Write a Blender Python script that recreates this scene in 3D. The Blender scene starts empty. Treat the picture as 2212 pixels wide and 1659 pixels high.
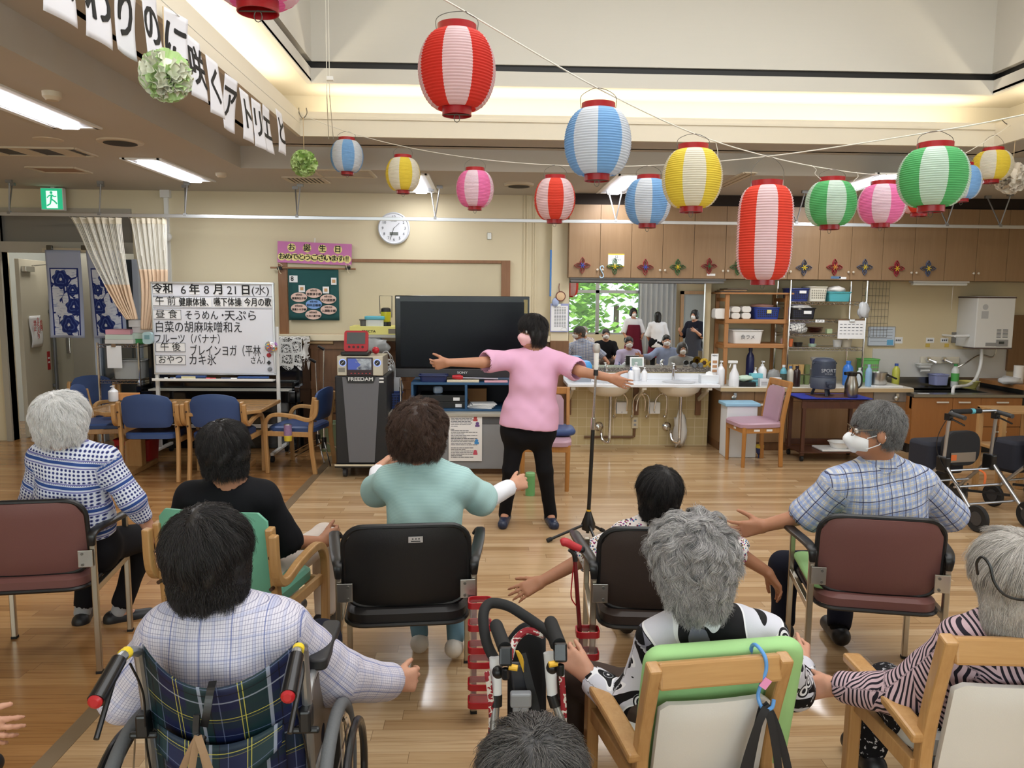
import bpy,bmesh,math,random
import numpy as np
from mathutils import Vector,Matrix,Euler,noise as mnoise
R=math.radians
PI=math.pi
random.seed(7)
rng=np.random.default_rng(7)
sc=bpy.context.scene
col=sc.collection
# ------------------------------------------------------------------ camera
F_PX,CX,CY,CAM_H=1660.0,1106.0,829.5,1.68
YAW,PITCH,ROLL=R(1.95),R(6.7),R(0.5)
fw=Vector((math.sin(YAW)*math.cos(PITCH),math.cos(YAW)*math.cos(PITCH),-math.sin(PITCH)))
rt0=Vector((math.cos(YAW),-math.sin(YAW),0))
up0=rt0.cross(fw)
rt=rt0*math.cos(ROLL)+up0*math.sin(ROLL)
up=-rt0*math.sin(ROLL)+up0*math.cos(ROLL)
CAM=Vector((0,0,CAM_H))
cd=bpy.data.cameras.new('camera')
cd.sensor_fit='HORIZONTAL';cd.sensor_width=36.0
cd.lens=36.0*F_PX/2212.0
cd.clip_start=0.05
cam=bpy.data.objects.new('camera',cd)
col.objects.link(cam)
Mc=Matrix((rt,up,-fw)).transposed().to_4x4()
Mc.translation=CAM
cam.matrix_world=Mc
sc.camera=cam
def ray(x,y):
 return fw+rt*((x-CX)/F_PX)-up*((y-CY)/F_PX)
def at(x,y,Y):
 """the point seen at photograph pixel (x, y) on the plane Y metres ahead"""
 d=ray(x,y);return CAM+d*(Y/d.y)
def fl(x,y,z=0.0):
 """the point seen at photograph pixel (x, y) at height z"""
 d=ray(x,y);return CAM+d*((z-CAM_H)/d.z)
 # ------------------------------------------------------------------ light and exposure
sc.view_settings.view_transform='Standard'
sc.view_settings.look='None'
sc.view_settings.gamma=1.0
sc.view_settings.use_curve_mapping=False
sc.view_settings.exposure=0.19
sc.cycles.use_denoising=True
sc.cycles.max_bounces=7
sc.cycles.diffuse_bounces=3
sc.cycles.glossy_bounces=4
sc.cycles.transmission_bounces=4
sc.cycles.transparent_max_bounces=8
sc.cycles.caustics_reflective=False
sc.cycles.caustics_refractive=False
sc.cycles.use_adaptive_sampling=True
sc.cycles.adaptive_threshold=0.02
w=bpy.data.worlds.new('daylight');sc.world=w
w.use_nodes=True
w.node_tree.nodes['Background'].inputs[0].default_value=(0.82,0.91,1.0,1)
w.node_tree.nodes['Background'].inputs[1].default_value=2.2
sl=bpy.data.lights.new('sun','SUN');sl.energy=3.5;sl.angle=R(3);so_=bpy.data.objects.new('sun',sl);col.objects.link(so_)
so_.rotation_euler=Vector((0.12,-0.5,-0.866)).to_track_quat('-Z','Y').to_euler()
def area(name,loc,rot,sx,sy,power,color=(1,1,1),spread=180):
 l=bpy.data.lights.new(name,'AREA')
 l.shape='RECTANGLE';l.size=sx;l.size_y=sy
 l.energy=power;l.color=color;l.spread=R(spread)
 o=bpy.data.objects.new(name,l);col.objects.link(o)
 o.location=loc;o.rotation_euler=rot
 return o
 # fill lamp added under the closed well ceiling; daylight from the rear window band
area('well_fill_lamp',(1.4,2.4,4.62),(0,0,0),4.6,5.6,205,(0.97,0.985,1.0))
area('window_daylight',(-1.5,-2.42,1.75),(R(84),0,R(0)),7.2,1.6,125,(0.88,0.95,1.0))
area('window_daylight_right',(5.75,2.0,1.7),(R(85),0,R(90)),5.0,1.4,26,(0.95,0.98,1.0))
# ------------------------------------------------------------------ helpers
def srgb(c):
 out=[]
 for v in c[:3]:
  v=v/255.0
  out.append(v/12.92 if v<=0.04045 else((v+0.055)/1.055)**2.4)
 return(out[0],out[1],out[2],1.0)
class NG:
 """small node-graph writer"""
 def __init__(s,name):
  s.m=bpy.data.materials.new(name);s.m.use_nodes=True
  s.t=s.m.node_tree;s.n=s.t.nodes;s.b=s.n['Principled BSDF']
 def put(s,sock,v):
  if isinstance(v,bpy.types.NodeSocket):s.t.links.new(v,sock)
  elif v is not None:
   try:sock.default_value=v
   except Exception:sock.default_value=tuple(v)[:3]
 def node(s,typ,ins=None,out=0,**kw):
  nd=s.n.new(typ)
  for k,v in kw.items():setattr(nd,k,v)
  for k,v in(ins or{}).items():s.put(nd.inputs[k],v)
  return nd.outputs[out]
 def math(s,op,a,b=None,c=None):
  nd=s.n.new('ShaderNodeMath');nd.operation=op
  for i,v in enumerate((a,b,c)):
   if v is not None:s.put(nd.inputs[i],v)
  return nd.outputs[0]
 def mix(s,f,a,b):
  nd=s.n.new('ShaderNodeMix');nd.data_type='RGBA'
  s.put(nd.inputs[0],f);s.put(nd.inputs[6],a);s.put(nd.inputs[7],b)
  return nd.outputs[2]
 def mul(s,a,f):
  nd=s.n.new('ShaderNodeMix');nd.data_type='RGBA';nd.blend_type='MULTIPLY'
  s.put(nd.inputs[0],1.0);s.put(nd.inputs[6],a);s.put(nd.inputs[7],f)
  return nd.outputs[2]
 def coord(s,which='Object'):
  return s.node('ShaderNodeTexCoord',out=which)
 def attr(s,name='cuv'):
  return s.node('ShaderNodeAttribute',out='Vector',attribute_name=name)
 def sep(s,v):
  nd=s.n.new('ShaderNodeSeparateXYZ');s.put(nd.inputs[0],v);return nd.outputs
 def comb(s,x,y,z=0.0):
  nd=s.n.new('ShaderNodeCombineXYZ')
  for i,v in enumerate((x,y,z)):s.put(nd.inputs[i],v)
  return nd.outputs[0]
 def scale(s,v,sx,sy,sz=1.0):
  nd=s.n.new('ShaderNodeMapping');s.put(nd.inputs[0],v);nd.inputs[3].default_value=(sx,sy,sz)
  return nd.outputs[0]
 def noise(s,v,scale,detail=3,rough=0.55,out=0,dist=0.0):
  return s.node('ShaderNodeTexNoise',{'Vector':v,'Scale':scale,'Detail':detail,'Roughness':rough,'Distortion':dist},out)
 def vor(s,v,scale,out=0,feature='F1',rnd=1.0):
  return s.node('ShaderNodeTexVoronoi',{'Vector':v,'Scale':scale,'Randomness':rnd},out,feature=feature)
 def ramp(s,f,stops,interp='LINEAR'):
  nd=s.n.new('ShaderNodeValToRGB');s.put(nd.inputs[0],f)
  r=nd.color_ramp;r.interpolation=interp
  while len(r.elements)<len(stops):r.elements.new(0.5)
  for e,(p,c)in zip(r.elements,stops):
   e.position=p;e.color=c if len(c)==4 else srgb(c)
  return nd.outputs[0]
 def white(s,v):
  return s.node('ShaderNodeTexWhiteNoise',{'Vector':v},0)
 def stripe(s,x,period,width,phase=0.0):
  """1 inside a band of the given width every period"""
  a=s.math('FRACT',s.math('ADD',s.math('DIVIDE',x,period),phase))
  return s.math('LESS_THAN',a,width/period)
 def bump(s,h,strength=0.3,dist=0.005):
  s.put(s.b.inputs['Normal'],s.node('ShaderNodeBump',{'Height':h,'Strength':strength,'Distance':dist}))
 def fin(s,color,rough=0.5,metal=0.0,spec=0.5,**kw):
  b=s.b
  s.put(b.inputs['Base Color'],color);s.put(b.inputs['Roughness'],rough)
  b.inputs['Metallic'].default_value=metal
  b.inputs['Specular IOR Level'].default_value=spec
  for k,v in kw.items():s.put(b.inputs[k],v)
  return s.m
MATS={}
def M(name,c=None,rough=0.5,metal=0.0,spec=0.5,var=0.0,vs=6.0,bump=0.0,bs=60.0,**kw):
 """plain procedural material, optionally mottled and bumped"""
 if name in MATS:return MATS[name]
 g=NG(name)
 colr=srgb(c)
 if var or bump:
  co=g.coord()
 if var:
  n=g.noise(co,vs,4)
  k=g.math('ADD',g.math('MULTIPLY',g.math('SUBTRACT',n,0.5),2*var),1.0)
  colr=g.mul(colr,g.comb(k,k,k))
 if bump:g.bump(g.noise(co,bs,3),bump,0.003)
 MATS[name]=g.fin(colr,rough,metal,spec,**kw)
 return MATS[name]
def emit(name,c=None,strength=1.0):
 if name in MATS:return MATS[name]
 g=NG(name)
 MATS[name]=g.fin(srgb(c),0.6,**{'Emission Color':srgb(c),'Emission Strength':strength})
 return MATS[name]
def wood(name,c1,c2,rough=0.4,axis='z',scale=1.0,coat=0.0):
 if name in MATS:return MATS[name]
 g=NG(name);co=g.coord()
 s={'x':(1.2,16,16),'y':(16,1.2,16),'z':(16,16,1.2)}[axis]
 v=g.scale(co,*[k*scale for k in s])
 n=g.noise(v,1.6,5,0.6,dist=0.6)
 n2=g.noise(g.scale(co,*[k*scale*3 for k in s]),2.4,2)
 f=g.math('ADD',g.math('MULTIPLY',n,0.7),g.math('MULTIPLY',n2,0.3))
 g.bump(n2,0.06,0.002)
 MATS[name]=g.fin(g.ramp(f,[(0.3,c2),(0.7,c1)]),rough,**{'Coat Weight':coat})
 return MATS[name]
def glassy(name,c,rough=0.05,alpha=0.25):
 if name in MATS:return MATS[name]
 g=NG(name)
 MATS[name]=g.fin(srgb(c),rough,Alpha=alpha)
 return MATS[name]
def rotz(a):return Matrix.Rotation(a,4,'Z')
def frame(z,x=None):
 """rotation whose Z axis is z (and X axis near x)"""
 z=Vector(z).normalized()
 x=Vector(x)if x is not None else(Vector((1,0,0))if abs(z.x)<0.9 else Vector((0,1,0)))
 y=z.cross(x).normalized();x=y.cross(z)
 return Matrix((x,y,z)).transposed()
class MB:
 """collects shapes, then links them as ONE mesh object"""
 def __init__(s):s.v=[];s.f=[];s.T=None
 def add(s,vs,fs):
  o=len(s.v)
  if s.T is not None:vs=[s.T@Vector(p)for p in vs]
  s.v+=[tuple(p)for p in vs];s.f+=[tuple(i+o for i in f)for f in fs]
  return s
 def box(s,c,d,rz=0.0,m=None):
  x,y,z=d[0]/2,d[1]/2,d[2]/2
  vs=[Vector(p)for p in((-x,-y,-z),(x,-y,-z),(x,y,-z),(-x,y,-z),(-x,-y,z),(x,-y,z),(x,y,z),(-x,y,z))]
  mm=m.to_3x3()if m is not None else(Matrix.Rotation(rz,3,'Z')if rz else None)
  if mm is not None:vs=[mm@p for p in vs]
  c=Vector(c)
  return s.add([p+c for p in vs],[(0,3,2,1),(4,5,6,7),(0,1,5,4),(1,2,6,5),(2,3,7,6),(3,0,4,7)])
 def bx(s,x0,x1,y0,y1,z0,z1):
  return s.box(((x0+x1)/2,(y0+y1)/2,(z0+z1)/2),(abs(x1-x0),abs(y1-y0),abs(z1-z0)))
 def beam(s,a,b,wx,wy,x=None):
  a,b=Vector(a),Vector(b);m=frame(b-a,x)
  return s.box((a+b)/2,(wx,wy,(b-a).length),m=m)
 def ring(s,loops,closed_u=True,cap=True):
  n=len(loops[0]);vs=[p for l in loops for p in l];fs=[]
  for i in range(len(loops)-1):
   for j in range(n if closed_u else n-1):
    k=(j+1)%n
    fs.append((i*n+j,i*n+k,(i+1)*n+k,(i+1)*n+j))
  if cap and closed_u:
   fs.append(tuple(range(n-1,-1,-1)));fs.append(tuple((len(loops)-1)*n+j for j in range(n)))
  return s.add(vs,fs)
 def cyl(s,a,b,r,r2=None,n=16,cap=True):
  a,b=Vector(a),Vector(b);r2=r if r2 is None else r2
  m=frame(b-a);L=[]
  for p,q in((a,r),(b,r2)):
   L.append([p+m@Vector((math.cos(t)*q,math.sin(t)*q,0))for t in[2*PI*i/n for i in range(n)]])
  return s.ring(L,cap=cap)
 def tube(s,pts,r,n=8,closed=False,cap=True):
  pts=[Vector(p)for p in pts];L=[];x=None;N=len(pts)
  for i,p in enumerate(pts):
   if closed:d=pts[(i+1)%N]-pts[i-1]
   else:d=pts[min(i+1,N-1)]-pts[max(i-1,0)]
   m=frame(d,x if x is not None else None);x=m.col[0].copy()
   q=r[i]if isinstance(r,(list,tuple))else r
   L.append([p+m@Vector((math.cos(t)*q,math.sin(t)*q,0))for t in[2*PI*k/n for k in range(n)]])
  if closed:L.append(L[0])
  return s.ring(L,cap=cap and not closed)
 def ribbon(s,pts,wdir,wdt,th=0.002):
  """a strap following pts, wdt wide along wdir (a vector or one per point)"""
  L=[];N=len(pts);pts=[Vector(p)for p in pts]
  for i,p in enumerate(pts):
   d=(pts[min(i+1,N-1)]-pts[max(i-1,0)]).normalized()
   wv=Vector(wdir[i]if isinstance(wdir,list)else wdir);wv=(wv-d*wv.dot(d)).normalized();nn=d.cross(wv)
   a=wv*wdt/2;b=nn*th/2
   L.append([p-a-b,p+a-b,p+a+b,p-a+b])
  return s.ring(L)
 def lathe(s,prof,c=(0,0,0),n=24,m=None,cap=True):
  c=Vector(c);L=[]
  for r,z in prof:
   l=[Vector((math.cos(t)*r,math.sin(t)*r,z))for t in[2*PI*i/n for i in range(n)]]
   if m is not None:l=[m@p for p in l]
   L.append([p+c for p in l])
  return s.ring(L,cap=cap)
 def ball(s,c,r,n=16,m=None):
  r=r if isinstance(r,(tuple,list))else(r,r,r)
  pr=[(max(1e-4,math.sin(PI*i/(n//2))),-math.cos(PI*i/(n//2)))for i in range(n//2+1)]
  L=[];c=Vector(c)
  for q,z in pr:
   l=[Vector((math.cos(t)*q*r[0],math.sin(t)*q*r[1],z*r[2]))for t in[2*PI*i/n for i in range(n)]]
   if m is not None:l=[m.to_3x3()@p for p in l]
   L.append([p+c for p in l])
  return s.ring(L)
 def prism(s,poly,a,b,m=None,c=(0,0,0)):
  """2-D outline extruded from z=a to z=b, then turned by m and moved to c"""
  c=Vector(c);L=[]
  for z in(a,b):
   l=[Vector((p[0],p[1],z))for p in poly]
   if m is not None:l=[m.to_3x3()@p for p in l]
   L.append([p+c for p in l])
  return s.ring(L)
 def rbox(s,c,d,r,m=None,n=5,axis='z'):
  """box with rounded corners in the plane across axis"""
  ax={'z':(0,1,2),'y':(0,2,1),'x':(1,2,0)}[axis]
  p=rrect(d[ax[0]],d[ax[1]],r,n);h=d[ax[2]]/2;L=[]
  for z in(-h,h):
   l=[]
   for q in p:
    t=[0,0,0];t[ax[0]]=q[0];t[ax[1]]=q[1];t[ax[2]]=z
    t=Vector(t)
    if m is not None:t=m.to_3x3()@t
    l.append(t+Vector(c))
   L.append(l)
  if axis=='y':L=L[::-1]
  return s.ring(L)
 def grid(s,fn,nu,nv):
  vs=[fn(i/nu,j/nv)for i in range(nu+1)for j in range(nv+1)]
  fs=[(i*(nv+1)+j,(i+1)*(nv+1)+j,(i+1)*(nv+1)+j+1,i*(nv+1)+j+1)for i in range(nu)for j in range(nv)]
  return s.add(vs,fs)
 def build(s,name,mat,parent=None,smooth=False,bevel=0.0,world=False,solid=0.0,sub=0,angle=35):
  me=bpy.data.meshes.new(name)
  vs=s.v
  if world and parent is not None:
   inv=parent.matrix_basis.inverted()
   vs=[tuple(inv@Vector(p))for p in vs]
  me.from_pydata(vs,[],s.f);me.validate();me.update()
  return finish(name,me,mat,parent,smooth,bevel,solid,sub,angle)
def finish(name,me,mat,parent=None,smooth=False,bevel=0.0,solid=0.0,sub=0,angle=35):
 bm=bmesh.new();bm.from_mesh(me);bmesh.ops.recalc_face_normals(bm,faces=bm.faces);bm.to_mesh(me);bm.free()
 me.name=name
 for x in(mat if isinstance(mat,(list,tuple))else[mat]):me.materials.append(x)
 o=bpy.data.objects.new(name,me);col.objects.link(o)
 if parent is not None:o.parent=parent
 if smooth:
  me.polygons.foreach_set('use_smooth',[True]*len(me.polygons))
  if angle<180:me.set_sharp_from_angle(angle=R(angle))
 if solid:
  md=o.modifiers.new('thick','SOLIDIFY');md.thickness=solid;md.offset=0
 if bevel:
  md=o.modifiers.new('edge','BEVEL');md.width=bevel;md.segments=2;md.limit_method='ANGLE';md.angle_limit=R(40)
 if sub:
  md=o.modifiers.new('round','SUBSURF');md.levels=sub;md.render_levels=sub
 return o
def rrect(w,h,r,n=5):
 out=[]
 for cx,cy,a in((w/2-r,h/2-r,0),(-w/2+r,h/2-r,90),(-w/2+r,-h/2+r,180),(w/2-r,-h/2+r,270)):
  for i in range(n+1):
   t=R(a+90*i/n);out.append((cx+r*math.cos(t),cy+r*math.sin(t)))
 return out
def spline(pts,n=8,closed=False):
 """smooth curve through points"""
 P=[Vector(p)for p in pts];N=len(P);out=[]
 for i in range(N if closed else N-1):
  g=(lambda k:P[k%N])if closed else(lambda k:P[min(max(k,0),N-1)])
  a,b,c,d=g(i-1),g(i),g(i+1),g(i+2)
  for j in range(n):
   t=j/n
   out.append(0.5*((2*b)+(c-a)*t+(2*a-5*b+4*c-d)*t*t+(3*b-a-3*c+d)*t**3))
 if not closed:out.append(P[-1])
 return out
def tag(o,label,cat,group=None,kind=None):
 o['label']=label;o['category']=cat
 if group:o['group']=group
 if kind:o['kind']=kind
 return o
def thing(name,label,cat,loc=(0,0,0),rz=0.0,group=None):
 o=bpy.data.objects.new(name,None);col.objects.link(o)
 o.empty_display_size=0.1
 o.matrix_basis=Matrix.Translation(Vector(loc))@rotz(rz)
 return tag(o,label,cat,group)
def struct(o):
 o['kind']='structure';return o
def stuff(o):
 o['kind']='stuff';return o
def kids(o):return[c for c in bpy.data.objects if c.parent==o]
def dup(root,label=None,loc=None,rz=None,group=None):
 """a copy of a thing with copies of its parts and sub-parts"""
 r=root.copy();col.objects.link(r)
 for ch in kids(root):
  c=ch.copy();col.objects.link(c);c.parent=r
  for g in kids(ch):
   d=g.copy();col.objects.link(d);d.parent=c
 if label:r['label']=label
 if group:r['group']=group
 if loc is not None:r.matrix_basis=Matrix.Translation(Vector(loc))@rotz(rz or 0.0)
 return r
def text(name,body,size,o,xdir,mat,parent=None,up=(0,0,1),bold=0.0,align='CENTER',depth=0.0006,world=True,sx=1.0,line=1.0):
 """lettering: body in letters size high centred on point o, running along xdir"""
 cu=bpy.data.curves.new(name,'FONT');cu.body=body;cu.size=size
 cu.align_x=align;cu.align_y='CENTER';cu.extrude=depth;cu.space_line=line
 cu.resolution_u=3
 ob=bpy.data.objects.new(name,cu);col.objects.link(ob)
 dg=bpy.context.evaluated_depsgraph_get()
 me=bpy.data.meshes.new_from_object(ob.evaluated_get(dg))
 bpy.data.objects.remove(ob);bpy.data.curves.remove(cu)
 if bold:
  bm=bmesh.new();w_=bold*size*.8
  for i,(dx,dy)in enumerate(((-1,0),(1,0),(0,-.8),(0,.8),(-.6,.5),(.6,-.5))):
   v=Vector((dx*w_,dy*w_,.00015*i));me.transform(Matrix.Translation(v));bm.from_mesh(me);me.transform(Matrix.Translation(-v))
  bm.to_mesh(me);bm.free()
 x=Vector(xdir).normalized();u=Vector(up);u=(u-x*u.dot(x)).normalized();z=x.cross(u)
 mm=Matrix((x*sx,u,z)).transposed().to_4x4();mm.translation=Vector(o)
 if world and parent is not None:
  mm=parent.matrix_basis.inverted()@mm
 me.transform(mm)
 me.materials.clear();me.materials.append(mat);me.name=name
 r=bpy.data.objects.new(name,me);col.objects.link(r)
 if parent is not None:r.parent=parent
 return r
X,Y_,Z=Vector((1,0,0)),Vector((0,1,0)),Vector((0,0,1))
# ------------------------------------------------------------------ setting
WY=8.65
KY=8.88
CEIL=2.76
def floor_mat():
 g=NG('floor_boards');co=g.coord();x,y,z=g.sep(co)
 bw=0.072
 row=g.math('FLOOR',g.math('DIVIDE',y,bw))
 off=g.math('MULTIPLY',g.white(g.comb(row,3.1)),5.0)
 xs=g.math('DIVIDE',g.math('ADD',x,off),0.95)
 pl=g.math('FLOOR',xs)
 tone=g.white(g.comb(pl,row,1.7))
 c=g.ramp(tone,[(0.0,(174,142,104)),(0.3,(192,160,121)),(0.65,(201,171,132)),(1.0,(212,185,149))])
 gv=g.comb(g.math('ADD',g.math('MULTIPLY',x,1.6),g.math('MULTIPLY',tone,37.0)),g.math('MULTIPLY',y,42.0),g.math('MULTIPLY',tone,11.0))
 n=g.noise(gv,1.3,6,0.62,dist=0.8)
 c=g.mul(c,g.ramp(n,[(0.25,(205,190,172)),(0.5,(248,244,238)),(0.8,(255,255,255))]))
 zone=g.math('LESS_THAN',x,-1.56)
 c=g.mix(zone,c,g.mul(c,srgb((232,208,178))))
 fx=g.math('FRACT',xs);fy=g.math('FRACT',g.math('DIVIDE',y,bw))
 gap=g.math('MAXIMUM',g.math('LESS_THAN',fx,0.0025),g.math('LESS_THAN',fy,0.026))
 c=g.mix(g.math('MULTIPLY',gap,0.55),c,srgb((84,58,36)))
 big=g.noise(co,0.9,3)
 rough=g.math('ADD',0.17,g.math('MULTIPLY',big,0.12))
 g.bump(g.math('SUBTRACT',g.math('MULTIPLY',n,0.25),gap),0.10,0.002)
 return g.fin(c,rough,0,0.42,**{'Coat Weight':0.25,'Coat Roughness':0.09})
def wallcloth(name,c,v=0.03):
 g=NG(name);co=g.coord()
 a=g.noise(g.scale(co,3,3,240),1.0,2);b=g.noise(co,1.1,3)
 k=g.math('ADD',1-v*1.5,g.math('ADD',g.math('MULTIPLY',a,v),g.math('MULTIPLY',b,v*2)))
 g.bump(g.noise(g.scale(co,90,90,260),1.0,2),0.10,0.002)
 return g.fin(g.mul(srgb(c),g.comb(k,k,k)),0.85,0,0.25)
m_wall=wallcloth('cream_wallcloth',(224,211,180))
m_kwall=wallcloth('kitchen_wallcloth',(222,205,168))
m_ceil=wallcloth('ceiling_paint',(196,190,181),0.02)
m_upper=wallcloth('upper_wall_paint',(214,210,200),0.03)
m_fascia=wallcloth('fascia_paint',(230,221,202),0.02)
m_black=M('flat_black',(14,13,13),0.5)
m_brownwood=wood('wainscot_wood',(132,92,60),(112,76,48),0.45)
m_white=M('white_paint',(235,234,230),0.4)
m_steel=M('brushed_steel',(200,198,192),0.28,1.0)
m_chrome=M('chrome',(225,225,225),0.12,1.0)
m_alu=M('anodised_aluminium',(214,217,222),0.32,0.9)
m_blk=M('black_plastic',(20,20,21),0.38)
m_rub=M('black_rubber',(26,26,27),0.75)
m_whp=M('white_plastic',(236,236,234),0.32)
m_paper=M('white_paper',(240,240,240),0.8)
m_ink=M('black_ink',(18,18,20),0.7)
m_cream=M('cream_paint',(232,218,186),0.6)
m_grey=M('grey_paint',(150,152,155),0.5)
X0,X1,YR=-5.75,6.35,-2.6
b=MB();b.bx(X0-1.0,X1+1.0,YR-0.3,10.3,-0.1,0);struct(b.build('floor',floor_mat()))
b=MB();b.bx(-1.60,-1.53,YR,WY,-0.02,0.0025)
struct(b.build('trim_1',M('metal_floor_strip',(132,112,86),0.5,0.3,var=0.15)))
# back wall: header over the left doorway, the television wall, the pillar
dx0,dx1=at(14,700,WY).x,at(296,700,WY).x
zt0,zt1=at(60,522,WY).z,at(60,449,WY).z
b=MB()
b.bx(dx1,at(1192,700,WY).x,WY,WY+0.12,0,CEIL)
b.bx(X0-0.1,dx1,WY,WY+0.12,zt1,CEIL)
b.bx(X0-0.1,dx0,WY,WY+0.12,0,zt1)
struct(b.build('wall_back',m_wall))
b=MB();b.bx(dx0,dx1,WY-0.02,WY+0.10,at(60,545,WY).z,zt0)
b.bx(dx0-0.06,dx0,WY-0.03,WY+0.10,0,zt1);b.bx(dx0,dx1,WY-0.02,WY+0.10,zt1-0.05,zt1)
struct(b.build('door_frame',M('grey_door_frame',(176,170,156),0.45)))
g_tr=NG('dark_window_glass');g_tr.fin(srgb((124,122,116)),0.05,0,1.0);m_dglass=g_tr.m
b=MB();b.bx(dx0,dx1,WY+0.04,WY+0.05,zt0,zt1-0.05);struct(b.build('window_1',m_dglass))
pL,pR=at(1190,700,WY-0.1).x,at(1228,700,WY-0.1).x
b=MB();b.bx(pL,pR,WY-0.10,KY+0.1,0,CEIL);struct(b.build('wall_pillar',m_wall))
b=MB();b.bx(pR,X1+0.1,KY,KY+0.12,0,CEIL);struct(b.build('wall_kitchen',m_kwall))
# wainscot under the corkboard
wz=at(700,736,WY).z
b=MB();x0,x1=dx1+0.9,pL
b.bx(x0,x1,WY-0.025,WY,0,wz)
for z in(wz,wz-0.45,0.105):
 b.bx(x0,x1,WY-0.045,WY-0.02,z-0.09,z)
for k in range(8):
 xx=x0+(x1-x0)*k/7;b.bx(xx-0.045,xx+0.045,WY-0.043,WY-0.02,0,wz-0.005)
struct(b.build('trim_2',m_brownwood,bevel=0.003))
b=MB();b.bx(pL-0.005,pR+0.006,WY-0.125,WY-0.06,0,at(1210,736,WY-0.1).z);struct(b.build('trim_3',m_brownwood,bevel=0.003))
b=MB();b.bx(x0,x1,WY-0.09,WY,wz+0.005,wz+0.075);struct(b.build('trim_4',m_cream,bevel=0.004))
# side and rear walls; a window band at the rear (seen in the mirror)
b=MB();b.bx(X0-0.1,X0,YR,WY,0,CEIL);struct(b.build('wall_left',m_wall))
b=MB()
b.bx(X1,X1+0.1,YR,-0.6,0,CEIL);b.bx(X1,X1+0.1,4.6,KY,0,CEIL);b.bx(X1,X1+0.1,-0.6,4.6,0,0.9);b.bx(X1,X1+0.1,-0.6,4.6,2.45,CEIL)
struct(b.build('wall_right',m_wall))
wx0,wx1,wz0,wz1=-4.9,3.98,0.92,2.55
b=MB()
b.bx(X0-0.1,wx0,YR-0.12,YR,0,CEIL);b.bx(wx1,X1+0.1,YR-0.12,YR,0,CEIL)
b.bx(wx0,wx1,YR-0.12,YR,0,wz0);b.bx(wx0,wx1,YR-0.12,YR,wz1,CEIL)
struct(b.build('wall_rear',m_wall))
m_glass=glassy('window_glass',(225,238,235),0.03,0.10)
def window(n,x0,x1,z0,z1,y):
 b=MB();t=0.045
 for a,c in((x0,x0+t),(x1-t,x1)):b.bx(a,c,y-0.04,y+0.02,z0,z1)
 for a,c in((z0,z0+t),(z1-t,z1),(1.98,2.06)):b.bx(x0,x1,y-0.04,y+0.02,a,c)
 o=struct(b.build('window_%d'%n,m_alu))
 b=MB();b.bx(x0+t,x1-t,y-0.012,y-0.006,z0+t,z1-t);b.build('pane',m_glass,o)
for i in range(8):
 a=wx0+(wx1-wx0)*i/8;window(2+i,a,a+(wx1-wx0)/8,wz0,wz1,YR-0.04)
b=MB();t=0.05
for k in range(5):
 yy=-0.6+5.2*k/4;b.bx(X1+0.02,X1+0.07,yy-0.03,yy+0.03,0.9,2.45)
for z in(0.92,2.43):b.bx(X1+0.02,X1+0.07,-0.6,4.6,z-0.03,z+0.03)
o=struct(b.build('window_10',m_alu));b=MB();b.bx(X1+0.04,X1+0.046,-0.6,4.6,0.9,2.45);b.build('pane',m_glass,o)
# ceiling with the raised well
FX0,FX1,FY0,FY1=-1.53,4.28,-2.1,6.55
RX0,RX1,RY1=-2.17,4.95,7.03
zb=2.95
zft=at(1300,252,FY1).z
b=MB()
b.bx(X0-0.1,RX0,YR-0.1,10.2,CEIL,CEIL+0.22);b.bx(RX1,X1+0.1,YR-0.1,10.2,CEIL,CEIL+0.22)
b.bx(RX0,RX1,RY1,10.2,CEIL,CEIL+0.22);b.bx(RX0,RX1,YR-0.1,FY0,CEIL,CEIL+0.22)
struct(b.build('ceiling',m_ceil))
b=MB()
b.bx(RX0,FX0-0.03,FY0,RY1,zb,zb+0.04);b.bx(FX1+0.03,RX1,FY0,RY1,zb,zb+0.04);b.bx(FX0-0.03,FX1+0.03,FY1+0.03,RY1,zb,zb+0.04)
struct(b.build('ceiling_soffit',m_ceil))
b=MB()
b.bx(FX0-0.03,FX0,FY0,FY1+0.03,zb,zft);b.bx(FX1,FX1+0.03,FY0,FY1+0.03,zb,zft)
b.bx(FX0,FX1,FY1,FY1+0.03,zb,zft);b.bx(FX0,FX1,FY0-0.03,FY0,zb,zft)
zl=at(1300,262,FY1).z
b.bx(FX0,FX1,FY1-0.012,FY1,zl-0.02,zl)
struct(b.build('trim_5',m_fascia))
# cove behind the fascia
cw=0.34
CY1,CXa,CXb=FY1+cw,FX0-cw,FX1+cw
z3=at(1300,218,CY1).z
UY=fl(1300,187,z3).y;ins=FY1-UY
zu=at(1300,158,UY).z;zk=at(1300,145,UY+0.05).z
b=MB()
b.bx(CXa,CXb,CY1,CY1+0.04,zb,z3+0.02);b.bx(CXa-0.04,CXa,FY0,CY1,zb,z3+0.02);b.bx(CXb,CXb+0.04,FY0,CY1,zb,z3+0.02)
b.bx(CXa,CXb,UY+0.02,CY1,z3,z3+0.02);b.bx(CXa,FX0+ins,FY0,UY+0.02,z3,z3+0.02);b.bx(FX1-ins,CXb,FY0,UY+0.02,z3,z3+0.02)
struct(b.build('ceiling_cove',m_fascia))
b=MB();ux0,ux1=FX0+ins,FX1-ins
b.bx(ux0-0.04,ux1+0.04,UY,UY+0.04,z3-0.01,zu);b.bx(ux0-0.04,ux0,FY0,UY,z3-0.01,zu);b.bx(ux1,ux1+0.04,FY0,UY,z3-0.01,zu)
struct(b.build('trim_6',m_upper))
b=MB()
b.bx(ux0-0.05,ux1+0.05,UY+0.05,UY+0.12,zu-0.05,zk+0.03);b.bx(ux0-0.12,ux0-0.05,FY0,UY+0.1,zu-0.05,zk+0.03);b.bx(ux1+0.05,ux1+0.12,FY0,UY+0.1,zu-0.05,zk+0.03)
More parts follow.
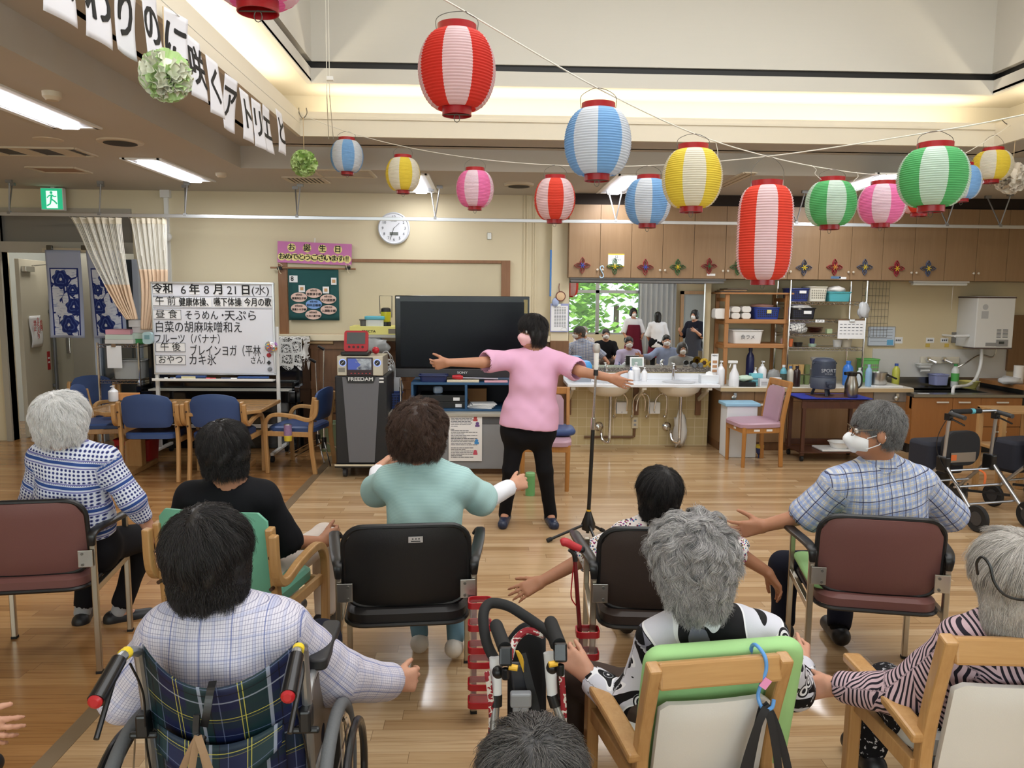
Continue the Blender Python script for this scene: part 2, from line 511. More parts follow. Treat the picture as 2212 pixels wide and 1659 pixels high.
struct(b.build('well_gap_shade',m_black))  # shade of the gap above the upper fascia, put in as black strips
UZ=4.75
b=MB();b.bx(ux0,ux1,UY+0.03,UY+0.13,zk,UZ);struct(b.build('wall_upper_back',m_upper))
b=MB();b.bx(ux0-0.10,ux0,FY0,UY+0.03,zk,UZ);struct(b.build('wall_upper_left',m_upper))
b=MB();b.bx(ux1,ux1+0.10,FY0,UY+0.03,zk,UZ);struct(b.build('wall_upper_right',m_upper))
b=MB();b.bx(ux0,ux1,FY0-0.1,FY0,zb,UZ);struct(b.build('wall_upper_rear',m_upper))
b=MB();b.bx(ux0-0.1,ux1+0.1,FY0-0.1,UY+0.13,UZ,UZ+0.1);struct(b.build('ceiling_upper',m_upper))
# the lamps in the cove
def cove(name,a,c,rot,ln,pw):
 area(name,((a[0]+c[0])/2,(a[1]+c[1])/2,zft-0.06),rot,ln,0.05,pw,(1.0,0.90,0.70))
cove('cove_lamp_back',(FX0,FY1+0.12),(FX1,FY1+0.12),(PI,0,0),5.6,19)
cove('cove_lamp_left',(FX0-0.12,FY0),(FX0-0.12,FY1),(PI,0,PI/2),8.2,28)
cove('cove_lamp_right',(FX1+0.12,FY0),(FX1+0.12,FY1),(PI,0,PI/2),8.2,28)
# the corridor through the left doorway
b=MB();b.bx(X0-0.9,dx1+0.3,9.95,10.05,0,CEIL);struct(b.build('wall_corridor',M('corridor_paint',(176,172,158),0.6,var=0.04)))
b=MB();b.bx(X0-1.0,X0-0.9,WY,9.95,0,CEIL);b.bx(dx1+0.2,dx1+0.3,WY+0.12,9.95,0,CEIL);struct(b.build('wall_corridor_side',M('corridor_paint')))
area('corridor_lamp',(-4.8,9.25,2.6),(0,0,0),0.5,0.4,9,(1,0.97,0.9))
# outside: a lawn and a hedge of trees beyond the rear windows
b=MB();b.bx(-14,14,-14,YR-0.2,-0.4,-0.3);struct(b.build('ground_outside',M('grass_ground',(96,132,66),0.9,var=0.2)))
# ceiling lamps
m_tube=emit('fluorescent_tube',(250,250,255),9.0)
m_trough=M('white_reflector',(225,230,240),0.35)
def ceiling_light(n,pts,label):
 """a recessed trough lamp, its corners given on the ceiling"""
 xs=[p.x for p in pts];ys=[p.y for p in pts]
 cx,cy=(min(xs)+max(xs))/2,(min(ys)+max(ys))/2;lx,ly=max(xs)-min(xs),max(ys)-min(ys)
 t=thing('ceiling_light',label,'ceiling light',(cx,cy,CEIL),0,'fluorescent lamps recessed in the low ceiling')
 b=MB();e=0.02
 for s in(-1,1):
  b.bx(s*lx/2-e,s*lx/2+e,-ly/2-e,ly/2+e,-0.012,0.0);b.bx(-lx/2,lx/2,s*ly/2-e,s*ly/2+e,-0.012,0)
 b.build('frame',m_white,t)
 b=MB();b.bx(-lx/2,lx/2,-ly/2,ly/2,-0.006,-0.001);b.build('reflector',m_trough,t)
 b=MB()
 if ly>lx:b.bx(-0.06,0.06,-ly*0.46,ly*0.46,-0.03,-0.008)
 else:b.bx(-lx*0.46,lx*0.46,-0.06,0.06,-0.03,-0.008)
 b.build('tube',m_tube,t,bevel=0.01)
 area('lamp',(cx,cy,CEIL-0.05),(0,0,0),lx*0.9,ly*0.9,15 if n!=3 else 7,(0.96,0.98,1.0))
def lamp_px(n,px,label,w=0.3,l=1.25):
 p=fl(px[0],px[1],CEIL);ceiling_light(n,[p+Vector((-w/2,-l/2,0)),p+Vector((w/2,l/2,0))],label)
lamp_px(1,(40,224),'fluorescent ceiling light at the left edge nearest the paper banner')
lamp_px(2,(372,368),'fluorescent ceiling light in front of the beige curtains')
lamp_px(3,(900,396),'fluorescent ceiling light hidden behind the small yellow lantern above the clock')
lamp_px(4,(1345,398),'fluorescent ceiling light above the first kitchen cupboards beside the blue lantern')
lamp_px(5,(1862,396),'fluorescent ceiling light behind the green and pink lanterns on the right',0.36)
# ------------------------------------------------------------------ chairs
m_oak=wood('oak_frame',(192,150,98),(170,126,76),0.38,'z',coat=0.2)
m_oakx=wood('oak_rail',(192,150,98),(170,126,76),0.38,'x',coat=0.2)
m_maple=wood('maple_frame',(188,132,70),(166,112,54),0.4,'z')
m_darkwood=wood('dark_trolley_wood',(92,52,34),(68,38,24),0.4,'z')
def leather(name,c,rough=0.42):
 return M(name,c,rough,0,0.35,var=0.05,vs=5,bump=0.12,bs=260)
m_brownl=leather('brown_vinyl',(112,74,70));m_blackl=leather('black_vinyl',(30,28,28));m_dbrownl=leather('dark_brown_vinyl',(56,45,40))
m_bluel=leather('blue_vinyl',(56,78,124));m_greenl=leather('green_vinyl',(108,172,146));m_pinkl=leather('mauve_vinyl',(180,146,160));m_whitel=leather('white_vinyl',(214,212,208))
m_legsteel=M('chair_steel',(184,176,160),0.3,1.0)
def panel(w,h,th,r,bow,c,m=None,lean=0.0,axis='y',puff=0.0):
 """upholstered panel w wide and h high, bowed backwards by bow at its sides' middle"""
 b=MB();N,K=14,10
 def outline(x):
  ax=abs(x);e=w/2-r
  return h/2 if ax<=e else h/2-r+math.sqrt(max(r*r-(ax-e)**2,0))
 def side(sg):
  def fn(u,v):
   x=(u-0.5)*w;hh=outline(x*0.999);z=(v-0.5)*2*hh
   k=(1-(2*abs(u-0.5))**6)*(1-(2*abs(v-0.5))**6)
   y=-bow*(1-(2*(u-0.5))**2)+sg*(th/2*(0.45+0.55*k)+puff*k)
   return Vector((x,y+lean*z,z))+Vector(c)
  return fn
 b.grid(side(-1),N,K);b.grid(side(1),N,K)
 me=bpy.data.meshes.new('p');me.from_pydata(b.v,[],b.f)
 bm=bmesh.new();bm.from_mesh(me)
 n=(N+1)*(K+1);bm.verts.ensure_lookup_table()
 idx=[i*(K+1)for i in range(N+1)]+[N*(K+1)+j for j in range(1,K+1)]+[i*(K+1)+K for i in range(N-1,-1,-1)]+[j for j in range(K-1,0,-1)]
 for a,c2 in zip(idx,idx[1:]+idx[:1]):
  try:bm.faces.new((bm.verts[a],bm.verts[c2],bm.verts[n+c2],bm.verts[n+a]))
  except Exception:pass
 bm.to_mesh(me);bm.free()
 return me
def panel_obj(name,mat,parent,*a,**k):
 return finish(name,panel(*a,**k),mat,parent,True,angle=60)
def seat_mesh(w,d,th,c,front=0.05):
 b=MB();N=16;L=[]
 p=rrect(w,d,0.08,5)
 for z,s in((-th/2,0.93),(-th/2+0.008,1.0),(th/2-0.014,1.0),(th/2,0.93)):
  L.append([Vector((q[0]*s+c[0],q[1]*s+c[1],z+c[2]-max(0,q[1]/d)*front*0.3))for q in p])
 b.ring(L);return b
def steel_chair(label,loc,rz,mat,arms=(1,1),label_plate=False):
 t=thing('steel_armchair',label,'chair',loc,rz,'steel-framed armchairs of the seated group')
 panel_obj('backrest',mat,t,0.475,0.32,0.032,0.075,0.030,(0,-0.215,0.625),lean=-0.12)
 b=MB();p=rrect(0.485,0.33,0.08,6)
 pts=[Vector((q[0],-0.215-0.030*(1-(q[0]/0.2425)**2)-0.12*q[1],0.625+q[1]))for q in p]
 b.tube(pts,0.011,8,closed=True);b.build('edge_trim',m_blk,t,True)
 seat_mesh(0.47,0.50,0.055,(0,-0.012,0.43)).build('seat',mat,t,True)
 b=MB();q=[Vector((x[0],x[1]-0.012,0.402))for x in rrect(0.475,0.505,0.08,5)];b.tube(q,0.009,6,closed=True);b.build('seat_edge',m_blk,t,True)
 for s in(-1,1):
  b=MB();b.beam((s*0.262,-0.225,0),(s*0.262,-0.225,0.615),0.024,0.024,X);b.build('leg',m_legsteel,t,bevel=0.004)
  b=MB();b.beam((s*0.262,0.205,0),(s*0.262,0.205,0.605),0.024,0.024,X);b.build('leg',m_legsteel,t,bevel=0.004)
  for y in(-0.225,0.205):
   b=MB();b.box((s*0.262,y,0.006),(0.026,0.026,0.012));b.build('foot_cap',m_rub,t)
  b=MB();b.beam((s*0.262,-0.22,0.385),(s*0.262,0.205,0.385),0.022,0.03,X);b.build('side_rail',m_legsteel,t,bevel=0.003)
  b=MB();b.box((s*0.237,-0.247,0.53),(0.06,0.006,0.075));o=b.build('bracket',m_steel,t,bevel=0.002)
  b=MB()
  for zz in(0.505,0.553):b.cyl((s*0.225,-0.249,zz),(s*0.225,-0.254,zz),0.006,n=8)
  b.build('screw',M('screw_steel',(120,118,112),0.4,0.9),o)
  if arms[0 if s<0 else 1]:
   b=MB();pth=spline([(s*0.262,-0.232,0.585),(s*0.264,-0.232,0.632),(s*0.274,-0.17,0.645),(s*0.298,0.0,0.640),(s*0.318,0.16,0.634),(s*0.318,0.235,0.616),(s*0.300,0.25,0.594)],5)
   L=[]
   for i,pp in enumerate(pth):
    k=i/(len(pth)-1);wd=0.024+0.022*math.sin(PI*min(1,max(0,k)))
    d=(pth[min(i+1,len(pth)-1)]-pth[max(i-1,0)]).normalized();nn=d.cross(X*s).normalized()
    L.append([pp+X*(wd/2*c1)+nn*(0.011*c2)for c1,c2 in((-1,-.6),(-.6,-1),(.6,-1),(1,-.6),(1,.6),(.6,1),(-.6,1),(-1,.6))])
   b.ring(L);b.build('armrest',m_blk,t,True)
 if label_plate:
  b=MB();b.box((0.035,-0.280,0.745),(0.055,0.003,0.024),m=Matrix.Rotation(0.11,4,'X'));o=b.build('name_plate',m_alu,t)
  b=MB()
  for k in range(3):b.box((0.024+0.012*k,-0.2825,0.748),(0.006,0.001,0.004))
  b.box((0.035,-0.2815,0.7385),(0.036,0.001,0.004));b.build('lettering',m_ink,o)
 return t
def ground(p,z=0.0):return Vector((p.x,p.y,z))
steel_chair('brown steel armchair at the left edge, with the white-haired person on its front',(-1.99,3.47,0),R(8),m_brownl)
steel_chair('black steel armchair with a small name plate, behind the mint polo shirt',(-0.325,3.13,0),R(5),m_blackl,label_plate=True)
steel_chair('dark brown steel armchair half hidden behind the grey-curled head',(0.70,3.08,0),R(-4),m_dbrownl)
steel_chair('brown steel armchair holding a green pad under the man in the checked shirt',(1.665,3.22,0),R(-12),m_brownl)
def bent_chair(label,loc,rz,mat,group=None,wood_m=None,tall=0.0,square=False,az=-0.062):
 wm=wood_m or m_oak
 t=thing('bentwood_armchair',label,'chair',loc,rz,group)
 b=None
 zc=0.62+tall*0.4
 if square:
  panel_obj('backrest',mat,t,0.46,0.33+tall,0.03,0.04,0.02,(0,-0.235,zc),lean=-0.14)
 else:
  me=panel(0.43,0.26+tall,0.04,0.05,0.03,(0,-0.235,zc+0.0),lean=-0.14)
  for v in me.vertices:
   k=(v.co.z-(zc-0.13-tall/2))/(0.26+tall);v.co.z+=0.04*max(0,k)*(1-(v.co.x/0.215)**2)
  finish('backrest',me,mat,t,True,angle=60)
 seat_mesh(0.45,0.46,0.06,(0,0.0,0.41)).build('seat',mat,t,True)
 for s in(-1,1):
  b=MB();pth=spline([(s*0.245,-0.25,0),(s*0.243,-0.215,0.28),(s*0.242,-0.215,0.45),(s*0.240,-0.255,0.72+tall)],6)
  b.ribbon(pth,X,0.030,0.042);b.build('leg',wm,t,bevel=0.006)
  b=MB();pth=spline([(s*0.275,0.20,0),(s*0.275,0.215,0.38),(s*0.275,0.20,0.56+az),(s*0.275,0.12,0.615+az),(s*0.275,-0.06,0.605+az),(s*0.272,-0.20,0.575+az),(s*0.270,-0.27,0.60+az*.6),(s*0.268,-0.285,0.70+tall)],6)
  b.ribbon(pth,X,0.034,0.036);b.build('armrest',wm,t,bevel=0.006)
  b=MB();b.beam((s*0.245,-0.21,0.372),(s*0.258,0.205,0.372),0.024,0.045,X);b.build('side_rail',wm,t,bevel=0.004)
  b=MB()
  for zz in(0.50,0.63):b.cyl((s*0.242,-0.268,zz),(s*0.242,-0.246,zz),0.008,n=10)
  b.build('bolt',M('bolt_brown',(70,46,30),0.5),t)
 b=MB();b.box((0,0.18,0.372),(0.5,0.024,0.045));b.build('front_rail',wm,t,bevel=0.003)
 return t
 # one bracket's two screws, one rail's bolts are patterns of that part
GB='blue chairs around the wooden table'
c0=bent_chair('blue bentwood chair pushed in at the near side of the table, left of its pair',(-2.96,6.97,0),R(2),m_bluel,GB)
def bc(l,p,rz):return dup(c0,l,p,rz,GB)
bc('blue bentwood chair pushed in at the near side of the table, right of its pair',(-2.37,6.99,0),R(-1))
bc('blue bentwood chair seen from the side at the right end of the table',(-1.78,7.32,0),R(80))
bc('blue bentwood chair at the left end of the table behind the white-haired head',(-3.62,7.42,0),R(-78))
bc('blue bentwood chair at the far side of the table, only its top showing',(-4.16,7.92,0),R(176))
bent_chair('green bentwood armchair holding the person in the black top',(-1.045,3.28,0),R(-10),m_greenl,None,m_oak,0.03,True)
def plain_chair(label,loc,rz,seat_color,cushion=None):
 t=thing('wooden_side_chair',label,'chair',loc,rz,'mauve wooden side chairs')
 panel_obj('backrest',seat_color,t,0.33,0.36,0.035,0.05,0.02,(0,-0.205,0.60),lean=-0.16)
 seat_mesh(0.45,0.44,0.055,(0,0.0,0.42)).build('seat',seat_color,t,True)
 for s in(-1,1):
  b=MB();b.ribbon(spline([(s*0.205,-0.205,0),(s*0.205,-0.20,0.42),(s*0.203,-0.275,0.84)],6),X,0.030,0.040);b.build('leg',m_maple,t,bevel=0.006)
  b=MB();b.cyl((s*0.19,0.18,0),(s*0.195,0.18,0.40),0.018,0.022,n=14);b.build('leg',m_maple,t,True)
  b=MB();b.box((s*0.197,0,0.368),(0.024,0.38,0.055));b.build('side_rail',m_maple,t,bevel=0.004)
 b=MB();b.box((0,-0.272,0.815),(0.44,0.03,0.065));b.build('top_rail',m_maple,t,bevel=0.008)
 b=MB();b.box((0,0.19,0.368),(0.38,0.024,0.055));b.build('front_rail',m_maple,t,bevel=0.004)
 return t
kc=plain_chair('mauve wooden chair with its back to the right, in front of the kitchen counter',(2.69,7.55,0),R(96),m_pinkl)
b=MB()
for y in(0.06,-0.07):b.bx(-0.212,-0.209,y-0.03,y+0.03,0.36,0.38)
b.bx(-0.05,0.0,0.203,0.205,0.36,0.38)
b.build('paper_tag',m_paper,kc)
plain_chair('mauve wooden chair behind the standing person, a blue cushion on it',(0.52,6.62,0),R(176),m_pinkl)
b=MB();L=[]
for k in range(9):
 a=PI*k/8;L.append([Vector((0.62+q[0]*(0.5+0.5*math.sin(a)**0.4),6.72+q[1]*(0.5+0.5*math.sin(a)**0.4),0.482-0.034*math.cos(a)))for q in rrect(0.34,0.34,0.09,5)])
b.ring(L);tag(b.build('seat_cushion',m_bluel,None,True),'blue cushion lying on the mauve chair behind the standing person','cushion')
def frame_chair(label,loc,rz,kw=1.0,kz=1.0,ka=0.5,kd=0.8):
 """high-armed chair of wood around a white back panel"""
 t=thing('wooden_armchair',label,'chair',loc,rz,'wooden armchairs with white back panels')
 lean=-0.20
 def bk(z):return-0.20+lean*(z-0.40)
 panel_obj('backrest',m_whitel,t,0.385*kw,0.35*kz,0.045,0.02,0.012,(0,bk(0.56),0.495*kz),lean=lean)
 b=MB();b.box((0,bk(0.78)-0.004,0.78*kz),(0.42*kw,0.032,0.075),m=Matrix.Rotation(-lean,4,'X').inverted());b.build('top_rail',m_oakx,t,bevel=0.008)
 b=MB();b.box((0,bk(0.36),0.30*kz),(0.42*kw,0.03,0.05));b.build('back_rail',m_oakx,t,bevel=0.006)
 seat_mesh(0.47*kw,0.46*kd,0.07,(0,0.02,0.40*kz)).build('seat',m_whitel,t,True)
 for s in(-1,1):
  p=s*0.225*kw;q=s*0.27*kw
  b=MB();b.ribbon(spline([(p,-0.28,0),(p,-0.195,0.38*kz),(p,bk(0.82),0.82*kz)],8),X,0.038,0.046);b.build('leg',m_oak,t,bevel=0.007)
  b=MB();b.beam((q,0.225*kd,0),(q,0.215*kd,ka-0.03),0.042,0.048,X);b.build('leg',m_oak,t,bevel=0.007)
  b=MB();b.ribbon(spline([(p*1.08,bk(0.52),ka-0.035),(p*1.14,-0.08,ka-0.012),(q,0.1*kd,ka),(q*1.01,0.27*kd,ka-0.004)],6),X,0.060,0.032);b.build('armrest',m_oak,t,bevel=0.009)
  b=MB();b.beam((p*1.08,-0.19,0.35*kz),(q*0.99,0.21*kd,0.35*kz),0.028,0.05,X);b.build('side_rail',m_oak,t,bevel=0.004)
 return t
fc1=frame_chair('wooden armchair with white back and blue hook, holding the grey-curled person',(0.615,2.29,0),R(8),0.86,0.82,0.40)
fc2=frame_chair('wooden armchair with white back at the lower right corner',(1.505,2.22,0),R(-4),1.0,0.93,0.465)
# ------------------------------------------------------------------ doorway, curtains, exit sign
def vline(x,y0,y1,Y):return at(x,y0,Y),at(x,y1,Y)
m_door=M('cream_steel_door',(198,190,170),0.5,var=0.04,vs=2)
dl=thing('steel_door','open cream steel door with a long bar handle in the left doorway','door',(dx0+0.08,WY+0.16,0),R(98))
b=MB();dw=0.86;b.bx(0,dw,0,0.045,0.01,2.02);b.build('leaf',m_door,dl,bevel=0.004)
b=MB();b.bx(dw-0.17,dw-0.11,-0.055,-0.03,0.35,1.62);b.bx(dw-0.165,dw-0.115,-0.03,0.0,0.5,0.54);b.bx(dw-0.165,dw-0.115,-0.03,0.0,1.4,1.44);b.build('bar_handle',M('grey_handle',(120,122,126),0.35,0.7),dl,bevel=0.006)
b=MB();b.bx(0.05,0.28,-0.05,0,1.88,1.94);b.beam((0.2,-0.06,1.95),(0.42,-0.11,1.97),0.025,0.012);b.build('door_closer',m_steel,dl,bevel=0.003)
b=MB();b.bx(dw-0.27,dw-0.19,-0.003,0,0.72,0.94);o=b.build('warning_sticker',M('red_sticker',(176,30,34),0.5),dl)
b=MB()
for k in(0.80,0.85):b.bx(dw-0.255,dw-0.205,-0.0045,-0.003,k,k+0.02)
b.build('lettering',m_paper,o)
nm=dl.matrix_basis
nt=thing('paper_notice','white danger keep-out notice with red characters taped on the open door','notice',nm@Vector((0.30,-0.012,1.20)),R(98))
b=MB();b.grid(lambda u,v:Vector(((u-.5)*0.30+0.01*math.sin(5*v),-0.012*math.sin(PI*u)-0.004-0.008*math.sin(6*v),(v-.5)*0.36)),8,10);b.build('sheet',m_paper,nt,True,solid=0.001)
m_redink=M('red_ink',(176,42,38),0.7)
for k,s in enumerate(('危\n険','立\nち\n入\nり','禁\n止')):
 text('lettering',s,0.072,(0.085-0.085*k,-0.028,0.03 if k==1 else 0.06),X,m_redink,nt,bold=0.01,world=False,line=0.85)
 # inner door and grey panel seen through the doorway
m_gpan=M('grey_panel',(158,154,142),0.5,var=0.03)
idr=thing('inner_door','grey-beige inner door with lever handle and round lock behind the rose curtain','door',at(135,940,9.7)*1.0)
idr.matrix_basis=Matrix.Translation((at(135,800,9.7).x,9.68,0))
b=MB();b.bx(-0.42,0.16,0,0.045,0,2.0);b.build('leaf',M('inner_leaf',(172,166,148),0.5),idr)
b=MB();b.bx(0.165,0.7,-0.02,0.05,0,2.1);b.build('side_panel',m_gpan,idr)
def lever(p,z):
 b=MB();b.cyl((p,0,z),(p,-0.03,z),0.026,n=16);b.beam((p,-0.045,z),(p+0.13,-0.05,z-0.005),0.02,0.02);return b
o=lever(-0.14,1.0-0.22).build('lever_handle',m_steel,idr,True)
for z in(1.02,0.38):
 b=MB();b.ball((-0.14,-0.03,z),0.03);b.build('lock_knob',m_steel,idr,True)
b=MB();b.bx(0.08,0.13,-0.02,0,0.9,1.12);b.build('lock_plate',m_steel,idr,bevel=0.006)
# glazed sliding door right of the doorway panel
gs=struct(MB().bx(at(212,800,WY).x,at(224,800,WY).x,WY-0.05,WY+0.05,0,at(212,560,WY).z).bx(at(300,800,WY).x,at(312,800,WY).x,WY-0.05,WY+0.05,0,at(212,560,WY).z).bx(at(212,800,WY).x,at(312,800,WY).x,WY-0.05,WY+0.05,0.42,0.5).build('door_2',M('pale_blue_frame',(196,208,226),0.4)))
b=MB();b.bx(at(222,800,WY).x,at(302,800,WY).x,WY-0.005,WY+0.005,0.5,at(212,560,WY).z);b.build('pane',M('smoked_glass',(88,96,102),0.08,0,0.8),gs)
b=MB();b.bx(at(205,800,WY).x,at(222,800,WY).x,WY-0.02,WY+0.06,0,2.05);struct(b.build('trim_8',m_gpan))
# exit sign
ex=thing('exit_sign','lit green emergency exit sign with a running figure above the doorway','exit sign',at(112,430,8.45))
b=MB();w_,h_=0.235,0.235;b.bx(-w_/2,w_/2,0,0.06,-h_/2,h_/2);b.build('housing',m_white,ex,bevel=0.006)
b=MB();b.bx(-w_/2+0.008,w_/2-0.008,-0.004,0,-h_/2+0.012,h_/2-0.008);b.build('face',emit('exit_green',(46,196,142),0.55),ex)
b=MB();b.bx(-0.055,0.06,-0.006,-0.004,-0.095,0.085);b.build('doorway_symbol',emit('exit_white',(235,255,246),0.75),ex)
b=MB();m0=Matrix.Rotation(PI/2,4,'X')
def limb(b,pts,r):
 for(x0_,z0_),(x1_,z1_)in zip(pts,pts[1:]):b.cyl((x0_,-0.0075,z0_),(x1_,-0.0075,z1_),r,n=8)
b.cyl((0.0,-0.006,0.066),(0.0,-0.009,0.066),0.015,n=14)
limb(b,[(0.005,0.045),(-0.004,0.0)],0.011);limb(b,[(0.005,0.045),(-0.03,0.03),(-0.045,0.012)],0.006);limb(b,[(0.005,0.045),(0.03,0.022),(0.052,0.03)],0.006)
limb(b,[(-0.004,0.0),(0.03,-0.022),(0.055,-0.05)],0.008);limb(b,[(-0.004,0.0),(-0.015,-0.05),(-0.05,-0.07)],0.008)
for v_i in range(len(b.v)):
 p=b.v[v_i];b.v[v_i]=(p[0],max(-0.009,min(-0.0062,p[1])),p[2])
b.build('running_figure',emit('exit_green'),ex)
b=MB();b.bx(-0.02,0.02,0.02,0.04,h_/2,CEIL-ex.matrix_basis.translation.z);b.build('stem',m_white,ex)
b=MB();p=at(100,402,8.45);b.bx(-0.6+0.15,0.6+0.15,0.0,0.08,0.19,0.25);b.build('housing_bar',m_white,ex)
# curtain rail across the room
RY=8.02
rl=thing('curtain_rail','long aluminium curtain rail hung from the ceiling across the whole width','rail',at(1100,478,RY))
b=MB();a0,a1=at(-60,461,RY),at(2300,492,RY);b.beam(a0,a1,0.034,0.022,Z);b.build('track',m_alu,rl,world=True,bevel=0.003)
for hx in(20,215,400,642,940,1330,1720,1895,2045,2160):
 hy=462+(hx/2212)*29;q=at(hx,hy,RY)
 b=MB();
 for dxx,dyy in((-0.05,0.16),(0.05,-0.05)):
  b.tube([q+Vector((0,0,0.02)),Vector((q.x+dxx,RY+dyy,CEIL-0.03))],0.007,8)
 b.box(q+Vector((0,0,0.015)),(0.03,0.03,0.03));b.box(Vector((q.x-0.05,RY+0.16,CEIL-0.015)),(0.06,0.03,0.03));b.box(Vector((q.x+0.05,RY-0.05,CEIL-0.015)),(0.06,0.03,0.03))
 b.build('hanger',M('hanger_grey',(150,150,150),0.4,0.6),rl,world=True)
 # two gathered hospital curtains: net above, cloth below
def net_mat():
 g=NG('curtain_net');x,y,z=g.sep(g.attr('cuv'))
 a=g.math('MAXIMUM',g.stripe(x,0.012,0.0050),g.stripe(y,0.014,0.0050))
 return g.fin(srgb((244,240,228)),0.9,0,0.1,Alpha=a)
def cloth_mat(name,c):
 g=NG(name);co=g.coord();g.bump(g.noise(g.scale(co,220,220,220),1,2),0.1,0.001)
 return g.fin(srgb(c),0.9,0,0.15,**{'Sheen Weight':0.2})
m_net=net_mat();m_peach=cloth_mat('peach_curtain_cloth',(226,196,166));m_hem=cloth_mat('cream_header_tape',(236,226,204))
def gathered(name,label,path,wt,wb,zs,Y,amp=0.045,folds=7,group=None):
 """path: list of (px, py) down the middle; wt/wb widths in px list per station"""
 t=thing(name,label,'curtain',at(path[0][0],path[0][1],Y),0,group)
 mid=[at(p[0],p[1],Y)for p in path];wds=[w_*Y/F_PX for w_ in wt]
 sp=spline(mid,8);n=len(sp)
 def wd(k):
  f=k*(len(wds)-1);i=min(int(f),len(wds)-2);return wds[i]*(1-(f-i))+wds[i+1]*(f-i)
 def sheet(v0,v1,nm,mat,ex=0.0,sol=0.002):
  NU,NV=folds*10,24;vs,fs,uv=[],[],[]
  for i in range(NU+1):
   for j in range(NV+1):
    u,v=i/NU,v0+(v1-v0)*j/NV
    f=v*(n-1);a=min(int(f),n-2);p=sp[a].lerp(sp[a+1],f-a);w_=wd(v)
    ph=2*PI*folds*u
    x=(u-0.5)*w_+0.012*math.sin(ph*2+1);y=amp*(0.6+0.4*(1-v))*math.sin(ph+0.8*math.sin(3*v+u*9))-ex
    vs.append(tuple(p+Vector((x,y,0))));uv.append((u*folds*0.22,v*1.9,0))
  for i in range(NU):
   for j in range(NV):fs.append((i*(NV+1)+j,(i+1)*(NV+1)+j,(i+1)*(NV+1)+j+1,i*(NV+1)+j+1))
  inv=t.matrix_basis.inverted();me=bpy.data.meshes.new(nm);me.from_pydata([tuple(inv@Vector(p))for p in vs],[],fs)
  at_=me.attributes.new('cuv','FLOAT_VECTOR','POINT');at_.data.foreach_set('vector',np.array(uv,'f').ravel())
  return finish(nm,me,mat,t,True,solid=sol,angle=180)
 sheet(0.0,0.07,'header_tape',m_hem);sheet(0.07,zs,'net',m_net,sol=0);sheet(zs,1.0,'cloth',m_peach)
 b=MB()
 for k in range(folds):
  p=sp[0]+Vector(((k/(folds-1)-0.5)*wds[0],0,0));b.tube([p+Vector((0,0,0.0)),p+Vector((0,0,0.045))],0.003,6)
 b.build('hooks',m_steel,t,world=True)
 return t
GC='beige net-topped curtains on the rail'
gathered('hospital_curtain','beige net-topped curtain pulled slanting to the right in front of the rose cloth',[(205,470),(232,560),(262,640),(285,690)],[104,74,44,20],None,0.55,RY,group=GC)
gathered('hospital_curtain','beige net-topped curtain bunched straight beside the white conduit',[(318,472),(326,550),(332,620),(322,712)],[76,66,56,34],None,0.49,RY+0.02,0.035,7,GC)
# white conduit with a round detector on the wall
cdt=thing('conduit','white cable conduit running down the cream wall with a round box','conduit',at(362,480,WY-0.02))
b=MB();q0,q1=at(358,412,WY-0.02),at(366,610,WY-0.02);b.bx(q0.x-0.022,q0.x+0.022,WY-0.035,WY,q1.z-0.9,CEIL);b.build('channel',m_whp,cdt,world=True)
b=MB();b.bx(q0.x-0.05,q0.x+0.05,WY-0.06,WY,CEIL-0.08,CEIL);b.build('end_box',m_whp,cdt,world=True)
b=MB();q=at(362,512,WY-0.06);b.lathe([(0.048,0),(0.05,0.03),(0.03,0.045)],q,m=frame((0,-1,0)));b.build('round_box',m_whp,cdt,True,world=True)
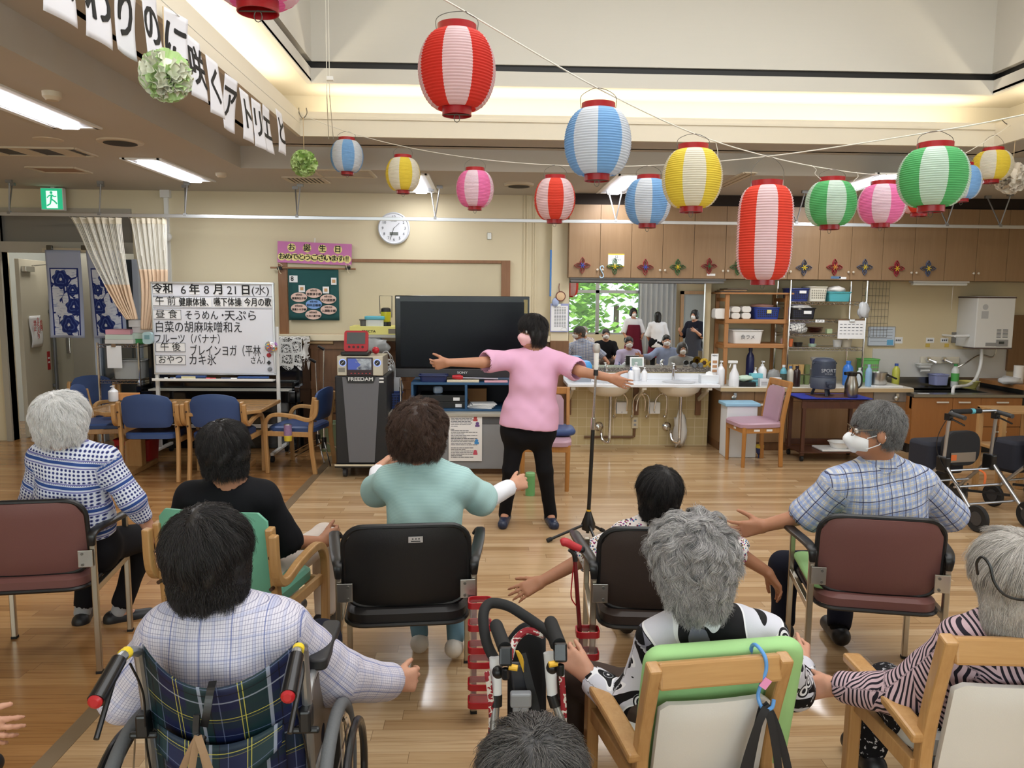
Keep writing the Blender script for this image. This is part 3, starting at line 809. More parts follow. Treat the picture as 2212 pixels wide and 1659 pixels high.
# rose-patterned noren
def noren_mat(name,mirror):
 g=NG(name);x,y,z=g.sep(g.attr('cuv'))
 inner=g.math('MULTIPLY',g.math('MULTIPLY',g.math('GREATER_THAN',x,0.09),g.math('LESS_THAN',x,0.91)),g.math('MULTIPLY',g.math('LESS_THAN',y,0.80),g.math('GREATER_THAN',y,0.03)))
 inn2=g.math('MULTIPLY',g.math('MULTIPLY',g.math('GREATER_THAN',x,0.125),g.math('LESS_THAN',x,0.875)),g.math('MULTIPLY',g.math('LESS_THAN',y,0.785),g.math('GREATER_THAN',y,0.03)))
 base,dark,pale=srgb((172,180,204)),srgb((40,52,114)),srgb((214,219,232))
 v=g.comb(g.math('MULTIPLY',x,0.42),y)
 streak=g.math('GREATER_THAN',g.noise(g.scale(v,4,60),2.0,3),0.60)
 c=g.mix(streak,pale,srgb((120,136,184)))
 for cx_,cy_,r_ in((0.42,0.67,0.105),(0.74,0.55,0.066),(0.76,0.36,0.095),(0.58,0.15,0.115)):
  if mirror:cx_=1-cx_
  dx=g.math('MULTIPLY',g.math('SUBTRACT',x,cx_),0.42);dy=g.math('SUBTRACT',y,cy_)
  ang=g.math('ARCTAN2',dy,dx);d=g.math('SQRT',g.math('ADD',g.math('MULTIPLY',dx,dx),g.math('MULTIPLY',dy,dy)))
  edge=g.math('ADD',r_,g.math('MULTIPLY',g.math('SINE',g.math('MULTIPLY',ang,7.0)),r_*0.10))
  ins_=g.math('LESS_THAN',d,edge)
  rings=g.math('SINE',g.math('ADD',g.math('MULTIPLY',d,150*0.1/r_),g.math('MULTIPLY',g.math('SINE',g.math('MULTIPLY',ang,3.0)),1.9)))
  rc=g.mix(g.math('GREATER_THAN',rings,0.55),dark,srgb((70,88,146)))
  rc=g.mix(g.math('LESS_THAN',d,r_*0.16),rc,pale)
  c=g.mix(ins_,c,rc)
 lv=g.vor(g.scale(v,9,6),1.0,0,'DISTANCE_TO_EDGE')
 lf=g.math('LESS_THAN',lv,0.05)
 c=g.mix(g.math('MULTIPLY',lf,g.math('GREATER_THAN',g.noise(v,5.0,1),0.5)),c,dark)
 c=g.mix(inn2,dark,c);c=g.mix(inner,base,c)
 return g.fin(c,0.9,0,0.15)
nr=thing('noren_curtain','blue split door curtain with dark blue roses hanging in the left doorway','curtain',at(190,545,8.45))
def noren_panel(x0,x1,y0,y1,mat,nm,k):
 a,c_=at(x0,y0,8.45),at(x1,y1,8.45);NU,NV=16,24;vs,uv,fs=[],[],[]
 for i in range(NU+1):
  for j in range(NV+1):
   u,v=i/NU,j/NV
   vs.append((a.x+(c_.x-a.x)*u+(0.05*(1-v)*k),8.45+0.025*math.sin(6*u+k+2*v)*(1-0.7*v),c_.z+(a.z-c_.z)*v));uv.append((u,v,0))
 for i in range(NU):
  for j in range(NV):fs.append((i*(NV+1)+j,(i+1)*(NV+1)+j,(i+1)*(NV+1)+j+1,i*(NV+1)+j+1))
 inv=nr.matrix_basis.inverted();me=bpy.data.meshes.new(nm);me.from_pydata([tuple(inv@Vector(p))for p in vs],[],fs)
 at_=me.attributes.new('cuv','FLOAT_VECTOR','POINT');at_.data.foreach_set('vector',np.array(uv,'f').ravel())
 return finish(nm,me,mat,nr,True,solid=0.003,angle=180)
noren_panel(96,183,540,730,noren_mat('rose_print',False),'panel',0.1)
noren_panel(185,268,541,731,noren_mat('rose_print_mirrored',True),'panel',0.6)
b=MB();b.bx(at(95,540,8.5).x,at(268,540,8.5).x,8.46,8.48,at(95,545,8.5).z,at(95,536,8.5).z);b.build('rod',m_steel,nr,world=True)
for k in(107,182,256):
 b=MB();q=at(k,535,8.45);b.box(q,(0.06,0.03,0.05));b.build('clip',M('dark_clip',(90,88,80),0.4,0.6),nr,world=True,bevel=0.006)
 # ------------------------------------------------------------------ clock, corkboard, banners
ck=thing('wall_clock','round white wall clock on the cream wall above the television','clock',at(852,494,WY))
b=MB();ra=33.5*WY/F_PX;mf=frame((0,-1,0),X)
b.lathe([(ra*0.96,0),(ra,0.02),(ra,0.045),(ra*0.93,0.055),(ra*0.88,0.045)],m=mf,n=48);b.build('rim',M('pearl_rim',(222,226,234),0.3),ck,True)
b=MB();b.lathe([(ra*0.89,0.046),(ra*0.5,0.0462)],m=mf,n=48);b.build('dial',M('dial_white',(232,234,240),0.5),ck)
for k in range(1,13):
 a=R(90-30*k);text('numeral',str(k),0.042,(math.cos(a)*ra*0.70,-0.0485,math.sin(a)*ra*0.70),X,M('grey_ink',(70,74,84),0.6),ck,world=False)
def hand_(nm,deg,ln,w_,y):
 b=MB();a=R(90-deg);d=Vector((math.cos(a),0,math.sin(a)));b.beam(-d*0.015+Vector((0,y,0)),d*ln+Vector((0,y,0)),w_,0.002,Y_);b.build(nm,m_ink,ck)
hand_('hour_hand',46,ra*0.48,0.009,-0.052);hand_('minute_hand',197,ra*0.74,0.006,-0.055);hand_('second_hand',200,ra*0.7,0.003,-0.057)
b=MB();b.bx(-0.046,0.046,-0.0495,-0.047,-0.075,-0.040);b.build('display',M('lcd_grey',(112,116,112),0.3),ck)
text('lettering','CITIZEN',0.017,(0,-0.0485,0.078),X,M('grey_ink'),ck,world=False)
cb=thing('corkboard','large cream pinboard in a brown wooden frame on the wall','board',at(850,640,WY))
a,c_=at(602,558,WY),at(1101,725,WY);zz0=at(602,722,WY).z;fw_=0.10
m_brownfr=wood('board_frame_wood',(150,106,72),(128,88,58),0.45)
b=MB();b.bx(a.x,c_.x,WY-0.03,WY-0.002,zz0,a.z);b.build('surface',M('pin_surface',(206,194,164),0.9,var=0.05,vs=3),cb,world=True)
for n_,q in(('frame_side',(a.x,a.x+fw_,zz0,a.z)),('frame_side',(c_.x-fw_,c_.x,zz0,a.z)),('frame_top',(a.x+fw_,c_.x-fw_,a.z-0.035,a.z)),('frame_bottom',(a.x+fw_,c_.x-fw_,zz0-0.03,zz0+0.01))):
 b=MB();b.bx(q[0],q[1],WY-0.045,WY-0.002,q[2],q[3]);b.build(n_,m_brownfr,cb,world=True,bevel=0.004)
b=MB();q=at(600,735,WY-0.03);b.cyl((q.x,WY-0.05,q.z-0.02),(at(722,735,WY).x,WY-0.05,q.z-0.02),0.022,n=12)
tag(b.build('cardboard_tube',M('tube_tan',(186,154,112),0.7),None,True),'tan rolled tube lying on the ledge under the pinboard','tube')
# pink birthday board
p0,p1,p2,p3=at(600,521,WY-0.05),at(760,528,WY-0.05),at(759,573,WY-0.05),at(601,567,WY-0.05)
bd=thing('birthday_sign','pink birthday greeting board with black characters on yellow discs','sign',(p0+p2)/2)
ux=(p1-p0).normalized();uz=Vector((-ux.z,0,ux.x));bw_,bh_=(p1-p0).length,(p0-p3).length
mb_=Matrix((ux,Y_,uz)).transposed()
b=MB();b.box((0,0,0),(bw_,0.012,bh_),m=mb_.to_4x4());b.build('board',M('pink_board',(204,122,178),0.7),bd)
m_disc=M('pale_yellow_card',(240,226,150),0.7)
def disc_letter(ch,u,v,r):
 o_=ux*u+uz*v+Vector((0,-0.0065,0))
 b=MB();b.lathe([(r,0),(r,0.0015)],o_,24,frame((0,-1,0)));b.build('disc',m_disc,bd)
 text('lettering',ch,r*1.75,o_+Vector((0,-0.0025,0)),ux,m_ink,bd,up=uz,bold=0.028,world=False)
for k,ch in enumerate('お誕生日'):disc_letter(ch,(-0.31+0.208*k)*bw_,bh_*0.22,0.046)
for k,ch in enumerate('おめでとうございます‼'):disc_letter(ch,(-0.443+0.0885*k)*bw_,-bh_*0.22,0.042)
b=MB();b.tube([ux*0.0+uz*(bh_/2),ux*0.0+uz*(bh_/2+0.05)],0.006);b.build('hook',m_white,bd)
# green felt birthday calendar
gf=thing('felt_calendar','dark green felt hanging with oval name cards of August birthdays','hanging',at(680,636,WY-0.07))
a,c_=at(622,579,WY-0.06),at(733,692,WY-0.06)
m_felt=M('green_felt',(38,84,84),0.95,var=0.06,vs=8,bump=0.2,bs=300)
b=MB();b.grid(lambda u,v:Vector((a.x+(c_.x-a.x)*u,WY-0.06-0.006*math.sin(5*u+2*v),c_.z+(a.z-c_.z)*v)),10,10);b.build('felt',m_felt,gf,True,world=True,solid=0.004)
b=MB();q0,q1=at(584,578,WY-0.07),at(768,581,WY-0.07);b.cyl(q0,q1,0.010,n=10);b.build('rod',M('bamboo',(150,112,80),0.6),gf,True,world=True)
for k in(604,752):
 b=MB();b.box(at(k,579,WY-0.075),(0.05,0.03,0.035));b.build('clip',m_ink,gf,world=True)
 b=MB();q=at(k,579,WY-0.08);b.tube(spline([q,q+Vector((0.03,-0.01,0.03)),q+Vector((-0.02,-0.01,0.05)),q+Vector((0.0,-0.01,-0.04)),q+Vector((0.02,-0.01,-0.06))],5),0.003,6);b.build('cord',m_cream,gf,world=True)
m_opink,m_oblue=M('oval_pink',(228,196,182),0.8),M('oval_blue',(128,166,222),0.8)
for px_,py_,dt,nm_,mt in((678,633,'8月5日','宮原淳子様',m_opink),(646,642,'8月9日','渡邊弥生子様',m_opink),(709,646,'8月15日','大川須恵様',m_opink),(678,657,'8月19日','田中正雄様',m_oblue),(646,666,'8月20日','渡邊トキ子様',m_opink),(710,669,'8月25日','入澤睦子様',m_opink),(677,680,'8月26日','三井八重子様',m_opink)):
 q=at(px_,py_,WY-0.072);rw,rh=17*WY/F_PX,10*WY/F_PX
 b=MB();b.prism([(math.cos(t_)*rw,math.sin(t_)*rh)for t_ in[2*PI*i/28 for i in range(28)]],0,0.003,frame((0,-1,0),X),q);o_=b.build('name_card',mt,gf,world=True)
 text('date',dt,0.024,q+Vector((0,-0.005,0.026)),X,m_ink,o_,bold=0.02,world=False).matrix_basis=gf.matrix_basis.inverted()
 tt=text('lettering',nm_,0.031 if len(nm_)<6 else 0.026,q+Vector((0,-0.005,-0.014)),X,m_ink,o_,bold=0.026,world=False);tt.matrix_basis=gf.matrix_basis.inverted()
for x0_,y0_,x1_,y1_,nm_ in((625,595,643,610,'8'),(645,616,659,631,''),(697,619,711,634,''),(715,600,727,615,'')):
 b=MB();u_,v_=at(x0_,y0_,WY-0.072),at(x1_,y1_,WY-0.072);b.bx(u_.x,v_.x,WY-0.074,WY-0.071,v_.z,u_.z);o_=b.build('picture_card',m_paper,gf,world=True)
 if nm_:text('lettering',nm_,0.07,Vector((u_.x*0.66+v_.x*0.34,WY-0.076,(u_.z+v_.z)/2)),X,m_ink,o_,bold=0.02,world=False).matrix_basis=gf.matrix_basis.inverted()
 else:
  b=MB();b.box(((u_.x+v_.x)/2,WY-0.0755,(u_.z+v_.z)/2),(0.035,0.002,0.035));b.build('printed_motif',M('motif_tan',(206,160,110),0.7)if x0_<700 or x0_>712 else M('motif_yellow',(226,176,60),0.7),o_,world=False).matrix_basis=gf.matrix_basis.inverted()
b=MB();q=at(1057,510,WY);b.box(q,(0.045,0.02,0.075));tag(b.build('wall_hook',m_steel,None,bevel=0.004),'small steel wall hook plate on the cream wall right of the clock','hook')
# ------------------------------------------------------------------ whiteboard on its stand
VB=7.80
wb=thing('whiteboard_stand','white rolling whiteboard with handwritten Japanese day schedule behind the table','whiteboard',ground(at(460,800,VB)))
p0,p1,p3=at(328,610,VB),at(590,613,VB),at(331,806,VB)
ux=(p1-p0).normalized();W_,H_=(p1-p0).length,(p0-p3).length
wc=p0+ux*W_/2-Vector((0,0,H_/2))
def wbp(px_,py_,dy=-0.02):
 q=at(px_,py_,VB);return Vector((q.x,VB+dy,q.z))
m_board=M('whiteboard_enamel',(226,228,236),0.22,0,0.5)
b=MB();b.box(wc,(W_,0.02,H_));b.build('board',m_board,wb,world=True)
for nm_,c_,d_ in(('frame_top',wc+Vector((0,-0.004,H_/2)),(W_+0.02,0.034,0.02)),('frame_bottom',wc-Vector((0,0.004,H_/2)),(W_+0.02,0.034,0.02)),('frame_side',wc+ux*W_/2-Vector((0,0.004,0)),(0.018,0.034,H_)),('frame_side',wc-ux*W_/2-Vector((0,0.004,0)),(0.018,0.034,H_))):
 b=MB();b.box(c_,d_);b.build(nm_,m_alu,wb,world=True,bevel=0.003)
ztray=at(450,818,VB).z
for sx_,top_ in((-1,795),(1,706)):
 xx=wc.x+sx_*(W_/2+0.02 if sx_>0 else W_/2-0.005)
 b=MB();b.bx(xx-0.016,xx+0.016,VB+0.0,VB+0.035,0.10,at(590,top_,VB).z);b.build('post',m_white,wb,world=True,bevel=0.004)
 b=MB();b.beam((xx,VB-0.28,0.085),(xx,VB+0.30,0.085),0.035,0.03,X);o_=b.build('foot',m_white,wb,world=True,bevel=0.006)
 for dy in(-0.26,0.28):
  b=MB();b.cyl((xx-0.014,VB+dy,0.034),(xx+0.014,VB+dy,0.034),0.033,n=16);b.bx(xx-0.01,xx+0.01,VB+dy-0.01,VB+dy+0.01,0.05,0.08);b.build('caster',m_rub,wb,True,world=True)
b=MB();b.bx(wc.x-W_/2,wc.x+W_/2,VB-0.10,VB-0.005,ztray-0.014,ztray);b.bx(wc.x-W_/2,wc.x+W_/2,VB-0.105,VB-0.098,ztray-0.014,ztray+0.012);b.build('tray',m_white,wb,world=True,bevel=0.003)
b=MB();b.bx(wc.x-W_/2,wc.x+W_/2,VB+0.0,VB+0.02,0.30,0.335);b.build('crossbar',m_white,wb,world=True)
m_pen=M('marker_black',(34,34,40),0.7)
def hw(s,px_,py_,h,bold=0.002,wpx=None,rot=0.0,dy=-0.0125):
 q=wbp(px_,py_,dy);o_=text('handwriting',s,h*VB/F_PX*1.28,q,X,m_pen,wb,bold=bold)
 if wpx:
  xs=[v.co.x for v in o_.data.vertices];k=wpx*VB/F_PX/max(1e-4,max(xs)-min(xs));cx_=(max(xs)+min(xs))/2
  for v in o_.data.vertices:v.co.x=cx_+(v.co.x-cx_)*k
 return o_
def card(px0,py0,px1,py1,s,h,bold=0.02,border=False,col_=None,wpx=None):
 a,c_=wbp(px0,py0,-0.013),wbp(px1,py1,-0.013)
 b=MB();b.bx(a.x,c_.x,VB-0.0135,VB-0.011,c_.z,a.z);o_=b.build('magnet_card',m_paper,wb,world=True)
 if border:
  b=MB();e=0.004
  for x_0,x_1,z_0,z_1 in((a.x,c_.x,a.z-e,a.z),(a.x,c_.x,c_.z,c_.z+e),(a.x,a.x+e,c_.z,a.z),(c_.x-e,c_.x,c_.z,a.z)):b.bx(x_0,x_1,VB-0.015,VB-0.0135,z_0,z_1)
  b.build('card_border',M('grey_ink'),o_,world=False).matrix_basis=wb.matrix_basis.inverted()
 t_=text('lettering',s,h*VB/F_PX*1.28,Vector(((a.x+c_.x)/2,VB-0.016,(a.z+c_.z)/2)),X,m_ink,o_,bold=bold,world=False);t_.matrix_basis=wb.matrix_basis.inverted()
 if wpx:
  xs=[v.co.x for v in t_.data.vertices];k=wpx*VB/F_PX/max(1e-4,max(xs)-min(xs));cx_=(max(xs)+min(xs))/2
  for v in t_.data.vertices:v.co.x=cx_+(v.co.x-cx_)*k
card(331,614,375,634,'令和',18,0.03,wpx=42);hw('6',397,627,19,0);card(410,616,432,636,'年',18,0.03);hw('8',447,627,19,0);card(463,616,483,637,'月',18,0.03);hw('21',503,628,19,0);card(522,617,541,638,'日',18,0.03);hw('(水)',563,628,17,0,36)
card(327,641,391,661,'午 前',16,0.0,True,wpx=42)
card(394,644,458,663,'健康体操、',15,0.024,wpx=62);card(460,644,525,663,'嚥下体操',15,0.024,wpx=58);card(526,644,589,664,'今月の歌',15,0.024,wpx=57)
card(329,669,393,690,'昼 食',16,0.0,True,wpx=45)
hw('そうめん・',446,682,17,wpx=80);hw('天ぷら',521,683,19,0.008,66)
hw('白菜の胡麻味噌和え',430,708,20,wpx=180);hw('フルーツ（バナナ）',412,733,17,wpx=136)
card(337,740,402,760,'午 後',16,0.0,True,wpx=42);hw('ブレインヨガ（平林',487,759,20,wpx=148)
card(337,767,403,788,'おやつ',16,0.0,True,wpx=50);hw('カキ氷',438,779,19,wpx=56);hw('さん）',563,779,14,wpx=30)
b=MB()
for y_ in(639,665):
 a,c_=wbp(331,y_,-0.012),wbp(588,y_+2,-0.012);b.beam(a,c_,0.003,0.0015,Z)
b.build('ruled_line',M('grey_ink'),wb,world=True)
# things on the whiteboard and its tray
fb=thing('paper_flower_ball','many-coloured paper flower ball fixed to the right edge of the whiteboard','ornament',wbp(589,748,-0.05))
pc=[(232,120,160),(250,224,110),(120,200,140),(120,190,232),(240,240,240),(240,150,90),(190,140,210)]
for k,c_ in enumerate(pc):
 b=MB()
 for i in range(5):
  d=Vector((rng.normal(),-abs(rng.normal())*0.8,rng.normal())).normalized();b.lathe([(0.006,0.038),(0.024,0.058),(0.013,0.050),(0.003,0.044)],m=frame(d),n=7)
 b.build('petal_cluster',M('petal_%d'%k,c_,0.8),fb,False)
b=MB();b.ball((0,0,0),0.045,12);b.build('core',m_paper,fb,True)
for(x_,y_),c_,nm_ in(((582,767),(170,30,40),'red round'),((582,783),(30,30,34),'black square'),((584,797),(120,124,130),'small grey')):
 b=MB();b.lathe([(0.022,0),(0.022,0.012),(0.016,0.018)],wbp(x_,y_,-0.012),14 if nm_[0]!='b' else 4,frame((0,-1,0)))
 tag(b.build('magnet',M('magnet_'+nm_[:3],c_,0.4),None,True),nm_+' magnet low on the right edge of the whiteboard','magnet')
for(x0_,x1_,y_),c_,lb,h in(((345,362,817),(30,32,40),'black marker at the left end of the whiteboard tray',0.02),((368,380,817),(90,110,150),'grey-blue marker lying on the left of the whiteboard tray',0.018),((381,445,815),(44,74,132),'dark blue eraser with a pale label on the whiteboard tray',0.035),((434,466,818),(220,70,80),'red marker on the middle of the whiteboard tray',0.016),((478,512,819),(36,52,92),'navy marker right of the red one on the whiteboard tray',0.018),((514,580,817),(40,78,140),'long blue eraser at the right end of the whiteboard tray',0.028)):
 a,c2=at(x0_,y_,VB-0.06),at(x1_,y_,VB-0.06);nmx='board_eraser' if 'eraser' in lb else 'marker_pen'
 if nmx=='marker_pen':
  t_=thing(nmx,lb,'marker',(a.x,VB-0.06,ztray+h/2+0.001));L_=c2.x-a.x
  b=MB();b.cyl((0,0,0),(L_*0.62,0,0),h/2,n=10);b.build('barrel',M('pen_%d%d'%(c_[0],c_[2]),c_,0.4),t_,True);b=MB();b.cyl((L_*0.62,0,0),(L_,0,0),h/2*0.8,n=10);b.build('cap',m_whp if c_[0]<200 else M('pen_red_cap',(200,50,60),0.4),t_,True)
 else:
  t_=thing(nmx,lb,'eraser',((a.x+c2.x)/2,VB-0.055,ztray+0.001));L_=c2.x-a.x
  b=MB();b.bx(-L_/2,L_/2,-0.025,0.025,h*0.45,h);b.build('grip',M('pen_%d%d'%(c_[0],c_[2]),c_,0.5),t_,bevel=0.004);b=MB();b.bx(-L_/2,L_/2,-0.022,0.022,0,h*0.45);b.build('felt_pad',M('felt_dark',(60,62,70),0.9),t_)
  if 'pale' in lb:b=MB();b.bx(-0.09,0.05,-0.027,-0.025,0.006,h-0.004);b.build('sleeve_label',M('pale_label',(226,216,170),0.7),t_)
  # ------------------------------------------------------------------ upright piano
m_pblack=M('piano_black',(16,16,18),0.10,0,0.6)
PX0,PX1=at(318,800,8.2).x,at(652,800,8.2).x
pn=thing('upright_piano','glossy black upright piano behind the whiteboard, under a white lace cover','piano',((PX0+PX1)/2,8.28,0))
pw=PX1-PX0;ztop=at(640,735,8.1).z
b=MB();b.bx(-pw/2,pw/2,-0.05,0.33,0,ztop);b.build('case',m_pblack,pn,bevel=0.006)
b=MB();b.bx(-pw/2-0.015,pw/2+0.015,-0.07,0.345,ztop,ztop+0.02);b.build('lid',m_pblack,pn,bevel=0.004)
zk_=at(400,840,8.0).z
b=MB();b.bx(-pw/2,pw/2,-0.30,-0.05,zk_-0.14,zk_-0.02);b.build('key_bed',m_pblack,pn,bevel=0.006)
b=MB();b.bx(-pw/2+0.06,pw/2-0.06,-0.15,-0.05,zk_+0.0,zk_+0.06);b.build('fallboard',m_pblack,pn,bevel=0.008)
b=MB()
for k in range(52):
 x_=-pw/2+0.09+(pw-0.18)*k/52;b.bx(x_+0.001,x_+(pw-0.18)/52-0.001,-0.285,-0.15,zk_-0.02,zk_-0.006)
stuff(b.build('white_keys',M('ivory',(226,224,214),0.3),pn))
for s in(-1,1):
 b=MB();b.bx(s*pw/2-0.03,s*pw/2+0.03,-0.30,-0.05,zk_-0.14,zk_+0.03);b.build('cheek',m_pblack,pn,bevel=0.006)
 b=MB();b.bx(s*(pw/2-0.05)-0.03,s*(pw/2-0.05)+0.03,-0.27,-0.21,0,zk_-0.14);b.build('leg',m_pblack,pn,bevel=0.006)
b=MB();b.bx(-pw/2+0.05,pw/2-0.05,-0.055,-0.045,0.14,zk_-0.18);b.build('lower_panel',m_pblack,pn)
def lace_mat():
 g=NG('white_lace');co=g.coord();x,y,z=g.sep(co);v=g.comb(x,z,0)
 d=g.vor(v,8.5,0,'DISTANCE_TO_EDGE',0.3);r_=g.vor(v,8.5,0,'F1',0.3)
 w_=g.math('MAXIMUM',g.math('LESS_THAN',d,0.10),g.math('LESS_THAN',g.math('ABSOLUTE',g.math('SUBTRACT',r_,0.22)),0.05))
 fine=g.math('LESS_THAN',g.vor(v,60,0,'DISTANCE_TO_EDGE'),0.10)
 return g.fin(srgb((232,232,230)),0.9,0,0.1,Alpha=g.math('MAXIMUM',w_,fine))
ml=lace_mat()
lc=thing('lace_cover','white lace runner hanging over the right end of the black piano','lace cover',(PX1-0.15,8.2,ztop+0.022))
def lace(u,v):
 x_=-0.50+0.68*u;s=v*0.62
 sc_=0.02*abs(math.sin(9*u*PI/2))
 if s<0.26:return Vector((x_,0.2-s,0.003))
 return Vector((x_,-0.085-0.015*math.sin(14*u),0.003-(s-0.26)*(0.8+sc_*8)))
b=MB();b.grid(lace,40,16);b.build('lace',ml,lc,True)
b=MB();b.grid(lambda u,v:Vector((0.175+0.012*math.sin(9*v)+0.012,0.2-0.3*u,0.003-0.36*v*(0.8+0.2*math.sin(7*u)))),10,14);b.build('side_fall',ml,lc,True)
# ------------------------------------------------------------------ wooden table
TZ=0.62
pts=[fl(600,866,TZ),fl(545,889,TZ),fl(185,891,TZ),fl(192,861,TZ)]
cx_,cy_=sum(p.x for p in pts)/4,sum(p.y for p in pts)/4
tb=thing('wooden_table','long light-wood table with clipped corners in front of the whiteboard','table',(cx_,cy_,0))
x0_,x1_=pts[2].x-cx_,pts[0].x-cx_;y0_,y1_=min(p.y for p in pts)-cy_,max(p.y for p in pts)-cy_
poly=[(x0_,y0_+0.12),(x0_+0.16,y0_),(x1_-0.20,y0_),(x1_,y0_+0.22),(x1_,y1_),(x0_,y1_)]
m_table=wood('table_top_wood',(188,148,98),(160,118,72),0.25,'x',0.8,0.3)
b=MB();b.prism(poly,TZ-0.035,TZ);b.build('tabletop',m_table,tb,bevel=0.008)
b=MB();b.bx(x0_+0.2,x1_-0.25,y0_+0.30,y0_+0.33,TZ-0.12,TZ-0.035);b.build('apron',m_oakx,tb);b=MB();b.bx(x0_+0.2,x1_-0.25,y1_-0.13,y1_-0.10,TZ-0.12,TZ-0.035);b.build('apron',m_oakx,tb)
for sx_ in(x0_+0.22,x1_-0.28):
 b=MB();b.bx(sx_-0.07,sx_+0.07,-0.05,0.05,0.05,TZ-0.035);b.build('leg',m_oak,tb,bevel=0.008)
 b=MB();b.bx(sx_-0.06,sx_+0.06,y0_+0.12,y1_-0.12,0.0,0.055);b.build('foot',m_oakx,tb,bevel=0.01)
b=MB();b.bx(x1_-0.42,x1_-0.34,y0_+0.295,y0_+0.30,TZ-0.13,TZ-0.06);b.build('socket_plate',m_blk,tb)
# ------------------------------------------------------------------ television and the stand it is on
TY=7.32
sz=at(888,826,7.12).z
a,c_=at(853,638,TY),at(1142,816,TY)
tvx,tvw,tvh=(a.x+c_.x)/2,c_.x-a.x,a.z-c_.z
tv=thing('television','large black flat television behind the standing person','television',(tvx,TY,c_.z))
b=MB();b.bx(-tvw/2,tvw/2,0.0,0.07,0.085,tvh);b.build('housing',M('tv_gloss',(10,10,12),0.15,0,0.25),tv,bevel=0.006)
b=MB();b.bx(-tvw/2,tvw/2,-0.006,0.07,0.0,0.083);b.build('lower_bezel',M('tv_bezel_grey',(62,60,62),0.35,0.4),tv,bevel=0.004)
b=MB();b.bx(-tvw/2+0.05,tvw/2-0.05,-0.003,0.0,0.10,tvh-0.055);b.build('screen',M('tv_screen',(7,10,18),0.25,0,0.16),tv)
text('lettering','SONY',0.030,(0.0,-0.008,0.046),X,M('silver_ink',(224,224,224),0.5),tv,bold=0.02,world=False,sx=1.25)
b=MB();b.bx(-tvw/2+0.01,-tvw/2+0.045,-0.002,0,tvh-0.028,tvh-0.012);b.build('maker_label',m_whp,tv)
b=MB();b.bx(tvw/2-0.055,tvw/2-0.018,-0.002,0,tvh-0.16,tvh-0.03);b.build('sticker',M('olive_sticker',(150,140,96),0.6),tv)
b=MB();b.bx(-0.06,0.06,0.02,0.06,sz-c_.z+0.01,0.02);b.bx(-0.3,0.3,-0.08,0.18,sz-c_.z+0.001,sz-c_.z+0.013);b.build('stand',m_blk,tv,bevel=0.004)
# grey desk, blue shelf unit
DY=6.98
dz=at(850,893,DY).z;a,c_=at(838,893,DY),at(1120,893,DY)
dk=thing('steel_desk','grey steel office desk with a modesty panel facing the room','desk',((a.x+c_.x)/2,DY,0));dw_=c_.x-a.x
b=MB();b.bx(-dw_/2,dw_/2,0,0.70,dz-0.03,dz);b.build('top',M('desk_top',(172,168,156),0.45),dk,bevel=0.004)
b=MB();b.bx(-dw_/2+0.02,dw_/2-0.02,0.03,0.05,0.06,dz-0.10);b.build('modesty_panel',M('desk_grey',(138,141,145),0.5,var=0.03),dk,bevel=0.004)
for s in(-1,1):
 b=MB();b.bx(s*(dw_/2-0.03)-0.015,s*(dw_/2-0.03)+0.015,0.02,0.68,0,dz-0.03);b.build('side_panel',M('desk_grey'),dk,bevel=0.003)
b=MB();b.bx(-dw_/2+0.03,dw_/2-0.03,0.025,0.04,dz-0.10,dz-0.03);b.build('rail',M('desk_dark',(84,86,90),0.5),dk)
SY=7.12
a,c_=at(888,832,SY),at(1125,832,SY);sz=at(888,826,SY).z;sw_=c_.x-a.x
bs=thing('blue_shelf_unit','low blue two-bay shelf unit standing on the grey desk under the television','shelf',((a.x+c_.x)/2,SY,dz))
m_bshelf=M('blue_laminate',(38,82,122),0.4);hh_=sz-dz
b=MB();b.bx(-sw_/2,sw_/2,0,0.5,hh_-0.022,hh_);b.build('top',m_bshelf,bs,bevel=0.002)
b=MB();b.bx(-sw_/2,sw_/2,0,0.5,0,0.02);b.build('bottom',m_bshelf,bs,bevel=0.002)
for x_ in(-sw_/2+0.01,0.0,sw_/2-0.01):
 b=MB();b.bx(x_-0.011,x_+0.011,0,0.5,0.02,hh_-0.022);b.build('upright',m_bshelf,bs)
b=MB();b.bx(-sw_/2,sw_/2,0.49,0.5,0.02,hh_-0.022);b.build('back',M('shelf_back',(40,40,46),0.7),bs)
def onshelf(px_,py_,Y):return at(px_,py_,Y)
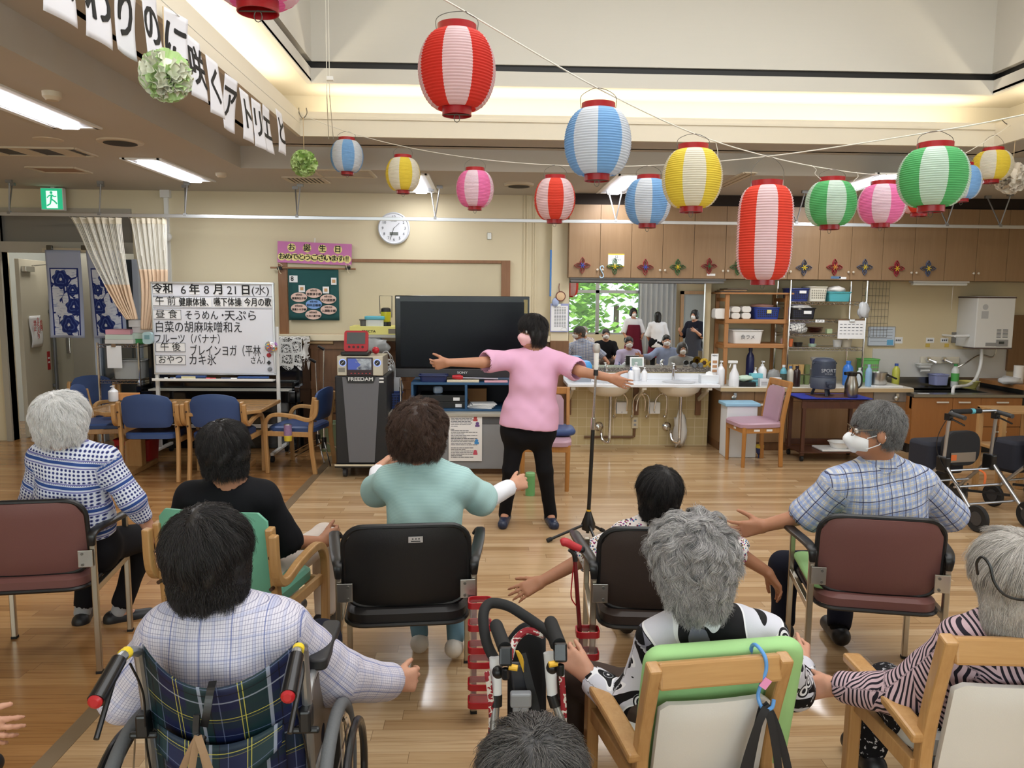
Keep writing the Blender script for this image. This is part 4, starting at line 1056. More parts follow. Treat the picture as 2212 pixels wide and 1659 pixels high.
def crate(name,label,cat,cx_,y_,z0,w_,d_,h_,c,group=None,mat=None,lat=True,lid=None,rim=None):
 """an open plastic basket: walls, floor, rim"""
 t=thing(name,label,cat,(cx_,y_,z0),0,group);m_=mat or M(name+'_%d_%d_%d'%c,c,0.4)
 b=MB();e=0.006;k=0.90
 lo=[Vector((p[0]*k,p[1]*k,0.0))for p in rrect(w_,d_,0.03,4)];hi=[Vector((p[0],p[1],h_))for p in rrect(w_,d_,0.03,4)]
 hi2=[Vector((p[0],p[1],h_))for p in rrect(w_-2*e,d_-2*e,0.026,4)];lo2=[Vector((p[0]*k,p[1]*k,e))for p in rrect(w_-2*e,d_-2*e,0.026,4)]
 b.ring([lo,hi,hi2,lo2]);b.build('body',m_,t,True,angle=40)
 b=MB();b.tube([Vector((p[0],p[1],h_))for p in rrect(w_+0.006,d_+0.006,0.032,4)],0.007,6,closed=True);b.build('rim',m_ if rim is None else rim,t,True)
 if lat:
  b=MB();dk_=M('basket_hole',(40,42,60),0.8)if sum(c)<420 else M('basket_hole_pale',(150,146,132),0.8);nx=max(4,int(w_/0.026))
  for j in range(4):
   z_=h_*(0.24+0.17*j);kk=k+(1-k)*z_/h_
   for i in range(nx):
    x_=(i-(nx-1)/2)*(w_*0.86/nx)*kk;b.bx(x_-w_*0.26/nx,x_+w_*0.26/nx,-d_/2*kk-0.0015,-d_/2*kk+0.001,z_-h_*0.055,z_+h_*0.055)
  stuff(b.build('lattice',dk_,t))
 if lid:b=MB();b.rbox((0,0,h_+0.012),(w_+0.01,d_+0.01,0.022),0.03);b.build('lid',lid,t,True)
 return t
def slab(name,label,cat,x_,y_,z0,d,mat,rz=0.0,group=None,bevel=0.003):
 b=MB();b.box((x_,y_,z0+d[2]/2),d,rz);return tag(b.build(name,mat,None,bevel=bevel),label,cat,group)
q=at(935,825,SY);crate('plastic_tray','dark blue open plastic tray on the blue shelf unit below the television','tray',q.x,SY+0.1,sz,0.26,0.16,0.06,(30,44,92),lat=False)
um=thing('folding_umbrella','red-handled folded stick lying on top of the blue shelf unit','stick',at(1000,822,SY+0.08))
b=MB();b.tube([Vector((-0.10,0,0.035)),Vector((-0.03,0,0.032)),Vector((0.0,0,0.028))],[0.016,0.026,0.016],10);b.build('handle',M('red_plastic',(190,32,44),0.4),um,True)
b=MB();b.cyl((0,0,0.026),(0.33,0.02,0.016),0.009,n=10);b.build('shaft',M('shaft_grey',(150,150,160),0.3,0.7),um,True)
q=at(1000,834,SY+0.02);slab('folded_paper','folded cream leaflet at the front edge of the blue shelf unit','paper',q.x,SY+0.05,sz,(0.30,0.07,0.02),M('cream_paper',(224,212,186),0.8))
q=at(1085,822,SY+0.1);slab('pink_leaflet','pink printed leaflets on the right of the blue shelf unit','paper',q.x-0.06,SY+0.06,sz,(0.22,0.10,0.012),M('pink_paper',(228,170,184),0.8))
zb_=dz+0.02
q=at(960,880,SY);vp_=thing('video_player','black video player with a pale sticker in the left bay of the blue shelf unit','video player',(q.x,SY+0.22,zb_))
b=MB();b.bx(-0.22,0.22,-0.16,0.16,0,0.06);b.build('case',m_blk,vp_,bevel=0.003);b=MB();b.bx(0.10,0.16,-0.163,-0.16,0.01,0.04);b.build('sticker',m_paper,vp_)
dk2=dup(vp_,'second black disc player stacked on the video player in the left bay',(q.x-0.02,SY+0.22,zb_+0.062),0)
q=at(948,862,SY);slab('tissue_pack','crumpled clear packet on the stacked players in the left bay','packet',q.x-0.02,SY+0.18,zb_+0.124,(0.09,0.06,0.07),M('pale_blue_film',(176,196,220),0.3),0.4,bevel=0.02)
q=at(1030,880,SY)
for k in range(4):slab('paper_sheet','curled white sheets heaped in the right bay of the blue shelf unit','paper',q.x+0.03+0.01*k,SY+0.14,zb_+0.011*k,(0.26-0.01*k,0.2,0.009),m_paper,0.12*k-0.2,'sheets in the shelf unit')
q=at(1028,862,SY);slab('cardboard_box','brown cardboard box at the back of the right shelf bay','box',q.x,SY+0.36,zb_,(0.2,0.16,0.16),M('cardboard',(150,108,66),0.8))
# desk microphone, posters on the desk front
dm=thing('desk_microphone_stand','grey round-based desk microphone stand at the left of the grey desk','stand',(at(866,887,DY+0.2).x,DY+0.2,dz))
b=MB();b.lathe([(0.075,0),(0.072,0.014),(0.03,0.03),(0.016,0.045)]);b.build('base',m_steel,dm,True);b=MB();b.cyl((0,0,0.04),(0,0,0.30),0.009,n=10);b.cyl((0,0,0.16),(0,0,0.22),0.013,n=10);b.build('pole',m_chrome,dm,True)
def poster(name,label,x0p,y0p,x1p,y1p,Y,rows):
 a,c_=at(x0p,y0p,Y),at(x1p,y1p,Y);t=thing(name,label,'poster',((a.x+c_.x)/2,Y,(a.z+c_.z)/2));w_,h_=c_.x-a.x,a.z-c_.z
 b=MB();b.bx(-w_/2,w_/2,-0.001,0.001,-h_/2,h_/2);b.build('sheet',m_paper,t)
 b=MB();r_=random.Random(3)
 for k in range(rows):
  z_=h_/2*(0.90-1.8*k/rows)
  if k in(7,19):continue
  x_=-w_/2*0.86
  while x_<w_/2*0.70-(0.2*w_ if k<6 else 0):
   l_=w_*r_.uniform(0.03,0.14);b.bx(x_,min(x_+l_,w_/2*0.72),-0.002,-0.0012,z_-h_*0.006,z_+h_*0.006);x_+=l_+w_*0.012
   if r_.random()<0.06:break
 b.build('lettering',M('grey_ink'),t)
 for dx_,dz_,c1 in((0.30,0.40,(190,80,80)),(0.36,0.28,(110,80,140)),(0.34,-0.09,(70,150,220)),(0.30,-0.32,(210,90,110))):
  b=MB();b.ball((dx_*w_,-0.002,dz_*h_+0.012),(0.016,0.001,0.016),10);b.bx(dx_*w_-0.02,dx_*w_+0.02,-0.0025,-0.0015,dz_*h_-0.02,dz_*h_);b.build('printed_figure',M('print_%d'%c1[0],c1,0.7),t)
 return t
poster('paper_poster','white A3 notice with small print and little coloured drawings taped to the grey desk',969,895,1041,996,DY+0.018,27)
poster('paper_poster','second notice on the grey desk, mostly hidden behind the brown-haired head',875,930,947,994,DY+0.02,16)
# ------------------------------------------------------------------ karaoke cabinet
KYY=6.90
a,c_=at(722,770,KYY),at(838,1010,KYY)
kw_=c_.x-a.x;zt_=at(770,812,KYY).z;z0_=at(770,1003,KYY).z
kk=thing('karaoke_cabinet','tall black karaoke speaker cabinet on casters with a grey tapered front','karaoke machine',((a.x+c_.x)/2,KYY,0))
b=MB();b.bx(-kw_/2,kw_/2,0,0.52,z0_,zt_);b.build('cabinet',M('cabinet_black',(26,27,31),0.5),kk,bevel=0.012)
b=MB();t1,t0=0.165,0.115
b.prism([(-t0,z0_+0.02),(t0,z0_+0.02),(t1+0.0,zt_-0.01),(-t1,zt_-0.01)],0,0.008,Matrix(((1,0,0),(0,0,-1),(0,1,0))),(0.0,0.0,0));b.build('grille',M('speaker_grille',(116,118,124),0.8,0.2,bump=0.5,bs=700),kk)
b=MB();b.prism([(-0.115,zt_-0.062),(0.115,zt_-0.062),(0.135,zt_+0.0),(-0.135,zt_+0.0)],0.008,0.016,Matrix(((1,0,0),(0,0,-1),(0,1,0))));o_=b.build('name_plate',m_blk,kk)
text('lettering','FREEDAM',0.046,(0,-0.018,zt_-0.028),X,M('silver_ink'),o_,bold=0.03,world=False,sx=1.15)
b=MB();b.bx(-kw_/2-0.01,kw_/2+0.01,-0.02,0.54,z0_-0.03,z0_);b.build('base_plate',m_blk,kk,bevel=0.006)
b=MB();b.bx(-kw_/2-0.01,kw_/2+0.01,-0.026,-0.02,z0_-0.012,z0_+0.004);b.build('base_trim',M('cream_trim',(222,214,190),0.4),kk)
for sx_ in(-1,1):
 for y_ in(0.06,0.46):
  b=MB();b.cyl((sx_*(kw_/2-0.07)-0.016,y_,0.047),(sx_*(kw_/2-0.07)+0.016,y_,0.047),0.046,n=18);b.bx(sx_*(kw_/2-0.07)-0.03,sx_*(kw_/2-0.07)+0.03,y_-0.02,y_+0.02,0.075,z0_-0.03);b.build('caster',M('caster_grey',(58,60,64),0.5),kk,True)
b=MB();b.bx(kw_/2-0.09,kw_/2-0.03,-0.002,0,zt_-0.03,zt_-0.015);b.bx(kw_/2-0.08,kw_/2-0.03,-0.002,0,zt_-0.06,zt_-0.045);b.build('label_strip',m_paper,kk)
zu0=zt_+0.003;zu1=at(770,769,KYY).z
a,c_=at(728,769,KYY),at(828,812,KYY)
ku=thing('karaoke_player','beige karaoke player with a small screen and two dials on the black cabinet','karaoke player',((a.x+c_.x)/2,KYY-0.01,zu0));uw=c_.x-a.x;uh=zu1-zu0
b=MB();b.bx(-uw/2,uw/2,0,0.34,0,uh);b.build('case',M('champagne_metal',(196,188,170),0.35,0.4),ku,bevel=0.006)
b=MB();b.bx(-uw*0.29,uw*0.28,-0.012,0,0.0,uh-0.012);b.build('screen_frame',M('dark_maroon',(46,22,28),0.3),ku,bevel=0.004)
def ks():
 g=NG('karaoke_screen');co=g.coord();x,y,z=g.sep(co)
 f=g.math('GREATER_THAN',g.math('ADD',x,g.math('MULTIPLY',g.noise(co,14,3),0.16)),0.06)
 c1=g.mix(f,srgb((70,86,160)),g.ramp(g.noise(co,20,4),[(0.3,(60,64,76)),(0.7,(170,178,184))]))
 return g.fin(c1,0.2,0,0.5,**{'Emission Color':c1,'Emission Strength':0.35})
b=MB();b.bx(-uw*0.26,uw*0.25,-0.014,-0.012,0.055,uh-0.022);b.build('screen',ks(),ku)
for s in(-1,1):
 b=MB();b.lathe([(0.026,0),(0.024,0.012)],(s*uw*0.375,0,uh*0.66),20,frame((0,-1,0)));o_=b.build('dial',m_blk,ku,True)
 b=MB();b.beam(Vector((s*uw*0.375-0.012,-0.0135,uh*0.66-0.012)),Vector((s*uw*0.375+0.012,-0.0135,uh*0.66+0.012)),0.006,0.003,Y_);b.build('pointer',m_whp,o_)
 b=MB();b.lathe([(0.034,0.0),(0.034,0.002)],(s*uw*0.375,0,uh*0.66),20,frame((0,-1,0)));b.build('lit_ring',emit('dial_glow',(150,170,235),0.6),ku)
b=MB();b.bx(-uw*0.47,-uw*0.33,-0.002,0,0.03,uh*0.40);b.build('speaker_mesh',M('mesh_grey',(140,138,130),0.7,0.3),ku)
b=MB()
for k in range(6):b.bx(-uw*0.2+0.05*k*uw*1.6,-uw*0.2+0.05*k*uw*1.6+0.012,-0.0145,-0.012,0.018,0.026)
b.build('button',M('button_red',(190,60,60),0.4),ku)
zr=zu1+0.003
rt_=thing('song_selector','red portable song selector with a grey screen propped on the karaoke player','song selector',(at(766,765,KYY).x,KYY+0.10,zr))
b=MB();b.bx(-0.125,0.125,-0.11,0.08,0,0.035);b.build('cradle',m_blk,rt_,bevel=0.01)
mt_=Matrix.Rotation(R(-14),4,'X');b=MB();b.T=Matrix.Translation((0,-0.02,0.035))@mt_;b.rbox((0,0,0.09),(0.215,0.03,0.19),0.025,axis='y');b.build('case',M('selector_red',(178,40,50),0.35),rt_,True)
b=MB();b.T=Matrix.Translation((0,-0.02,0.035))@mt_;b.box((0,-0.0165,0.115),(0.165,0.004,0.105));b.build('screen',M('lcd_dark',(92,96,98),0.2),rt_)
b=MB();b.T=Matrix.Translation((0,-0.02,0.035))@mt_
for x_ in(-0.06,-0.02,0.02,0.06):b.cyl((x_,-0.015,0.035),(x_,-0.02,0.035),0.011,n=10)
b.build('buttons',M('button_dark',(60,20,24),0.4),rt_)
# two microphone stands folded beside the piano
def folded_stand(label,px_,Y,top,tilt):
 p=ground(at(px_,990,Y));t=thing('microphone_stand',label,'microphone stand',p,0.3)
 b=MB();b.cyl((0,0,0.12),(0,0,0.62),0.011,n=12);b.build('lower_tube',m_chrome,t,True);b=MB();b.cyl((0,0,0.62),(tilt,0,top),0.007,n=12);b.build('upper_tube',m_chrome,t,True)
 b=MB();b.cyl((0,0,0.58),(0,0,0.66),0.019,n=12);b.box((0.02,0,0.62),(0.05,0.02,0.025));b.build('clutch',m_blk,t,True)
 b=MB();b.cyl((tilt,0,top),(tilt-0.06,-0.02,top+0.035),0.016,0.012,n=10);b.build('clip',m_blk,t,True)
 b=MB();b.cyl((0,0,0.13),(0,0,0.24),0.024,n=12);b.build('hub',m_blk,t,True)
 for k in range(3):
  a=2*PI*k/3+0.6;b=MB();b.cyl((0,0,0.2),(math.cos(a)*0.34,math.sin(a)*0.34,0.012),0.008,n=8);b.build('leg',m_chrome,t,True)
folded_stand('chrome microphone stand with a black clip left of the karaoke cabinet',701,7.62,1.12,0.015)
folded_stand('lower chrome microphone stand beside the piano, behind the taller one',688,7.78,0.98,-0.01)
wbk=thing('waste_basket','pale green round waste basket behind the microphone stands','waste basket',ground(at(716,970,8.15)))
b=MB();b.lathe([(0.10,0),(0.13,0.30),(0.122,0.30),(0.094,0.01)]);b.build('body',M('pale_green',(128,142,108),0.5),wbk,True);b=MB();b.tube([Vector((math.cos(k*PI/12)*0.13,math.sin(k*PI/12)*0.13,0.3))for k in range(24)],0.006,6,closed=True);b.build('rim',M('pale_green'),wbk,True)
# ------------------------------------------------------------------ shelf by the television with the yellow box
EY=8.25
a=at(755,722,EY);ez=at(800,722,EY).z
es=thing('wire_shelf','low steel shelf behind the television carrying the yellow box','shelf',(at(835,722,EY).x,EY+0.1,0))
b=MB();b.bx(-0.40,0.5,-0.2,0.2,ez-0.03,ez);b.build('shelf_board',M('shelf_grey',(170,168,160),0.4,0.5),es)
b=MB();b.bx(-0.40,0.5,-0.2,0.2,0.4,0.42);b.build('shelf_board',M('shelf_grey'),es)
for sx_ in(-0.39,0.49):
 for y_ in(-0.19,0.19):b=MB();b.cyl((sx_,y_,0),(sx_,y_,ez+0.0),0.012,n=10);b.build('post',m_steel,es,True)
a,c_=at(755,702,EY-0.08),at(880,720,EY-0.08)
yb=thing('yellow_box','flat yellow cardboard box with black lettering left of the television','box',((a.x+c_.x)/2,EY+0.1,ez));yw=c_.x-a.x
b=MB();b.bx(-yw/2,yw/2,-0.18,0.16,0,0.088);b.build('carton',M('box_yellow',(226,218,128),0.6),yb,bevel=0.002)
b=MB();b.bx(yw/2-0.20,yw/2-0.01,-0.182,-0.18,0.012,0.062);b.build('label',M('label_grey',(120,112,96),0.6),yb)
text('lettering','ERECTA',0.034,(-yw/2+0.20,-0.1815,0.034),X,m_ink,yb,bold=0.03,world=False,sx=1.2)
q=at(810,700,EY);tc=thing('tissue_container','white plastic tub with a turquoise lid on the yellow box','container',(q.x,EY,ez+0.0885))
b=MB();b.rbox((0,0,0.035),(0.19,0.12,0.07),0.04);b.build('tub',M('frosted_plastic',(206,210,204),0.4),tc,True);b=MB();b.rbox((0,0,0.085),(0.215,0.135,0.04),0.05);b.build('lid',M('turquoise',(88,172,190),0.4),tc,True,bevel=0.01)
q=at(786,703,EY);crate('grey_cup','small dark grey box beside the turquoise-lidded tub','box',q.x,EY,ez+0.0885,0.08,0.08,0.065,(86,86,86),lat=False)
q=at(833,690,EY);ln=thing('camping_lantern','yellow and black camping lantern with a raised wire handle on the yellow box','lantern',(q.x,EY+0.03,ez+0.0885))
b=MB();b.lathe([(0.055,0),(0.055,0.04),(0.045,0.045)]);b.build('base',m_blk,ln,True);b=MB();b.lathe([(0.045,0.045),(0.055,0.10),(0.055,0.15)]);b.build('body',M('lantern_yellow',(190,182,40),0.35),ln,True);b=MB();b.lathe([(0.055,0.15),(0.05,0.185),(0.03,0.195)]);b.build('cap',m_blk,ln,True)
b=MB();b.tube([Vector((-0.062,0,0.13)),Vector((-0.066,0,0.32)),Vector((0.066,0,0.32)),Vector((0.062,0,0.09))],0.004,6);b.build('handle',m_blk,ln,True)
# plastic bags and cables in the corner
def crumple(name,label,cat,c,r,mat,seed,group=None):
 b=MB();b.ball((0,0,0),1.0,20);vs=[]
 for p in b.v:
  n_=mnoise.noise(Vector(p)*2.2+Vector((seed,0,0)))*0.35+mnoise.noise(Vector(p)*6+Vector((0,seed,0)))*0.12
  vs.append(tuple(Vector((p[0]*r[0],p[1]*r[1],max(p[2],-0.75)*r[2]))*(1+n_)+Vector(c)))
 b.v=vs;return tag(b.build(name,mat,None,True,angle=180),label,cat,group)
q=at(795,745,EY);crumple('plastic_bag','crumpled clear bag under the shelf behind the karaoke machine','bag',(q.x+0.08,EY-0.08,q.z-0.02),(0.16,0.10,0.11),M('film_grey',(150,152,150),0.3),1.0)
q=at(838,800,7.5);crumple('white_bag','white plastic bag of cables stuffed beside the television','bag',(q.x+0.0,7.58,dz+0.17),(0.12,0.09,0.21),M('film_white',(206,206,206),0.35),4.0)
cbm=MB()
for k in range(9):
 c0_=at(836+rng.uniform(-8,8),790+rng.uniform(-22,24),7.45);r_=rng.uniform(0.05,0.13)
 cbm.tube([c0_+Vector((math.cos(t)*r_*0.6,-0.02*math.sin(2*t+k),math.sin(t)*r_))for t in[2*PI*i/24 for i in range(24)]],0.005,6,closed=True)
stuff(tag(cbm.build('cable_tangle',M('cable_white',(198,198,196),0.5),None,True),'tangle of white cables hanging beside the television','cables'))
q=at(804,760,KYY);b=MB();b.ball((q.x,KYY+0.22,zu1+0.036),0.034);tag(b.build('red_ball',M('red_plastic'),None,True),'red foam ball on the karaoke player beside the song selector','ball')
q=at(848,880,7.6);crate('blue_basket','dark blue basket low behind the desk microphone stand','basket',q.x+0.02,7.35,dz,0.20,0.2,0.14,(36,60,120))
q=at(296,960,7.45);crate('red_basket','red plastic basket on the floor under the wooden table','basket',q.x,7.45,0.001,0.34,0.26,0.26,(170,26,34))
# ------------------------------------------------------------------ wall cupboards
m_cup=wood('cupboard_wood',(152,122,90),(140,110,78),0.42,'z',0.6)
m_cup2=wood('counter_wood',(146,112,78),(132,98,66),0.42,'z',0.6)
m_cup3=wood('sink_cabinet_wood',(162,108,58),(150,97,50),0.4,'z',0.5)
m_gap=M('painted_gap_shade',(36,24,16),0.8)
m_knob=M('pale_knob',(206,196,180),0.35)
CYF=8.40
edges=[1228.5,1363.5,1498.5,1635,1769.5,1906.5,2042,2175.5,2310]
zc0,zc1=at(1640,603,CYF).z,at(1640,446,CYF).z
which=['first on the left above the mirror','above the mirror, holding a red and a green paper flower','above the right end of the mirror, with two small white labels','behind the tall red and white lantern','above the wire rack, holding a red and a grey-blue flower','right of the wire rack, with a red and a grey-blue flower','plain, above the strip lamp and water heater','at the right edge of the picture']
for i in range(8):
 xa,xb=at(edges[i],560,CYF).x,at(edges[i+1],560,CYF).x
 t=thing('wall_cupboard','two-door brown wall cupboard '+which[i],'cupboard',((xa+xb)/2,CYF,zc0),0,'brown wall cupboards over the kitchen counter');w_=xb-xa;h_=zc1-zc0
 b=MB();b.bx(-w_/2+0.001,w_/2-0.001,0.02,KY-CYF,0,h_);b.build('body',m_cup2,t)
 for s in(0,1):
  b=MB();b.bx(-w_/2+w_/2*s+0.002,w_/2*s-0.002,0.0,0.018,0.002,h_-0.002);o_=b.build('door',m_cup,t,bevel=0.0015)
  kx=-0.028 if s==0 else 0.028
  b=MB();b.lathe([(0.006,0),(0.006,0.012),(0.012,0.018),(0.012,0.024),(0.004,0.028)],(kx,0,0.085),14,frame((0,-1,0)));b.build('knob',m_knob,o_,True)
b=MB();b.bx(pR,X1,CYF+0.03,KY,zc1,CEIL);struct(b.build('cupboard_gap_shade',m_gap))  # dark box paints the shade in the gap over the cupboards
# loop-paper flowers taped on the cupboard doors
fl_c={'r':(170,40,60),'b':(60,96,190),'g':(40,120,70),'y':(232,200,50),'n':(92,104,132),'o':(214,150,60)}
for k,(fx,fy,oc,ic,dsc)in enumerate(((1258,573,'r','b','red paper flower with a blue middle, leftmost on the cupboards'),(1328,575,'g','y','green paper flower with a yellow middle on the small white notice'),(1394,577,'r','b','red paper flower with a blue middle, beside the yellow-centred green one to its right'),(1464,577,'g','y','green paper flower with a yellow middle between two red flowers'),(1532,575,'r','g','red paper flower with a green middle left of the tall lantern'),(1594,577,'g','r','green paper flower partly hidden by the tall red and white lantern'),(1737,578,'n','y','grey-blue paper flower just right of the tall red and white lantern'),(1803,577,'r','o','red paper flower with an orange middle above the wire rack'),(1868,577,'n','y','grey-blue paper flower between the two red ones over the rack'),(1937,580,'r','y','red paper flower with a yellow cross middle near the right'),(2005,580,'n','y','grey-blue paper flower with a yellow cross, rightmost on the cupboards'))):
 t=thing('paper_flower',dsc,'paper flower',at(fx,fy,CYF-0.012),0,'loop-paper flowers on the wall cupboards')
 mm_=M('craft_paper_'+oc,fl_c[oc],0.85);mi=M('craft_paper_'+ic,fl_c[ic],0.85)
 for q in range(4):
  a=q*PI/2+R(90);b=MB()
  for w_,l_ in((0.024,0.088),(0.012,0.06)):
   L_=[Vector((math.cos(a)*u-math.sin(a)*v,0,math.sin(a)*u+math.cos(a)*v))for u,v in[(l_*s_,w_*math.sin(PI*s_)**1.2*sg)for sg,rg in((1,[i/8 for i in range(9)]),(-1,[1-i/8 for i in range(1,8)]))for s_ in rg]]
   b.ring([[p+Vector((0,-0.010,0))for p in L_],[p+Vector((0,0.010,0))for p in L_]],cap=False)
  b.build('petal',mm_,t,solid=0.0022)
 b=MB()
 for q in range(6):a=q*PI/3;b.beam((0,-0.012,0),(math.cos(a)*0.03,-0.012,math.sin(a)*0.03),0.009,0.005,Y_)
 b.build('middle',mi,t)
nt2=thing('cupboard_notice','small white notice with yellow edges on the second cupboard door','notice',at(1331,562,CYF-0.004))
b=MB();b.bx(-0.088,0.088,-0.001,0.002,-0.062,0.066);b.build('sheet',m_paper,nt2);b=MB();b.bx(-0.088,0.088,-0.002,-0.001,0.058,0.068);b.bx(-0.088,0.088,-0.002,-0.001,-0.068,-0.058);b.build('yellow_edge',M('craft_paper_y'),nt2)
text('lettering','12\nﾊﾞｽｹｯﾄ',0.034,(0,-0.003,0.02),X,M('grey_ink'),nt2,world=False)
sh=MB();q=at(1300,590,CYF-0.02);sh.tube([q+Vector(p)for p in spline([(0.02,0,0.055),(0.012,0,0.075),(-0.012,0,0.072),(-0.018,0,0.05),(0.0,0,0.015),(0.018,0,-0.02),(0.012,0,-0.045),(-0.012,0,-0.05),(-0.022,0,-0.03)],5)],0.006,8)
tag(sh.build('s_hook',M('pale_blue_plastic',(170,200,222),0.4),None,True),'pale blue S-shaped hook on the cupboard over the mirror','hook')
for x0_,x1_,y_ in((1527,1545,593),(1684,1695,596),(1795,1816,599),(1813,1828,600)):
 b=MB();a,c_=at(x0_,y_-2,CYF-0.003),at(x1_,y_+3,CYF-0.003);b.bx(a.x,c_.x,CYF-0.003,CYF-0.001,c_.z,a.z);tag(b.build('cupboard_label',m_paper if x0_!=1795 else M('label_blue',(86,120,160),0.7),None),{1527:'white label at the foot of the cupboard door left of the tall lantern',1684:'white label on the cupboard door right behind the tall lantern',1795:'blue strip label under the cupboard above the wire rack',1813:'white label end beside the blue strip under the cupboard'}[x0_],'label')
 # strip lamps under the cupboards
for x0_,x1_,y0_,y1_,lb in((1232,1568,598,606,'long unlit strip lamp under the cupboards over the mirror'),(1973,2094,607,615,'white strip lamp under the cupboards left of the water heater')):
 a,c_=at(x0_,y0_,CYF+0.06),at(x1_,y1_,CYF+0.06);t=thing('strip_lamp',lb,'lamp',((a.x+c_.x)/2,CYF+0.06,zc0));w_=c_.x-a.x
 b=MB();b.bx(-w_/2,w_/2,0,0.09,-0.02,0);b.build('housing',m_grey if x0_<1300 else m_whp,t);b=MB();b.bx(-w_/2+0.01,w_/2-0.01,0.01,0.08,-0.05,-0.02);b.build('diffuser',M('lamp_diffuser',(225,226,222),0.4)if x0_>1300 else m_grey,t,bevel=0.012)
 if x0_>1300:b=MB();q=at(2057,640,CYF+0.1);b.cyl((q.x-t.matrix_basis.translation.x,0.04,-0.05),(q.x-t.matrix_basis.translation.x,0.04,at(2057,669,CYF+0.1).z-zc0),0.0015,n=6);b.build('pull_cord',m_white,t)
 # ------------------------------------------------------------------ mirror, basin counter, tiles
MY=8.62
g_=NG('mirror_silver');g_.fin(srgb((236,238,236)),0.0,1.0);m_mirror=g_.m
a,c_=at(1231,607,MY),at(1517,794,MY)
b=MB();b.bx(pR+0.005,c_.x+0.08,MY+0.035,KY,at(1300,960,8.46).z,zc0);struct(b.build('wall_basin',m_kwall))
mr=thing('wall_mirror','wide frameless mirror over the wash basins reflecting the seated group','mirror',((a.x+c_.x)/2,MY,(a.z+c_.z)/2));mw,mh=c_.x-a.x,a.z-c_.z
b=MB();b.box((0,0.012,0),(mw,0.006,mh),m=Matrix.Rotation(R(0.68),4,'X').inverted());b.build('glass',m_mirror,mr)
b=MB();b.bx(mw/2,mw/2+0.008,-0.004,0.008,-mh/2,mh/2);b.bx(-mw/2,mw/2+0.008,-0.004,0.008,mh/2,mh/2+0.008);b.build('edge_trim',m_steel,mr)
def tile_mat():
 g=NG('square_tiles');co=g.coord();x,y,z=g.sep(co);s=0.102
 gx=g.math('LESS_THAN',g.math('FRACT',g.math('DIVIDE',x,s)),0.05);gz=g.math('LESS_THAN',g.math('FRACT',g.math('DIVIDE',z,s)),0.05)
 gr=g.math('MAXIMUM',gx,gz);n=g.white(g.comb(g.math('FLOOR',g.math('DIVIDE',x,s)),g.math('FLOOR',g.math('DIVIDE',z,s))))
 c=g.mix(gr,g.mix(n,srgb((198,178,132)),srgb((208,190,146))),srgb((222,208,174)));g.bump(g.math('SUBTRACT',1.0,gr),0.3,0.002)
 return g.fin(c,g.math('ADD',0.22,g.math('MULTIPLY',gr,0.5)))
TYF=8.46
b=MB();b.bx(pR+0.005,at(1529,900,TYF).x,TYF,MY+0.008,0,at(1400,803,TYF).z);struct(b.build('wall_tiled',tile_mat()))
def granite():
 g=NG('dark_granite');co=g.coord();c=g.ramp(g.vor(co,130,1),[(0.0,(58,54,50)),(0.6,(120,112,104)),(1.0,(176,166,154))]);return g.fin(c,0.25)
b=MB();b.bx(pR+0.005,at(1536,752,TYF).x,TYF-0.015,MY-0.001,at(1400,803,TYF).z,at(1400,794,TYF).z);struct(b.build('trim_10',granite()))
BYF=7.98
zbt=at(1400,830,BYF).z
xa,xb=at(1226,840,BYF).x,at(1556,840,BYF).x
bc_=thing('basin_counter','white wash counter with two round basins under the mirror','wash basin',((xa+xb)/2,BYF,zbt));w_=xb-xa
m_cer=M('white_ceramic',(232,234,238),0.18,0,0.5)
b=MB();b.bx(-w_/2,w_/2,0,TYF-BYF-0.002,-0.035,0);b.build('countertop',m_cer,bc_,bevel=0.006)
b=MB();b.bx(-w_/2,w_/2,TYF-BYF-0.02,TYF-BYF-0.002,0,0.07);b.build('splash_back',m_cer,bc_,bevel=0.004)
bxs=[at(1315,850,BYF+0.2).x-(xa+xb)/2,at(1467,850,BYF+0.2).x-(xa+xb)/2]
for x_ in bxs:
 b=MB();b.lathe([(0.05,-0.155),(0.14,-0.145),(0.21,-0.10),(0.245,-0.036)],(x_,0.228,0),32);b.build('bowl',M('bowl_cream',(226,220,206),0.25),bc_,True)
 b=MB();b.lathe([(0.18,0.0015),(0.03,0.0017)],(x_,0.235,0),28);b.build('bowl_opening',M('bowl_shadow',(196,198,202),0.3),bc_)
 b=MB();b.cyl((x_+0.02,0.20,-0.155),(x_+0.02,0.20,-0.62),0.017,n=12);b.tube(spline([(x_+0.02,0.20,-0.60),(x_+0.01,0.20,-0.66),(x_-0.05,0.24,-0.64),(x_-0.06,0.30,-0.55),(x_-0.06,0.455,-0.53)],5),0.016,10);b.build('drain_pipe',m_chrome,bc_,True)
 b=MB();b.lathe([(0.05,0),(0.035,0.012)],(x_-0.06,0.465,-0.53),16,frame((0,-1,0)));b.build('wall_flange',m_chrome,bc_,True)
 for d_ in(0.10,0.30):
  sg=1 if x_<0 else-1
  b=MB();b.tube(spline([(x_+sg*d_,0.46,-0.42),(x_+sg*d_,0.36,-0.40),(x_+sg*d_,0.33,-0.20),(x_+sg*(d_+0.06),0.30,-0.14),(x_+sg*(d_+0.12),0.32,-0.20),(x_+sg*(d_+0.13),0.36,-0.34)],5),0.008,8);b.build('supply_pipe',m_chrome,bc_,True)
  b=MB();b.ball((x_+sg*d_,0.40,-0.41),0.022,10);b.build('valve',m_chrome,bc_,True)
